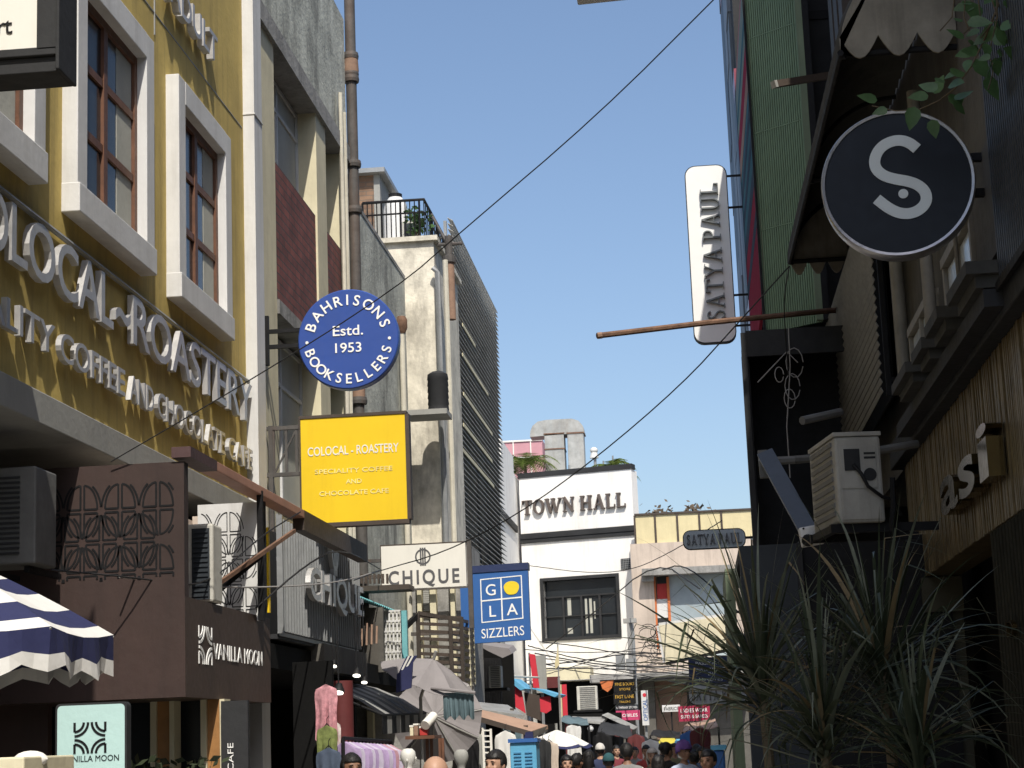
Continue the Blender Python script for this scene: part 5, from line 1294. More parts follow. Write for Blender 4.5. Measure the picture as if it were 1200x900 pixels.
# ================================================================== STREET LEVEL, LEFT
# blue and white striped umbrella
def umbrella(name, label, apex, R0, drop, nseg, bands, mats, rot0=0.0, tilt=None, val=.2, pole=True, group=None, wav=0.03):
    """bands: list of (fraction, material index) along the rib"""
    t = thing(name, label, 'umbrella', (apex[0], apex[1], 0), group); A = Vector(apex); T3 = tilt or Matrix.Identity(3)
    def pt(f_, a):
        k = a / (2 * math.pi) * nseg; ki = math.floor(k); fr_ = k - ki
        a0, a1 = 2 * math.pi * ki / nseg + rot0, 2 * math.pi * (ki + 1) / nseg + rot0
        p0 = Vector((math.cos(a0), math.sin(a0), 0)); p1 = Vector((math.cos(a1), math.sin(a1), 0)); p = p0.lerp(p1, fr_) * R0 * f_
        z = -drop * (f_ ** 1.35) + .04 * math.sin(math.pi * fr_) * f_ * -1
        return A + T3 @ Vector((p.x, p.y, z))
    b = MB(); sub = 4; NS = nseg * sub; fs_ = [0.0]; mi = []
    for f_, m in bands: fs_.append(f_); mi.append(m)
    for i in range(len(fs_) - 1):
        for j in range(NS):
            a0, a1 = 2 * math.pi * j / NS, 2 * math.pi * (j + 1) / NS
            if fs_[i] == 0: b.add([pt(0, a0), pt(fs_[1], a0), pt(fs_[1], a1)], [(0, 1, 2)], mi[i])
            else: b.add([pt(fs_[i], a0), pt(fs_[i + 1], a0), pt(fs_[i + 1], a1), pt(fs_[i], a1)], [(0, 1, 2, 3)], mi[i])
    cn = b.build('canopy', mats, t, smooth=False)
    md = cn.modifiers.new('s', 'SOLIDIFY'); md.thickness = .004
    if val:
        v = MB(); r2 = random.Random(4)
        for j in range(NS * 3):
            a0, a1 = 2 * math.pi * j / (NS * 3), 2 * math.pi * (j + 1) / (NS * 3)
            def low(a): ph = a * nseg * 3; return pt(1, a) + T3 @ Vector((math.cos(a + rot0), math.sin(a + rot0), 0)) * (wav * math.sin(a * 17)) - T3 @ Vector((0, 0, val * (.88 + .12 * math.cos(ph))))
            p0, p1, q0, q1 = pt(1, a0), pt(1, a1), low(a0), low(a1)
            v.add([p0, p1, p1.lerp(q1, .62), p0.lerp(q0, .62)], [(0, 1, 2, 3)], 0); v.add([p0.lerp(q0, .62), p1.lerp(q1, .62), q1, q0], [(0, 1, 2, 3)], 1)
        vo = v.build('valance', [mats[1 % len(mats)], mats[0]] , t); md = vo.modifiers.new('s', 'SOLIDIFY'); md.thickness = .004
    r = MB()
    for j in range(nseg):
        a = 2 * math.pi * j / nseg; r.tube([pt(.02, a) - EZ * .03, pt(.5, a) - EZ * .03, pt(1.0, a) - EZ * .015], .009, 6); r.tube([pt(.55, a) - EZ * .03, A + T3 @ Vector((0, 0, -drop * .95))], .007, 6)
    r.build('rib', M['galv'], t)
    p = MB(); e = A + T3 @ Vector((0, 0, -drop - .25)); p.tube([A + T3 @ Vector((0, 0, .1)), e, (e.x, e.y, .05)], .022, 10); p.lathe((e.x, e.y, 0), [(.28, 0), (.28, .05), (.06, .08)], n=20); p.build('pole', M['galv'], t)
    return t
pv = PY(133, 744, 11.6)
bands = [(.16, 1), (.32, 0), (.46, 1), (.60, 0), (.74, 1), (.88, 1), (1.0, 0)]
bands = [(.18, 0), (.36, 1), (.52, 0), (.66, 1), (.80, 0), (.93, 1), (1.0, 0)]
R0 = 1.35
ctr = Vector((pv.x - R0 * math.cos(R(20)), pv.y - R0 * math.sin(R(20)), pv.z + .62))
umbrella('striped_umbrella', 'navy and white striped patio umbrella at the lower left edge', ctr, R0, .62, 8, bands, [M['cloth_white'], M['cloth_navy']], rot0=R(20), val=.26)

# stall top bottom left
x0, x1, z0, z1 = rectY(-60, 893, 28, 908, 9.6)
t = thing('stall_counter', 'cream stall counter top at the bottom left corner', 'stall', (x0 + .3, 9.6, 0))
b = MB(); b.box(x0, x1, 9.6, 10.4, z1 - .1, z0 + (z1 - z0) + 0.0 + .02); b.box(x0, x1 - .1, 9.66, 10.3, 0, z1 - .101); b.build('body', M['cream'], t, bevel=.01)
b = MB(); p = PY(20, 891, 9.7); b.ball((p.x, 9.9, p.z - .0), .06, 12, 8, (1.6, 1, .8)); b.box(x0, x1 - .25, 9.62, 9.66, z1 + .021, z1 + .05); b.build('folded_cloth', M['offwhite'], t, smooth=True)
# potted plants under the brown box
p = PY(178, 905, 14.6); leafy('potted_plant', 'dark leafy plant at the foot of the left wood column', (p.x, 14.6, .9), .80, .24, 200, M['leaf'], .09, 'plants at the brown cafe door', 31)
p = PY(232, 905, 14.7); leafy('potted_plant', 'dark leafy plant at the foot of the right wood column', (p.x, 14.7, .9), .80, .20, 170, M['leaf'], .09, 'plants at the brown cafe door', 32)

# clothing shop under the grille sign
t = thing('clothing_shop', 'dark open clothing shop under the grille sign with small ceiling lamps', 'shop', (-5, 19, 0))
b = MB(); x0, x1, z0, z1 = rectY(317, 770, 384, 900, 17.6)
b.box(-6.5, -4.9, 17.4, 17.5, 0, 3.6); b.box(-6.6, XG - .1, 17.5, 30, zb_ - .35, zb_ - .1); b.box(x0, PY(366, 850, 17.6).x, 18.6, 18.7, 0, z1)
b.build('shade_wall', M['void'], t)  # near-black slabs paint in the darkness of the shaded shop interior
b = MB(); p = PX(430, 770, XG + .05); q2 = PX(380, 770, XG + .05); b.box(XG - .4, XG + .05, q2.y, p.y, PX(400, 775, XG).z - .15, PX(400, 760, XG).z); b.build('fascia', M['dirtywall'], t)
def lamp(u, v, Y, r_):
    p = PY(u, v, Y); bb = MB(); bb.lathe(p, [(r_ * .5, r_ * 1.6), (r_, r_ * .4), (r_ * 1.05, 0)], ax=(0, .35, 1), n=14); bb.bar(p + EZ * r_ * 1.4, p + EZ * .9, .012); o = bb.build('lamp_can', M['black'], t, smooth=True)
    bb = MB(); bb.lathe(p - Vector((0, r_ * .1, .004)), [(r_ * .85, 0), (r_ * .85, -.01)], ax=(0, .35, 1), n=14); bb.build('bulb', emit('lamp_glow', (1, .95, .85), 2.0), o)
for u, v, Y, r_ in ((391, 780, 20, .04), (418, 791, 21, .05), (397, 811, 18.5, .055), (427, 799, 21.5, .04)): lamp(u, v, Y, r_)
b = MB(); p = PY(402, 850, 19); b.lathe((p.x, 19, 0), [(.11, 0), (.11, 2.45)], n=16); b.build('maroon_column', M['maroon'], t, smooth=True)
# hanging clothes
def garment(bb, c, w_, h_, mi, seed, thick=.05, face=(1, 0)):
    """shirt or dress on a hanger: sloping shoulders, short sleeves, wavy hem"""
    rr = random.Random(seed); ex = Vector((face[0], face[1], 0)).normalized(); ey = Vector((-ex.y, ex.x, 0)); c = Vector(c); n = 12; rows = 9; vs = []
    ph = rr.uniform(0, 6); flare = rr.uniform(.0, .3)
    for s_ in (-1, 1):
        for i in range(rows + 1):
            f_ = (0, .04, .10, .26, .38, .5, .62, .75, .88, 1)[i]
            ww = w_ * ((.46, .90, 1.0, 1.02, .96, .92, .91, .92, .94, .96)[i] + flare * max(0, f_ - .4) * .6)
            for j in range(n + 1):
                g_ = j / n - .5; edge = abs(g_) * 2
                z = -h_ * (f_ ** 1.0) * (.92 + .08 * math.cos(g_ * 7 + ph)) - (w_ * .10 * edge if i < 3 else 0)
                fold = .022 * math.sin(g_ * 17 + ph + f_ * 1.5) * min(1, f_ * 2)
                vs.append(c + ex * (g_ * ww) + EZ * z + ey * (s_ * thick * .5 * (1 - edge ** 4 * .9) + fold))
    k = (rows + 1) * (n + 1); fs = []
    for o in (0, k): fs += [(o + i * (n + 1) + j, o + i * (n + 1) + j + 1, o + (i + 1) * (n + 1) + j + 1, o + (i + 1) * (n + 1) + j) for i in range(rows) for j in range(n)]
    for i in range(rows):
        for j in (0, n): fs.append((i * (n + 1) + j, (i + 1) * (n + 1) + j, k + (i + 1) * (n + 1) + j, k + i * (n + 1) + j))
    fs += [(rows * (n + 1) + j, rows * (n + 1) + j + 1, k + rows * (n + 1) + j + 1, k + rows * (n + 1) + j) for j in range(n)]
    fs += [(j, j + 1, k + j + 1, k + j) for j in range(n)]
    bb.add(vs, fs, mi)
def clothing(label, u, v, Y, w_, h_, m, seed, group=None, face=(1, 0), thick=.06):
    p = PY(u, v, Y); t = thing('hanging_garment', label, 'garment', (p.x, p.y, p.z), group)
    b = MB(); garment(b, p, w_, h_, 0, seed, thick, face); b.build('cloth', m, t, smooth=True)
    h = MB(); h.tube([p + Vector((face[0], face[1], 0)) * (-w_ * .2) - EZ * .03, p + EZ * .02, p + Vector((face[0], face[1], 0)) * (w_ * .2) - EZ * .03], .006, 5); h.tube([p, p + EZ * .06, p + Vector((.02, 0, .09))], .004, 5); h.build('hanger', M['black'], t)
    return t
pinkp = mat('pink_print', (.50, .24, .27), .9, .5, 14, bump=0); grn = mat('olive_print', (.16, .19, .06), .9, .5, 14, bump=0); pale = mat('pale_print', (.50, .42, .40), .9, .4, 14, bump=0); den = mat('denim', (.06, .08, .12), .9, .2, 10); 
clothing('pink printed garment hanging beside the maroon column', 382, 802, 18.2, .22, .62, pinkp, 1)
clothing('olive green printed garment hanging below the pink one', 383, 850, 18.1, .20, .55, grn, 2)
clothing('pale printed garment with a slanted hem right of the olive one', 391, 845, 18.3, .14, .60, pale, 3)
clothing('dark denim garment at the bottom beside the dark shop wall', 385, 876, 17.9, .24, .6, den, 4)
t = thing('clothes_rail', 'black clothes rail of lilac garments in front of the black striped awning', 'clothes rail', PY(428, 865, 18.6))
b = MB(); pa, pb = PY(402, 865, 18.2), PY(458, 869, 19.4); b.tube([pa, pb], .018, 8); b.tube([pa, (pa.x, pa.y, 0)], .018, 8); b.tube([pb, (pb.x, pb.y, 0)], .018, 8); b.build('rail', M['black'], t)
lil = [mat('lilac_cloth', (.36, .27, .44), .9, .15, 8), mat('pale_lilac_cloth', (.46, .42, .52), .9, .15, 8), mat('rose_cloth', (.42, .24, .28), .9, .2, 8)]
for i in range(14):
    p = pa.lerp(pb, (i + .5) / 14); tt = thing('hanging_garment', ('rose garment' if i == 11 else 'lilac or pale lilac garment') + ' packed on the black clothes rail', 'garment', p, 'garments on the clothes rail')
    b = MB(); garment(b, p - EZ * .03, .42, .85, 0, 40 + i, .05, (.86, -.5)); b.build('cloth', lil[[0, 1, 0, 0, 1, 0, 1, 0, 0, 1, 0, 2, 1, 2][i]], tt, smooth=True)
    b = MB(); b.tube([p + EZ * .02, p - EZ * .04], .006, 5); b.build('hanger', M['black'], tt)
# striped awning
t = thing('striped_awning', 'black and grey striped shop awning in shade beside the grey umbrellas', 'awning', PY(435, 840, 21))
pa, pb = PY(408, 812, 22.0), PY(462, 812, 24.0)
b = MB(); n = 10; dx = .95; dz = PY(430, 808, 22).z - PY(430, 842, 22).z
for i in range(n):
    p0 = pa.lerp(pb, i / n); p1 = pa.lerp(pb, (i + 1) / n)
    f = lambda p, k: Vector((p.x - .55 + dx * k, p.y, p.z + .15 - dz * k * k * .9 - .12 * k))
    for a, e in ((0, .35), (.35, .7), (.7, 1)): b.add([f(p0, a), f(p1, a), f(p1, e), f(p0, e)], [(0, 1, 2, 3)], i % 2)
    l0, l1 = f(p0, 1), f(p1, 1); b.add([l0, l1, l1 - EZ * .22, l0 - EZ * .22], [(0, 1, 2, 3)], i % 2)
o = b.build('fabric', [M['black'], mat('grey_stripe', (.26, .26, .25), .9, .1, 4)], t); md = o.modifiers.new('s', 'SOLIDIFY'); md.thickness = .006
b = MB(); b.tube([f(pa, 1), f(pb, 1)], .015, 6); b.tube([f(pa, 0), f(pa, 1)], .015, 6); b.tube([f(pb, 0), f(pb, 1)], .015, 6); b.build('frame', M['black'], t)

# grey patio umbrellas
tl = Matrix.Rotation(R(-30), 3, 'X') @ Matrix.Rotation(R(8), 3, 'Y')
p = PY(508, 772, 23.2)
umbrella('patio_umbrella', 'grey canvas umbrella tilted away with a navy striped end panel', (p.x, 23.2, p.z), .62, .26, 8, [(.5, 0), (.8, 0), (1, 0)], [M['cloth_grey'], M['cloth_navy']], val=0, tilt=Matrix.Rotation(R(22), 3, 'Y') @ Matrix.Rotation(R(10), 3, 'X'))
t = bpy.context.scene.objects['patio_umbrella']
p = PY(508, 838, 24.2)
umbrella('patio_umbrella', 'grey canvas umbrella tipped on edge below the navy ended one', (p.x, 24.3, p.z), .60, .22, 10, [(.5, 0), (1, 0)], [M['cloth_grey'], M['teal']], val=0, tilt=Matrix.Rotation(R(80), 3, 'X') @ Matrix.Rotation(R(10), 3, 'Z'))
t = thing('navy_banner', 'navy cloth panel with pale stripes tied over the left end of the grey umbrella', 'banner', PY(472, 785, 22.6))
b = MB(); P4 = [PY(465, 790, 22.6), PY(484, 776, 22.6), PY(482, 806, 22.6), PY(464, 812, 22.6)]; b.prism(P4, (0, .03, 0)); P5 = [PY(467, 788, 22.6), PY(476, 769, 22.6), PY(489, 768, 22.6), PY(483, 777, 22.6)]; b.prism([p + Vector((0, .02, 0)) for p in P5], (0, .03, 0)); b.build('cloth', M['cloth_navy'], t)
b = MB()
for k in (.25, .6): a = P5[0].lerp(P5[3], k); e = P5[1].lerp(P5[2], k); b.bar(a + Vector((0, .012, 0)), e + Vector((0, .012, 0)), .02, .01, up=(0, 1, 0))
b.build('stripe', M['cloth_white'], t)
t = thing('cloth_fringe', 'teal grey pleated cloth hanging from a pole right of the grey umbrellas', 'cloth', PY(536, 812, 22.8))
b = MB(); pa, pb = PY(519, 812, 22.8), PY(555, 811, 22.8); n = 24; vs = []
for i in range(n + 1):
    p = pa.lerp(pb, i / n); d = Vector((0, .03 * math.sin(i * 1.7), 0)); vs += [p, p + d - EZ * (.30 + .03 * math.sin(i * .9))]
b.add(vs, [(2 * i, 2 * i + 2, 2 * i + 3, 2 * i + 1) for i in range(n)]); o = b.build('cloth', M['teal'], t); md = o.modifiers.new('s', 'SOLIDIFY'); md.thickness = .006
b = MB(); b.tube([PY(505, 806, 22.75), PY(540, 810, 22.75), PY(557, 812, 22.75)], .022, 8); b.build('rolled_edge', M['cloth_grey'], t, smooth=True)
# stall with cylinder items
t = thing('stall_table', 'small wooden stall table of boxes under the grey umbrellas', 'stall', PY(497, 866, 21.5))
x0, x1, z0, z1 = rectY(478, 862, 512, 866, 21.5)
b = MB(); b.box(x0, x1, 21.3, 21.9, z0, z1); b.build('top', M['wood'], t)
b = MB()
for u in (501, 506, 516, 519): p = PY(u, 880, 21.6); b.bar((p.x, 21.6, 0), (p.x, 21.6, z0), .035)
b.build_each('leg', M['wood'], t)
tt = thing('rolled_poster', 'white rolled tube leaning on the wooden stall table', 'roll', PY(503, 850, 21.5)); b = MB(); b.tube([PY(498, 850, 21.4), PY(508, 839, 21.6)], .055, 12); b.build('tube', M['offwhite'], tt, smooth=True)
for (u, v, w_, m, nm) in ((488, 855, 5, 'terracotta', 'small terracotta box standing upright on the stall table left of the roll'), (497, 858, 9, 'redpanel', 'low red box on the stall table beside the roll'), (483, 857, 4, 'cream', 'narrow cream box at the left end of the stall table')):
    xa, xb, za, zb2 = rectY(u - w_ / 2, v - 5, u + w_ / 2, 862, 21.5); tt = thing('stall_box', nm, 'box', ((xa + xb) / 2, 21.5, z1))
    b = MB(); b.box(xa, xb, 21.45, 21.6, z1 + .001, zb2); b.build('box_body', M[m], tt, bevel=.005); b = MB(); b.box(xa - .004, xb + .004, 21.446, 21.604, zb2 + .001, zb2 + .02); b.build('lid', M['offwhite'], tt)

# blue roofed stall
t = thing('blue_roof_lean_to', 'lean-to with a blue corrugated roof edge and white barred window under the blade sign', 'lean-to', PY(445, 740, 26))
b = MB(); pa, pb = PY(418, 699, 24.4), PY(476, 722, 27.2); n = 26; vs = []
for i in range(n * 2 + 1):
    p = pa.lerp(pb, i / (n * 2)); zz = .025 * (i % 2); vs += [p + EZ * zz, p + Vector((-.9, 0, .35 + zz))]
b.add(vs, [(2*i, 2*i+2, 2*i+3, 2*i+1) for i in range(n * 2)]); o = b.build('roof', M['turq'], t, fixn=False); md = o.modifiers.new('s', 'SOLIDIFY'); md.thickness = .012
b = MB(); x0, x1, z0, z1 = rectY(420, 712, 449, 762, 25.5); b.box(x0 - .8, x1, 25.5, 25.6, z0 - .3, z1); b.build('wall', M['dirtywall'], t)
b = MB(); x0, x1, z0, z1 = rectY(448, 716, 470, 776, 26.2); b.box(x0, x1, 26.24, 26.3, z0, z1); b.build('window_glass', M['curtain'], t)
b = MB(); xx0, xx1, _, _ = rectY(470, 716, 477, 776, 26.2); b.box(xx0, xx1, 26.2, 26.3, z0, z1); b.build('turquoise_post', M['turq'], t)
b = MB()
for i in range(6): x = x0 + (x1 - x0) * i / 5; b.box(x - .012, x + .012, 26.2, 26.23, z0, z1)
for i in range(6): z = z0 + (z1 - z0) * i / 5; b.box(x0, x1, 26.19, 26.199, z - .012, z + .012)
b.build('window_bars', M['white'], t)
t = thing('rusty_balcony_edge', 'dark rusty balcony edge sticking out below the off white blade sign', 'ledge', PY(450, 690, 26.6))
b = MB(); b.box(-5.3, PY(482, 690, 26.6).x, 26.4, 26.9, PY(450, 693, 26.6).z, PY(450, 687, 26.6).z)
for i in range(7): p = PY(424 + i * 5, 684, 26.6); b.bar((p.x, 26.6, p.z), (p.x, 26.6, p.z + .14), .03)
b.build('edge', M['browndark'], t)
# display of brown tubes by the grille sign
t = thing('bamboo_rack', 'row of upright brown bags on the ledge below the lean-to wall', 'rack', PY(432, 755, 24))
b = MB()
for i in range(7): p = PY(424 + i * 2.9, 757 - i * .5, 23.8); b.bar(p, p + Vector((.01, 0, .22 + .03 * (i % 3))), .022, .03, mi=i % 2)
b.build('sticks', [M['tan'], M['darkwood']], t)

# cream columned house behind the slatted stair
t = thing('cream_column_house', 'cream house with pilasters and louvred shutter behind the slatted metal stair', 'house', (-5, 31, 0))
b = MB(); x0, x1, z0, z1 = rectY(425, 640, 552, 890, 31.2); b.box(x0 - .5, x1, 31.4, 33, 0, z1); b.build('wall', M['concrete2'], t)
b = MB()
for u0, u1 in ((427, 434), (489, 494), (504, 511), (528, 533)): p, q2 = PY(u0, 710, 31.2), PY(u1, 710, 31.2); b.box(p.x, q2.x, 31.2, 31.39, 0, z1)
b.build_each('pilaster', M['cream'], t)
b = MB(); xa, xb, za, zb2 = rectY(495, 655, 503, 716, 31.25)
for i in range(26): z = za + (zb2 - za) * i / 25; b.box(xa, xb, 31.3, 31.38, z, z + .03)
b.build('shutter', M['band'], t)
t = thing('slatted_stair', 'dark metal balcony of horizontal slats with a sloping handrail behind the grey umbrella', 'railing', PY(515, 760, 29))
b = MB(); YB3 = 29.0
pa, pb = PY(490, 722, YB3), PY(541, 727, YB3)
for i in range(15):
    z = pa.z - i * .115; b.bar((pa.x, YB3, z), (pb.x, YB3, z - .06), .035, .05)
for i in range(15):
    z = pa.z - i * .115; b.bar((pb.x - .17, YB3 - .02, z - .06), (pb.x + .0, YB3 + 1.2, z - .06), .03, .05)
b.build('slats', M['browndark'], t)
b = MB()
for p in (pa, PY(528, 727, YB3), pb): b.bar((p.x, YB3 - .03, 0), (p.x, YB3 - .03, p.z + .05), .06)
b.bar(pa + EZ * .05, pb + EZ * .0, .06); b.build('posts', M['darkwood'], t)
b = MB(); b.bar(PY(490, 720, YB3), PY(452, 758, YB3 - .6), .07); b.bar(PY(450, 751, YB3 - .6), PY(458, 762, YB3 - .6), .07); b.build('handrail', M['black'], t)
t = thing('blue_white_pillar', 'blue topped cream pillar with narrow slats left of the blue square sign', 'pillar', PY(550, 760, 30))
b = MB(); x0, x1, z0, z1 = rectY(540, 689, 549, 736, 30); b.box(x0, x1, 30, 30.2, z0, z1); b.build('blue_top', M['blue2'], t)
b = MB(); b.box(x0 + .02, x1 - .0, 30.01, 30.25, 0, z0 - .001); b.build('column', M['cream'], t)
b = MB(); xa, xb, za, zb2 = rectY(547, 735, 556, 802, 30.3); b.box(x1 + .002, xb, 30.3, 30.4, za, zb2)
for i in range(9): z = za + (zb2 - za) * i / 8; b.bar((x1 + .002, 30.28, z + .04), (xb, 30.28, z - .04), .03, .03, mi=1)
b.build('slats', [M['cream'], M['charcoal']], t)

# dark shop below the blue sign
t = thing('black_garment_shop', 'dark shop front with hanging black clothes and pale cloth hood below the blue square sign', 'shop front', PY(575, 780, 36))
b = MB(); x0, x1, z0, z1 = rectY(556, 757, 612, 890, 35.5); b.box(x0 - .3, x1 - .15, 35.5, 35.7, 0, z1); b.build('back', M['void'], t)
b = MB(); b.prism([PY(556, 754, 33), PY(596, 760, 33), PY(600, 766, 33), PY(589, 771, 33), PY(572, 763, 33)], (0, .9, .1)); b.build('hood', M['cloth_grey'], t)
b = MB()
for i in range(16): p = PY(559 + i * 1.7, 771, 35.3); garment(b, p, .10, 1.2, 0, i, .04)
b.build('black_garments', M['black'], t)
def ac(u0, v0, u1, v1, Y, label):
    x0, x1, z0, z1 = rectY(u0, v0, u1, v1, Y); t = thing('outdoor_unit', label, 'air conditioner', ((x0 + x1) / 2, Y, z0)); w_, h_ = x1 - x0, z1 - z0
    b = MB(); b.box(x0, x1, Y, Y + .35, z0, z1); b.build('casing', M['acwhite'], t, bevel=.015)
    b = MB()
    for i in range(12): z = z0 + h_ * (.06 + .88 * i / 11); b.box(x0 + w_ * .15, x1 - w_ * .1, Y - .012, Y - .001, z - h_ * .018, z + h_ * .018)
    b.build('grille', M['acgrey'], t)
    b = MB(); b.bar((x0 - .1, Y + .05, z0 - .03), (x0 - .1, Y + .6, z0 - .03), .04); b.box(x0 - .1, x1 + .1, Y + .02, Y + .6, z0 - .05, z0 - .002); b.build('bracket', M['black'], t)
ac(573, 780, 587, 806, 33.5, 'tall white outdoor unit in the dark shop front below the blue square sign')
ac(676, 804, 700, 832, 55.0, 'white barred outdoor unit above the black clothes at the street end')

# red and blue awnings of the middle distance
t = thing('pale_board', 'plain grey board beside the tall red banner under the town hall', 'board', PY(640, 790, 42))
b = MB(); x0, x1, z0, z1 = rectY(628, 768, 640, 812, 42); b.box(x0, x1, 42, 42.1, z0, z1); b.build('panel', M['band'], t); b = MB(); b.bar(((x0 + x1) / 2, 42.15, 0), ((x0 + x1) / 2, 42.15, z1), .06); b.build('post', M['grey'], t)
t = thing('red_banner', 'tall narrow red banner leaning beside the grey board', 'banner', PY(626, 790, 41))
b = MB(); b.prism([PY(620, 766, 41), PY(627, 767, 41), PY(632, 806, 41), PY(625, 806, 41)], (0, .06, 0)); b.build('cloth', M['red'], t); b = MB(); b.bar(PY(620, 765, 41.1), Vector((PY(620, 765, 41).x, 41.1, 0)), .04); b.build('pole', M['grey'], t)
t = thing('shade_frame', 'metal shade frame with pale blue roof sheets and red cloth panels', 'canopy', PY(620, 810, 38))
b = MB(); b.prism([PY(592, 795, 38), PY(600, 795, 38), PY(616, 807, 38), PY(610, 809, 38)], (.1, .9, 0)); b.prism([PY(622, 806, 39), PY(630, 807, 39), PY(655, 814, 39), PY(650, 817, 39)], (.1, .9, 0)); b.build('blue_sheet', M['skyblue'], t)
b = MB(); b.prism([PY(594, 799, 38.1), PY(611, 808, 38.1), PY(616, 836, 38.1), PY(595, 823, 38.1)], (0, .04, 0)); b.build('left_red_cloth', M['red'], t)
b = MB(); b.prism([PY(632, 817, 39.1), PY(645, 816, 39.1), PY(646, 832, 39.1), PY(640, 836, 39.1), PY(633, 834, 39.1)], (0, .04, 0)); b.build('right_red_cloth', M['red'], t)
b = MB(); b.prism([PY(614, 811, 38.4), PY(632, 815, 38.4), PY(634, 845, 38.4), PY(617, 838, 38.4)], (0, .04, 0)); b.build('brown_cloth', M['browndark'], t)
b = MB()
for u in (593, 622, 655): p = PY(u, 800, 38.6); b.tube([(p.x, 38.6, 0), (p.x, 38.6, p.z + .1)], .025, 6)
b.tube([PY(590, 792, 38.5), PY(632, 794, 38.5)], .02, 6); b.build('posts', M['galv'], t)
t = thing('red_sign', 'vertical red shop board with yellow marks beyond the shade frame', 'sign', PY(661, 820, 46))
b = MB(); x0, x1, z0, z1 = rectY(659, 802, 664.5, 841, 46); b.box(x0, x1, 46, 46.1, z0, z1); b.build('panel', M['red'], t)
b = MB(); xa, xb, za, zb2 = rectY(656, 802, 658.6, 841, 46); b.box(xa, xb, 46, 46.1, za, zb2); b.build('yellow_edge', M['paleyellow'], t)
b = MB(); x2, x3, z2, z3 = rectY(641, 793, 656, 806, 46.2); b.box(x2, x3, 46.2, 46.3, z2, z3); b.bar(((x0 + x1) / 2, 46.2, 0), ((x0 + x1) / 2, 46.2, z1), .06); b.build('red_box', M['maroon'], t)
t = thing('yellow_flag', 'small yellow brown flag on a thin pole before the white town hall wall', 'flag', PY(653, 790, 44))
b = MB(); b.prism([PY(653.5, 757, 44), PY(655.5, 779, 44), PY(651, 784, 44), PY(650, 778, 44), PY(652.5, 766, 44)], (0, .03, 0)); b.build('cloth', M['paleyellow'], t); b = MB(); b.tube([PY(653.5, 753, 44.05), Vector((PY(653, 800, 44).x, 44.05, 0))], .015, 6); b.build('pole', M['grey'], t)
t = thing('tan_awning', 'sloping tan sheet awning with dark boxed end above the blue cabinet', 'awning', PY(590, 850, 27))
b = MB(); pts = [PY(553, 829, 27), PY(642, 850, 27), PY(622, 857, 26.4), PY(545, 836, 26.4)]
b.prism(pts, (0, 0, -.05)); b.build('sheet', M['tan'], t)
b = MB(); b.prism([PY(622, 857.5, 26.4), PY(642, 850.5, 27), PY(642, 857, 27), PY(623, 866, 26.4)], (-.12, .1, 0)); b.build('boxed_end', M['dirtywall'], t)
b = MB(); b.bar(PY(545, 838, 26.4), PY(622, 860, 26.4), .09, .07)
for u in (548, 616): p = PY(u, 850, 26.6); b.bar((p.x, 26.6, 0), (p.x, 26.6, p.z), .06)
b.build('frame', M['browndark'], t)
t = thing('tan_awning', 'flat grey green awning sheet stepping up behind the sloping tan one', 'awning', PY(590, 828, 29))
b = MB(); b.prism([PY(553, 822, 30), PY(595, 826, 30), PY(614, 838, 29), PY(554, 830, 29)], (0, 0, -.05)); b.build('sheet', M['galv'], t); b = MB()
for u in (560, 600): p = PY(u, 830, 29.4); b.bar((p.x, 29.4, 0), (p.x, 29.4, p.z), .06)
b.build_each('post', M['browndark'], t)
t = thing('blue_cabinet', 'pale blue painted cabinet with louvred doors standing under the tan awning', 'cabinet', PY(614, 899, 25))
x0, x1, z0, z1 = rectY(599, 870, 630, 960, 25)
b = MB(); b.box(x0, x1, 25, 25.5, 0, z1); b.build('body', M['skyblue'], t, bevel=.01)
b = MB(); b.box(x0 - .02, x1 + .02, 24.97, 25.5, z1 + .001, z1 + .05); b.build('top', M['blue2'], t)
b = MB()
for k in (.28, .70):
    for i in range(6): z = z1 - .14 - i * .045; b.box(x0 + (x1 - x0) * (k - .14), x0 + (x1 - x0) * (k + .14), 24.985, 24.999, z, z + .015)
b.build('louvres', mat('deep_sky_blue', (.07, .24, .42), .5, .05), t)
b = MB(); b.prism([PY(616, 858, 25.2), PY(624, 857, 25.2), PY(625, 869, 25.2), PY(613, 869, 25.2)], (0, .1, 0)); b.build('blue_cloth', M['navy'], t)
t = thing('ladder', 'white ladder standing beside white cloth behind the blue cabinet', 'ladder', PY(570, 880, 26))
b = MB()
for u in (566, 575): p = PY(u, 854, 26); b.bar((p.x, 26, 0), (p.x, 26, p.z), .03)
for i in range(7): pa = PY(566, 856 + i * 6.5, 26); pb = PY(575, 856 + i * 6.5, 26); b.bar(pa, pb, .02)
b.build('rails_and_rungs', M['offwhite'], t)
clothing('white garment hanging between ladder and blue cabinet', 592, 856, 26.2, .30, .9, M['cloth_white'], 61)
clothing('pale grey garment hanging left of the ladder', 557, 858, 26.4, .22, .8, M['band'], 62)
umbrella('patio_umbrella', 'white patio umbrella with a blue hem over the street behind the tan awning', PY(652, 855, 31), .58, .28, 8, [(.5, 0), (.9, 0), (1.0, 1)], [M['cloth_white'], M['navy']], val=0)
t = thing('mannequin_head', 'white mannequin head between the lilac garments and the stall table', 'mannequin', PY(478, 900, 17))
def mannequin(u, v, Y, wpx, m=None):
    p = PY(u, v, Y); r = wpx / 2 / F * Y * 1.02
    b = MB(); pr = [(0.02, 1.25), (.55, 1.2), (.9, .85), (1.0, .35), (.92, -.2), (.72, -.65), (.55, -.95), (.5, -1.5), (.62, -1.9), (1.6, -2.4), (2.0, -3.2), (1.9, -6), (1.6, -7)]
    b.lathe(p - EZ * (r * 1.25), [(a * r, h * r) for a, h in pr], n=24)
    return b, p, r
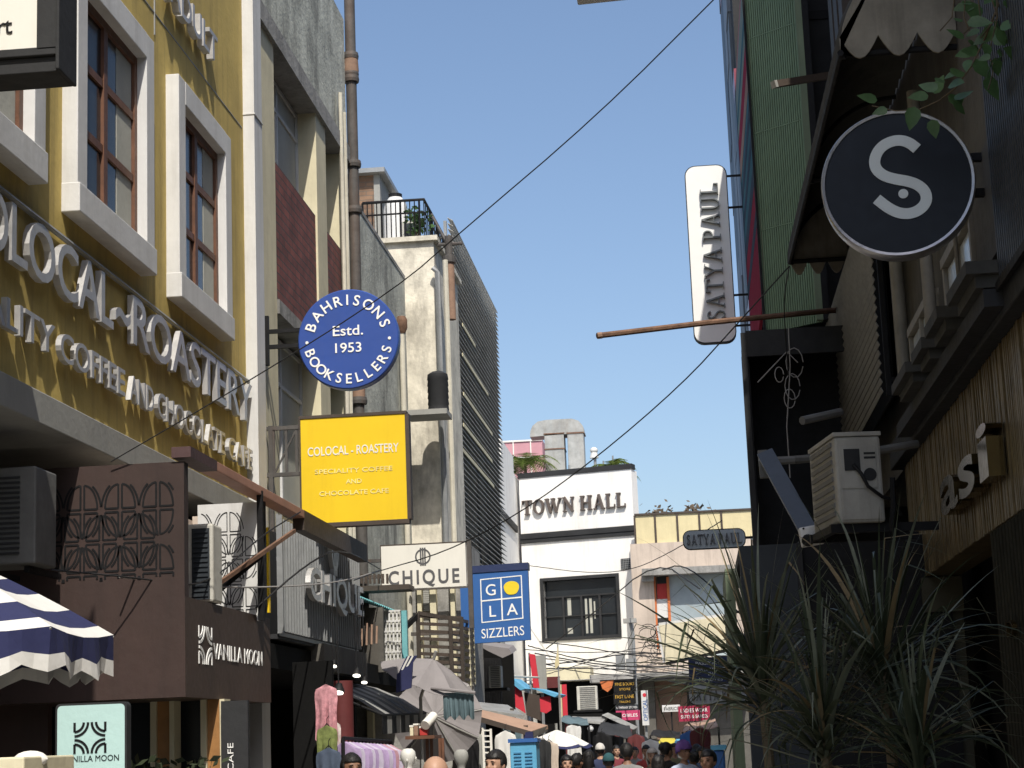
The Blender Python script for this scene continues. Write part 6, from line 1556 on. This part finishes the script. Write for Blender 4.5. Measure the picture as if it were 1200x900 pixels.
b, p, r = mannequin(478, 877, 17, 18); b.build('bust', M['mann'], t, smooth=True)
b = MB()
for s_ in (-1, 1): b.ball((p.x + s_ * r * .98, 17, p.z - r * 1.3), r * .26, 8, 6, (.5, .8, 1))
b.ball((p.x, 17 - r * .95, p.z - r * 1.5), r * .2, 8, 6, (.7, 1, 1.2)); b.build('features', M['mann'], t, smooth=True)
b = MB(); b.tube([(p.x, 17, p.z - r * 8), (p.x, 17, 0)], .02, 8); b.build('stand', M['galv'], t)
t = thing('mannequin_head', 'white mannequin head right of the stall table, coloured grey for shade', 'mannequin', PY(540, 900, 18))
b, p, r = mannequin(540, 878, 18, 17); b.build('bust', M['band'], t, smooth=True); b = MB(); b.tube([(p.x, 18, p.z - r * 8), (p.x, 18, 0)], .02, 8); b.build('stand', M['galv'], t)  # white head given a grey colour in place of shade

# ------------------------------------------------------------------ end of the street
t = thing('black_clothes_stall', 'stall hung with black garments and pale round lamps at the street end', 'stall', PY(690, 870, 50))
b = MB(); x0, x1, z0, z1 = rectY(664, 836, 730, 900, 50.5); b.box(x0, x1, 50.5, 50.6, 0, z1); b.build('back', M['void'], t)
b = MB()
for i in range(14): p = PY(668 + i * 4.2, 846 + (i % 3) * 3, 50.2); garment(b, p, .34, 1.3, i % 2, i, .1)
b.build('garments', [M['black'], M['charcoal']], t)
b = MB(); pa, pb, pc, pd = PY(668, 843, 49), PY(745, 853, 48), PY(714, 838, 51), PY(672, 838, 51); b.prism([pa, PY(706, 846, 49), pc, pd], (0, 0, -.06)); b.prism([PY(705, 838, 50), PY(712, 835, 50), PY(747, 852, 48), PY(742, 855, 48)], (0, .8, 0)); b.build('roof_sheet', M['galv'], t)
b = MB()
for u, v in ((673, 858), (692, 854)): p = PY(u, v, 49); b.ball(p, .08, 12, 8)
b.build_each('lamp', M['white'], t, smooth=True)
def board(name, label, u0, v0, u1, v1, Y, face, lines, ink, post=True, h=.16):
    x0, x1, z0, z1 = rectY(u0, v0, u1, v1, Y); t = thing(name, label, 'sign', ((x0 + x1) / 2, Y, z0)); b = MB(); b.box(x0, x1, Y, Y + .08, z0, z1); b.build('panel', face, t)
    b = MB(); fr = frY(Y, (x0 + x1) / 2, z1, .001); H_ = z1 - z0
    for s_, yy, ww, hh in lines: b.text(s_, fr, 0, -H_ * yy, H_ * hh, (x1 - x0) * ww, .006, .004, align='C')
    b.build('lettering', ink, t)
    b = MB(); b.bar(((x0 + x1) / 2, Y + .12, 0), ((x0 + x1) / 2, Y + .12, z1), .05); b.build('mount', M['black'], t)
ygl = mat('amber_lettering', (.55, .33, .05), .5, .1)
board('shop_board', 'black shop board with amber lettering, topmost of the stack at the street end', 719, 797, 745, 811, 52, M['black'], [('FINE BOOKS', .45, .85, .26), ('STORE', .85, .5, .2)], ygl)
board('shop_board', 'black shop board with amber lettering below the topmost one', 719, 811.5, 745, 825, 52, M['black'], [('FAST LANE', .5, .85, .3), ('TAILORS', .9, .5, .2)], ygl)
board('shop_board', 'narrow dark green shop board with white lettering between amber and pink boards', 721, 826, 748, 832, 51.8, M['slate'], [('COMPANY STORES', .72, .9, .45)], M['letterwhite'])
board('shop_board', 'bright pink shop board with white lettering at the street end', 722, 832.5, 750, 844, 51.5, M['pink'], [('VODAPHONE', .66, .8, .34)][:0] + [('MOBILES', .66, .8, .34)], M['letterwhite'])
x0, x1, z0, z1 = rectY(752, 809, 760, 850, 50)
t = thing('shop_board', 'tall white vertical shop board with a red dot and blue upward lettering', 'sign', ((x0 + x1) / 2, 50, z0)); b = MB(); b.box(x0, x1, 50, 50.1, z0, z1); b.build('panel', M['white'], t)
b = MB(); b.text('OPTICAL', (Vector(((x0 + x1) / 2 + .06, 49.999, z0)), EZ, -EX, -EY), .12, 0, .12, .55, .006); b.build('lettering', M['blue2'], t)
b = MB(); b.lathe(((x0 + x1) / 2, 49.999, z1 - .12), [(.05, 0), (.05, .006)], ax=(0, -1, 0), n=14); b.build('red_dot', M['red'], t); b = MB(); b.bar(((x0 + x1) / 2, 50.15, 0), ((x0 + x1) / 2, 50.15, z1), .06); b.build('mount', M['grey'], t)
t = thing('orange_cloth', 'orange and yellow printed cloth hanging left of the black shop boards', 'cloth', PY(712, 804, 52)); b = MB(); b.prism([PY(703, 799, 52), PY(719, 797, 52), PY(717, 806, 52), PY(712, 811, 52), PY(706, 807, 52)], (0, .04, 0)); b.build('cloth', M['orange'], t); b = MB(); b.bar(PY(703, 798, 52.1), PY(745, 796, 52.1), .04); b.build('rail', M['black'], t)
board('shop_board', 'white shop board with dark lettering on the brown slatted shutter', 776, 826, 797, 834, 55, M['white'], [('FABRICS', .78, .8, .5)], M['inkgrey'])
board('shop_board', 'crimson shop board with white lettering behind the drooping blades', 795, 827, 832, 845, 48, mat('crimson_board', (.32, .02, .06), .6, .25, 6), [('LADIES WEAR', .42, .85, .26), ('SUITS & SAREES', .80, .85, .22)], M['letterwhite'])
t = thing('street_pole', 'grey utility pole with a lamp and junction boxes before the town hall', 'pole', PY(741, 780, 53))
p = PY(741, 730, 53); b = MB(); b.tube([(p.x, 53, 0), (p.x, 53, p.z - .3), (p.x - .05, 53, p.z)], .05, 8); b.build('shaft', M['grey'], t)
b = MB(); b.box(p.x - .25, p.x + .12, 52.8, 53.1, p.z, p.z + .12); b.build('lamp_head', M['galv'], t)
b = MB(); xa, xb, za, zb2 = rectY(734, 772, 746, 786, 52.8); b.box(xa, xb, 52.6, 52.9, za, zb2); b.box(xa - .28, xa - .03, 52.6, 52.9, za + .05, zb2 + .1); b.build('junction_box', M['grey'], t)
t = thing('turquoise_disc', 'small round turquoise shop sign at the street end', 'sign', PY(751, 872, 46)); p = PY(751, 871, 46); b = MB(); b.lathe(p, [(.10, 0), (.10, .05)], ax=(0, 1, 0), n=20); b.build('disc', M['skyblue'], t); b = MB(); b.lathe(p + EY * .01, [(.20, 0), (.20, .05)], ax=(0, 1, 0), n=20); b.tube([p + EY * .05, (p.x, 46.05, 0)], .03, 6); b.build('backing', M['slate'], t)
t = thing('yellow_canopy', 'yellow stall canopy far down the street above the crowd', 'canopy', PY(780, 870, 44)); b = MB(); b.prism([PY(770, 872, 44), PY(774, 866, 44.5), PY(790, 866, 44.5), PY(794, 871, 44)], (0, .6, .02)); b.build('sheet', mat('canopy_yellow', (.5, .42, .05), .8), t); b = MB()
for u in (771, 793): p = PY(u, 871, 44.1); b.bar((p.x, 44.1, 0), (p.x, 44.1, p.z), .04)
b.build_each('post', M['grey'], t)
t = thing('blue_canopy', 'small pale blue stall canopy beside the yellow one', 'canopy', PY(800, 870, 43)); b = MB(); b.prism([PY(790, 871, 43), PY(792, 867, 43.5), PY(804, 867, 43.5), PY(806, 872, 43)], (0, .6, .02)); b.build('sheet', M['skyblue'], t); b = MB()
for u in (791, 805): p = PY(u, 871, 43.1); b.bar((p.x, 43.1, 0), (p.x, 43.1, p.z), .04)
b.build_each('post', M['grey'], t)
t = thing('blue_chair_stack', 'blue plastic cabinet behind the spiky plants near the dark haired man', 'cabinet', PY(844, 890, 20)); x0, x1, z0, z1 = rectY(837, 879, 851, 940, 20); b = MB(); b.box(x0, x1, 20, 20.4, 0, z1); b.build('body', M['blue2'], t, bevel=.02); b = MB(); b.box(x0 - .02, x1 + .02, 19.98, 20.42, z1 + .001, z1 + .05); b.build('top', M['skyblue'], t)

# ------------------------------------------------------------------ wires
def smoothpath3(p, it=2):
    for _ in range(it):
        o = [p[0]]
        for a, e in zip(p, p[1:]): o += [a.lerp(e, .25), a.lerp(e, .75)]
        o.append(p[-1]); p = o
    return p
def wire(label, pts, r, m='wire', sag=0.0, seg=10):
    P_ = []
    pts = smoothpath3([Vector(p) for p in pts]) if len(pts) > 3 else pts
    seg = 3 if len(pts) > 8 else seg; sag = sag * .06 if len(pts) > 8 else sag
    for a, e in zip(pts, pts[1:]):
        a, e = Vector(a), Vector(e)
        for i in range(seg): f_ = i / seg; q = a.lerp(e, f_); q.z -= sag * 4 * f_ * (1 - f_); P_.append(q)
    P_.append(Vector(pts[-1])); b = MB(); b.tube(P_, r, 5); o = b.build('cable', M[m]); tag(o, label, 'cable', 'overhead cables'); return o
wire('black cable crossing the sky from the top edge down past the round blue sign', [PY(848, -12, 12.5), PY(700, 136, 13.0), PY(540, 272, 13.5), PY(465, 338, 13.7), PY(300, 442, 14.0), PY(130, 541, 14.15)], .0052, seg=3)
wire('black cable running from the canopy corner across the sky to the off white blade sign', [PY(925, 312, 18.9), PY(860, 384, 19.5), PY(800, 450, 20.3), PY(700, 536, 21.5), PY(606, 604, 23.0), PY(520, 648, 24.5), PY(447, 668, 26.0), PY(415, 680, 22.5)], .008, seg=3)
wire('thin cable from the canopy corner looping down before the dark shop box', [PY(925, 312, 18.9), PY(918, 350, 20.5), PY(921, 400, 21.0), PY(924, 440, 21.0)], .007, seg=2)
wire('thin cable crossing the grille sign towards the roof edge', [PY(300, 712, 16.5), PY(360, 660, 17.2), PY(400, 640, 18.0), PY(447, 668, 26.9)], .009, seg=4, sag=.03)
wire('pale cable crossing low in front of the grille sign', [PY(140, 676, 14.0), PY(240, 688, 15.2), PY(330, 688, 17.0), PY(400, 682, 19.4), PY(447, 668, 22)], .008, 'wiregrey', seg=4, sag=.02)
wire('thin cable dropping from the brown panel over the air conditioner', [PY(60, 668, 13.5), PY(170, 678, 14.1), PY(240, 690, 14.8), PY(305, 628, 16.4), PY(352, 600, 17.6)], .007, seg=3)
wire('cable from the right over the window of the beige building', [PY(906, 640, 36), PY(820, 690, 44), PY(770, 655, 50), PY(700, 715, 56), PY(640, 760, 57.5)][1:], .018, seg=4, sag=.1)
wire('cable rising past the small grey rounded sign', [PY(868, 720, 40), PY(838, 690, 39.5), PY(800, 660, 41), PY(776, 668, 46)], .016, seg=4, sag=.05)
wire('thin cable sloping over the beige wall to the town hall corner', [PY(846, 610, 39), PY(790, 645, 48), PY(742, 668, 55), PY(690, 672, 57), PY(615, 662, 59)], .012, seg=4, sag=.1)
rr = random.Random(77)
for k in range(11):
    v0 = 752 + k * 4.5; u1 = rr.choice([742, 738, 770]); v1 = 755 + rr.uniform(0, 40); Y = 54 - rr.uniform(0, 6)
    wire('one of the thin sagging cables strung before the lower town hall wall', [PY(612 + rr.uniform(0, 25), v0, Y - 3), PY(680, (v0 + v1) / 2 + rr.uniform(-4, 6), Y), PY(u1, v1, Y), PY(860, v1 + rr.uniform(-10, 30), Y - 8)], rr.uniform(.010, .018), 'wire' if rr.random() < .75 else 'wiregrey', sag=rr.uniform(.05, .2), seg=5)
t = thing('cable_bundle', 'tangled coil of cables on the beige wall beside the utility pole', 'cable', PY(762, 760, 57.6))
b = MB()
for k in range(16):
    c = PY(765 + rr.uniform(-14, 16), 755 + rr.uniform(-16, 18), 57.6); r1 = rr.uniform(.1, .38); ph = rr.uniform(0, 6)
    b.tube([c + Vector((r1 * math.cos(ph + a), 0.03 * math.sin(a * 2), r1 * .7 * math.sin(ph + a * 1.1))) for a in [i * .45 for i in range(10)]], .012, 4)
b.build('coil', M['wire'], t)
wire('thick cable bundle along the concrete canopy to the right', [PY(742, 797, 55), PY(800, 793, 52), PY(850, 795, 44), PY(905, 800, 36)], .05, seg=5, sag=.1)

# ------------------------------------------------------------------ more street clutter in the middle distance
rr = random.Random(314)
def tarp(label, pts, Y0, Y1, m):
    """sagging tarpaulin between four pixel corners: front edge at Y0, back edge at Y1"""
    a, b_, c, d = PY(*pts[0], Y0), PY(*pts[1], Y0), PY(*pts[2], Y1), PY(*pts[3], Y1); t = thing('tarpaulin', label, 'tarpaulin', (a + c) / 2); bb = MB(); n = 8; vs = []
    for i in range(n + 1):
        for j in range(n + 1):
            u, v = i / n, j / n; p = a.lerp(b_, u).lerp(d.lerp(c, u), v); p.z -= .10 * math.sin(math.pi * u) * math.sin(math.pi * v) - .015 * math.sin(u * 14 + v * 5); vs.append(p)
    bb.add(vs, [(i * (n + 1) + j, (i + 1) * (n + 1) + j, (i + 1) * (n + 1) + j + 1, i * (n + 1) + j + 1) for i in range(n) for j in range(n)]); o = bb.build('sheet', m, t, smooth=True, fixn=False); md = o.modifiers.new('s', 'SOLIDIFY'); md.thickness = .008
    q = MB()
    for p in (a, b_): q.bar((p.x, p.y, 0), p, .04)
    q.build_each('post', M['black'], t)
tarp('dark grey tarpaulin sloping over the black garments at the street end', [(700, 858), (742, 866), (738, 850), (704, 846)], 44, 47, M['charcoal'])
tarp('faded blue grey tarpaulin behind the white patio umbrella', [(655, 846), (690, 850), (688, 842), (660, 838)], 40, 43, M['teal'])
tarp('maroon tarpaulin below the pink shop board', [(716, 862), (742, 864), (740, 853), (718, 850)], 48, 50, M['maroon'])
tarp('beige tarpaulin right of the slatted shutter, behind the blades', [(800, 858), (842, 852), (838, 842), (803, 848)], 40, 44, M['tan'])
tarp('black tarpaulin over the stall right of the vertical white board', [(762, 862), (800, 866), (797, 857), (765, 855)], 46, 49, M['black'])
cl = [('black', M['black']), ('charcoal', M['charcoal']), ('white', M['cloth_white']), ('maroon', M['maroon']), ('blue', M['blue2']), ('beige', M['beige']), ('teal', M['teal'])]
for k, (u, v, Y, ci, wd_, hd_, where) in enumerate([(643, 868, 30, 5, .3, .7, 'right of the blue cabinet'), (650, 870, 31, 1, .32, .7, 'under the left edge of the white umbrella'), (636, 866, 29, 1, .25, .8, 'against the blue cabinet side'), (705, 858, 42, 0, .4, .9, 'left of the waistcoat man'), (745, 860, 44, 3, .4, .9, 'below the white vertical board'), (762, 866, 43, 2, .4, .8, 'left of the yellow canopy'), (808, 856, 38, 4, .4, .9, 'behind the turbaned man'), (820, 852, 37, 3, .4, 1.0, 'near the beige tarpaulin'), (600, 846, 31, 6, .3, .7, 'below the red cloth'), (548, 862, 25.5, 0, .3, .9, 'left of the pale grey garment'), (672, 848, 45, 2, .35, .8, 'left of the pale lamps')]):
    clothing('%s garment hanging %s' % (cl[ci][0], where), u, v, Y, wd_, hd_, cl[ci][1], 80 + k)
t = thing('metal_shelf', 'white barred metal shelf left of the ladder behind the grey umbrellas', 'shelf', PY(555, 880, 27)); b = MB(); x0, x1, z0, z1 = rectY(546, 853, 563, 900, 27)
for x in (x0, x1): b.bar((x, 27, 0), (x, 27, z1), .03); b.bar((x, 27.3, 0), (x, 27.3, z1), .03)
for i in range(5): z = z1 - i * .14; b.box(x0, x1, 27.0, 27.3, z - .012, z)
b.build('rack', M['offwhite'], t)
for k, (u, v, Y, m, lb) in enumerate([(556, 863, 27.1, 'redpanel', 'dark red parcel on the white metal shelf, upper'), (552, 874, 27.1, 'cream', 'cream parcel on the white metal shelf, lower left'), (559, 874.5, 27.1, 'slate', 'slate parcel on the white metal shelf, lower right')]):
    p = PY(u, v, Y); zz_ = max(zq_ for zq_ in [z1 - i * .14 for i in range(5)] if zq_ <= p.z + .03); tt = thing('parcel', lb, 'parcel', (p.x, Y, zz_)); b = MB(); b.box(p.x - .05, p.x + .05, 27.05, 27.2, zz_ + .002, zz_ + .09); b.build('carton', M[m], tt, bevel=.006); b = MB(); b.box(p.x - .012, p.x + .012, 27.047, 27.203, zz_ + .0015, zz_ + .093); b.build('tape', M['tan'], tt)
# ================================================================== PEOPLE
SK = dict(light=mat('skin_light', (.42, .25, .17), .55, .05, bump=0), mid=mat('skin_mid', (.30, .165, .105), .55, .05, bump=0), dark=mat('skin_dark', (.20, .105, .065), .55, .05, bump=0))
HAIR = mat('black_hair', (.010, .009, .009), .55, .3, 30, bump=.3, fine=60); EYE = mat('eye_dark', (.02, .015, .012), .3, .02, bump=0); LIP = mat('lip', (.28, .11, .09), .5, .02, bump=0)
def clothm(n, c): return mat('cloth_' + n, c, .9, .18, 8, bump=.05, fine=25)
def person(label, u, v, Y, yaw, H=None, skin='mid', shirt=('navy', (.03, .04, .08)), pants=('dark', (.03, .03, .035)), hair='short', vest=None, group='people in the street', build=1.0, hat=None):
    """standing adult; (u,v,Y) = top of the head; yaw 0 faces the camera"""
    top = PY(u, v, Y); H = top.z; k = H / 1.70; t = thing('person', label, 'person', (top.x, Y, 0), group)
    V = []; E = []; Rr = []
    def j(x, y, z, r, par=None, r2=None):
        V.append((x * k, y * k, z * k)); Rr.append((r * k, (r2 or r) * k)); i = len(V) - 1
        if par is not None: E.append((par, i))
        return i
    w = build
    pel = j(0, 0, .95, .125 * w, None, .095 * w); sp = j(0, -.005, 1.10, .118 * w, pel, .088 * w); ch = j(0, .01, 1.26, .140 * w, sp, .105 * w); up = j(0, .015, 1.385, .085 * w, ch, .07); nk = j(0, .012, 1.45, .050, up, .052); j(0, -.002, 1.52, .048, nk, .052)
    wr = []
    for s in (-1, 1):
        sh = j(s * .165 * w, .015, 1.372, .056, up, .058); ey_ = j(s * .215 * w, .03, 1.20, .046, sh); el = j(s * .235 * w, .04, 1.09, .040, ey_); wt = j(s * .235 * w, -.06 if s > 0 else .0, .87, .026, el, .03); hand = j(s * .235 * w, -.085 if s > 0 else -.012, .80, .024, wt, .038); wr.append((s, hand))
        hp = j(s * .09 * w, 0, .87, .090 * w, pel); th = j(s * .10, -.01, .66, .078 * w, hp); kn = j(s * .10, -.015 + .03 * s, .48, .056, th); cf = j(s * .10, .01 + .05 * s, .30, .054, kn); an = j(s * .10, .02 + .06 * s, .09, .037, cf); to = j(s * .115, -.09 + .06 * s, .035, .036, an, .03); j(s * .12, -.15 + .06 * s, .03, .030, to, .022)
    me = bpy.data.meshes.new('b'); me.from_pydata(V, E, []); ob = bpy.data.objects.new('b', me); S.collection.objects.link(ob)
    sk = ob.modifiers.new('s', 'SKIN'); sk.use_smooth_shade = True
    for i, d in enumerate(me.skin_vertices[0].data): d.radius = Rr[i]; d.use_root = (i == 0)
    ob.modifiers.new('u', 'SUBSURF').levels = 2
    m2 = bpy.data.meshes.new_from_object(ob.evaluated_get(bpy.context.evaluated_depsgraph_get()))
    q = MB(); q.add([v_.co.copy() for v_ in m2.vertices], [tuple(p.vertices) for p in m2.polygons])
    bpy.data.objects.remove(ob); bpy.data.meshes.remove(me); bpy.data.meshes.remove(m2)
    def bl(cx, cy, cz, r, sc, n=16, m_=10): q.ball((cx * k, cy * k, cz * k), r * k, n, m_, sc)
    bl(0, .008, 1.608, .092, (.82, 1.06, 1.0), 24, 16); bl(0, -.030, 1.555, .066, (.86, .92, 1.08), 20, 14); bl(0, -.052, 1.508, .030, (1.15, .95, .85))
    bl(0, -.098, 1.572, .015, (.75, 1.0, 1.1)); q.tube([(0, -.084 * k, 1.612 * k), (0, -.100 * k, 1.575 * k)], .008 * k, 8, r1=.012 * k)
    for sx_ in (-1, 1): bl(sx_ * .078, .012, 1.580, .024, (.36, .75, 1.25)); bl(sx_ * .036, -.068, 1.566, .024, (1, .7, .9)); bl(sx_ * .030, -.078, 1.622, .018, (1.4, .7, .5))
    for sd, hi in wr:
        hx, hy, hz = V[hi]
        for f_ in range(4):
            ox = (f_ - 1.5) * .0165 * k; L_ = (.068, .078, .073, .058)[f_] * k
            q.tube([(hx, hy + ox * .8, hz + .02 * k), (hx + .002 * sd * k, hy + ox * 1.1 - .002, hz - .012 * k - L_ * .45), (hx - sd * .014 * k, hy + ox * 1.15 - .010, hz - .012 * k - L_)], .0088 * k, 8, r1=.0068 * k)
        q.tube([(hx, hy - .018 * k, hz + .045 * k), (hx - sd * .008 * k, hy - .044 * k, hz + .015 * k), (hx - sd * .012 * k, hy - .050 * k, hz - .025 * k)], .0105 * k, 8, r1=.008 * k)
    ob = q.build('b', []); rm = ob.modifiers.new('r', 'REMESH'); rm.mode = 'VOXEL'; rm.voxel_size = .0088 * k
    sm = ob.modifiers.new('m', 'SMOOTH'); sm.factor = .5; sm.iterations = 2
    m2 = bpy.data.meshes.new_from_object(ob.evaluated_get(bpy.context.evaluated_depsgraph_get()))
    vs = [v_.co.copy() for v_ in m2.vertices]; fs = [tuple(p.vertices) for p in m2.polygons]
    om = ob.data; bpy.data.objects.remove(ob); bpy.data.meshes.remove(om); bpy.data.meshes.remove(m2)
    mm = [SK[skin], clothm(*shirt), clothm(*pants), vest and clothm(*vest) or SK[skin], M['black']]
    b = MB(); c, s_ = math.cos(yaw), math.sin(yaw); b.M = Matrix(((c, -s_, 0, top.x), (s_, c, 0, Y), (0, 0, 1, 0), (0, 0, 0, 1)))
    groups = {}
    for f in fs:
        g_ = (vs[f[0]] + vs[f[2]]) / (2 * k)
        if g_.z > 1.475 or (g_.z > 1.425 + .012 * (g_.y > 0) and g_.x ** 2 + (g_.y - .012) ** 2 < .066 ** 2): m = 0
        elif g_.z < .875 and abs(g_.x) > .19: m = 0
        elif g_.z < .075: m = 4
        elif g_.z < .93 and abs(g_.x) < .2: m = 2
        elif vest and abs(g_.x) < .172 * w: m = 3
        else: m = 1
        groups.setdefault(m, []).append(f)
    b.add(vs, [], 0)
    for m, fl in groups.items():
        for f in fl: b.f.append(list(f)); b.m.append(m)
    body = b.build('body', mm, t, smooth=True, fixn=False)
    f = MB(); f.M = b.M.copy()
    for sx_ in (-1, 1): f.ball((sx_ * .031 * k, -.0815 * k, 1.602 * k), .0085 * k, 8, 6, (1.5, .7, .65)); f.ball((sx_ * .032 * k, -.089 * k, 1.624 * k), .010 * k, 8, 6, (1.8, .5, .28))
    f.build('eyes', EYE, t); f = MB(); f.M = b.M.copy(); f.ball((0, -.0885 * k, 1.535 * k), .014 * k, 8, 6, (1.7, .5, .42)); f.build('mouth', LIP, t)
    r2 = random.Random(int(u))
    def cap(mtl, nm, grow=1.0, front=1.650, side=1.575, back=1.525, lump=.02, ctr=(0, .014, 1.618)):
        h = MB(); h.M = b.M.copy(); n, m_ = 30, 22; vv = []; ff = []; ph = [r2.uniform(0, 6) for _ in range(4)]
        for i in range(m_ + 1):
            a = math.pi * i / m_
            for q_ in range(n):
                tq = 2 * math.pi * q_ / n; lm = grow * (1 + lump * (math.sin(5 * tq + ph[0] + 3 * a) + .6 * math.sin(9 * tq + ph[1] - 5 * a) + .4 * math.sin(14 * a + 3 * tq + ph[2])))
                vv.append(((ctr[0] + .084 * lm * math.sin(a) * math.cos(tq)) * k, (ctr[1] + .104 * lm * math.sin(a) * math.sin(tq)) * k, (ctr[2] + .100 * lm * math.cos(a)) * k))
        for i in range(m_):
            for q_ in range(n):
                idx = (i * n + q_, (i + 1) * n + q_, (i + 1) * n + (q_ + 1) % n, i * n + (q_ + 1) % n)
                cc = sum((Vector(vv[x]) for x in idx), Vector()) / 4 / k
                lim = front if cc.y < -.035 else (side if cc.y < .03 else back)
                if cc.z > lim: ff.append(idx)
        h.add(vv, ff); o = h.build(nm, mtl, t, smooth=True); md = o.modifiers.new('s', 'SOLIDIFY'); md.thickness = .010 * k; md.offset = -1
    def fall(mtl, nm, low):
        h = MB(); h.M = b.M.copy(); n = 12; rows = 7; vv = []
        for i in range(rows + 1):
            z = 1.64 - (1.64 - low) * i / rows
            for q_ in range(n + 1):
                a = R(15 + 150 * q_ / n); rr_ = 1 + .12 * math.sin(i * .7) + .03 * math.sin(q_ * 2.6 + i); vv.append((.086 * rr_ * math.cos(a) * k, (.012 + .100 * rr_ * math.sin(a)) * k, (z + .012 * math.sin(q_ * 1.9)) * k))
        h.add(vv, [(i * (n + 1) + q_, i * (n + 1) + q_ + 1, (i + 1) * (n + 1) + q_ + 1, (i + 1) * (n + 1) + q_) for i in range(rows) for q_ in range(n)]); o = h.build(nm, mtl, t, smooth=True); md = o.modifiers.new('s', 'SOLIDIFY'); md.thickness = .018 * k
    if hair == 'short': cap(HAIR, 'hair', 1.03, 1.648, 1.585, 1.535, .025)
    elif hair == 'long': cap(HAIR, 'hair', 1.05, 1.650, 1.56, 1.50); fall(HAIR, 'hair_length', 1.36)
    elif hair == 'turban': cap(clothm(*hat), 'turban', 1.26, 1.638, 1.60, 1.575, .035, (0, .012, 1.632))
    elif hair == 'cap': cap(clothm(*hat), 'cap', 1.06, 1.642, 1.622, 1.60, .006); cap(HAIR, 'hair', 1.01, 1.66, 1.585, 1.535, .02)
    elif hair == 'scarf': cap(clothm(*hat), 'headscarf', 1.09, 1.655, 1.54, 1.50, .012); fall(clothm(*hat), 'scarf_end', 1.40)
    elif hair == 'bun':
        cap(HAIR, 'hair', 1.03, 1.650, 1.585, 1.535, .02); h = MB(); h.M = b.M.copy(); h.ball((0, .125 * k, 1.63 * k), .042 * k, 12, 8); h.build('hair_bun', HAIR, t, smooth=True)
    return t
PI = math.pi
person('bald man, the nearest person, only the crown of his head showing at the bottom edge', 510, 886, 11.0, PI, skin='light', hair='none', shirt=('grey', (.2, .2, .2)))
person('person with a dark head of hair standing among the garments below the clothes rail', 412, 885, 15.4, .5, skin='dark', shirt=('black', (.02, .02, .02)))
person('black haired young man facing left before the blue cabinet', 580, 881, 16.0, -.5, skin='light', shirt=('white', (.55, .53, .5)))
person('man seen from behind in a grey waistcoat over a white shirt', 734, 872, 24.5, PI, skin='dark', shirt=('white', (.7, .7, .68)), vest=('grey', (.13, .115, .115)), build=1.1)
person('person in a dark teal cap and white shirt seen from behind', 713, 884, 25.2, PI, hair='cap', hat=('teal', (.02, .07, .08)), shirt=('white', (.7, .7, .68)))
person('man in a purple turban and pale blue shirt', 801, 872, 25.0, .6, hair='turban', hat=('purple', (.12, .06, .22)), shirt=('paleblue', (.42, .48, .60)), build=1.1)
person('person with a pale headscarf and olive top facing the camera', 764, 878, 27.0, .1, skin='light', hair='scarf', hat=('pale', (.5, .46, .42)), shirt=('olive', (.17, .17, .11)))
person('dark haired man in grey facing left at the blue plastic cabinet', 829, 880, 19.0, -.4, skin='mid', shirt=('charcoal', (.07, .07, .08)))
person('woman with a dark bun and black top left of the turbaned man', 781, 871, 28.0, 2.4, hair='bun', shirt=('black', (.02, .02, .02)))
person('woman with long black hair in front of the turbaned man', 771, 886, 24.0, 2.9, hair='long', shirt=('rose', (.35, .14, .14)))
person('person with dark hair and a pink top under the white umbrella', 664, 886, 24.0, .2, skin='light', hair='long', shirt=('pink', (.45, .25, .28)))
person('person with dark hair and brown top beside the person in pink', 676, 884, 26.0, 2.6, hair='short', shirt=('brown', (.18, .11, .07)))
person('person in black with long hair right of the white umbrella', 690, 880, 29.0, 2.9, hair='long', shirt=('black2', (.02, .02, .024)))
person('person with a white cap farther down the street left of the waistcoat', 703, 872, 33.0, PI, hair='cap', hat=('white', (.7, .7, .68)), shirt=('navy2', (.03, .04, .09)))
person('far person with dark hair in a red top right of the waistcoat', 757, 874, 34.0, 0, hair='short', shirt=('red', (.35, .05, .05)))
person('far person with short hair in an olive shirt below the yellow canopy', 790, 872, 35.0, .3, hair='short', shirt=('olive2', (.16, .15, .08)))
person('far woman with long hair in a blue top beside the slatted shutter', 816, 873, 33.0, PI, hair='long', shirt=('blue', (.06, .10, .22)))

rr = random.Random(99)
crowd = [(600, 886, 30, 'far passer-by with short hair behind the blue cabinet', 'short', ('sand', (.35, .28, .2))), (640, 885, 36, 'far passer-by in white below the white umbrella', 'short', ('white', (.7, .7, .68))), (650, 889, 33, 'far passer-by with long hair below the white umbrella edge', 'long', ('teal', (.04, .12, .13))),
 (722, 874, 38, 'far passer-by in maroon just left of the waistcoat man', 'short', ('maroon', (.16, .03, .04))), (744, 876, 40, 'far passer-by in grey just right of the waistcoat man', 'short', ('grey', (.2, .2, .2))), (776, 871, 42, 'small far head under the yellow canopy, left post', 'short', ('black', (.02, .02, .02))),
 (785, 873, 45, 'small far person with long hair under the yellow canopy', 'long', ('mustard', (.35, .22, .04))), (808, 870, 41, 'far passer-by in white right of the purple turban', 'short', ('white', (.7, .7, .68))), (822, 876, 30, 'passer-by with short hair left of the dark haired man in grey', 'short', ('denim', (.07, .10, .17))), (812, 880, 27, 'passer-by with a bun right of the purple turban', 'bun', ('rose', (.35, .14, .14)))]
for u, v, Y, lb, hr, sh in crowd: person(lb, u, v, Y, rr.choice([0, .4, 2.7, 3.1, 3.5]), hair=hr, shirt=sh, skin=rr.choice(['light', 'mid', 'dark']))
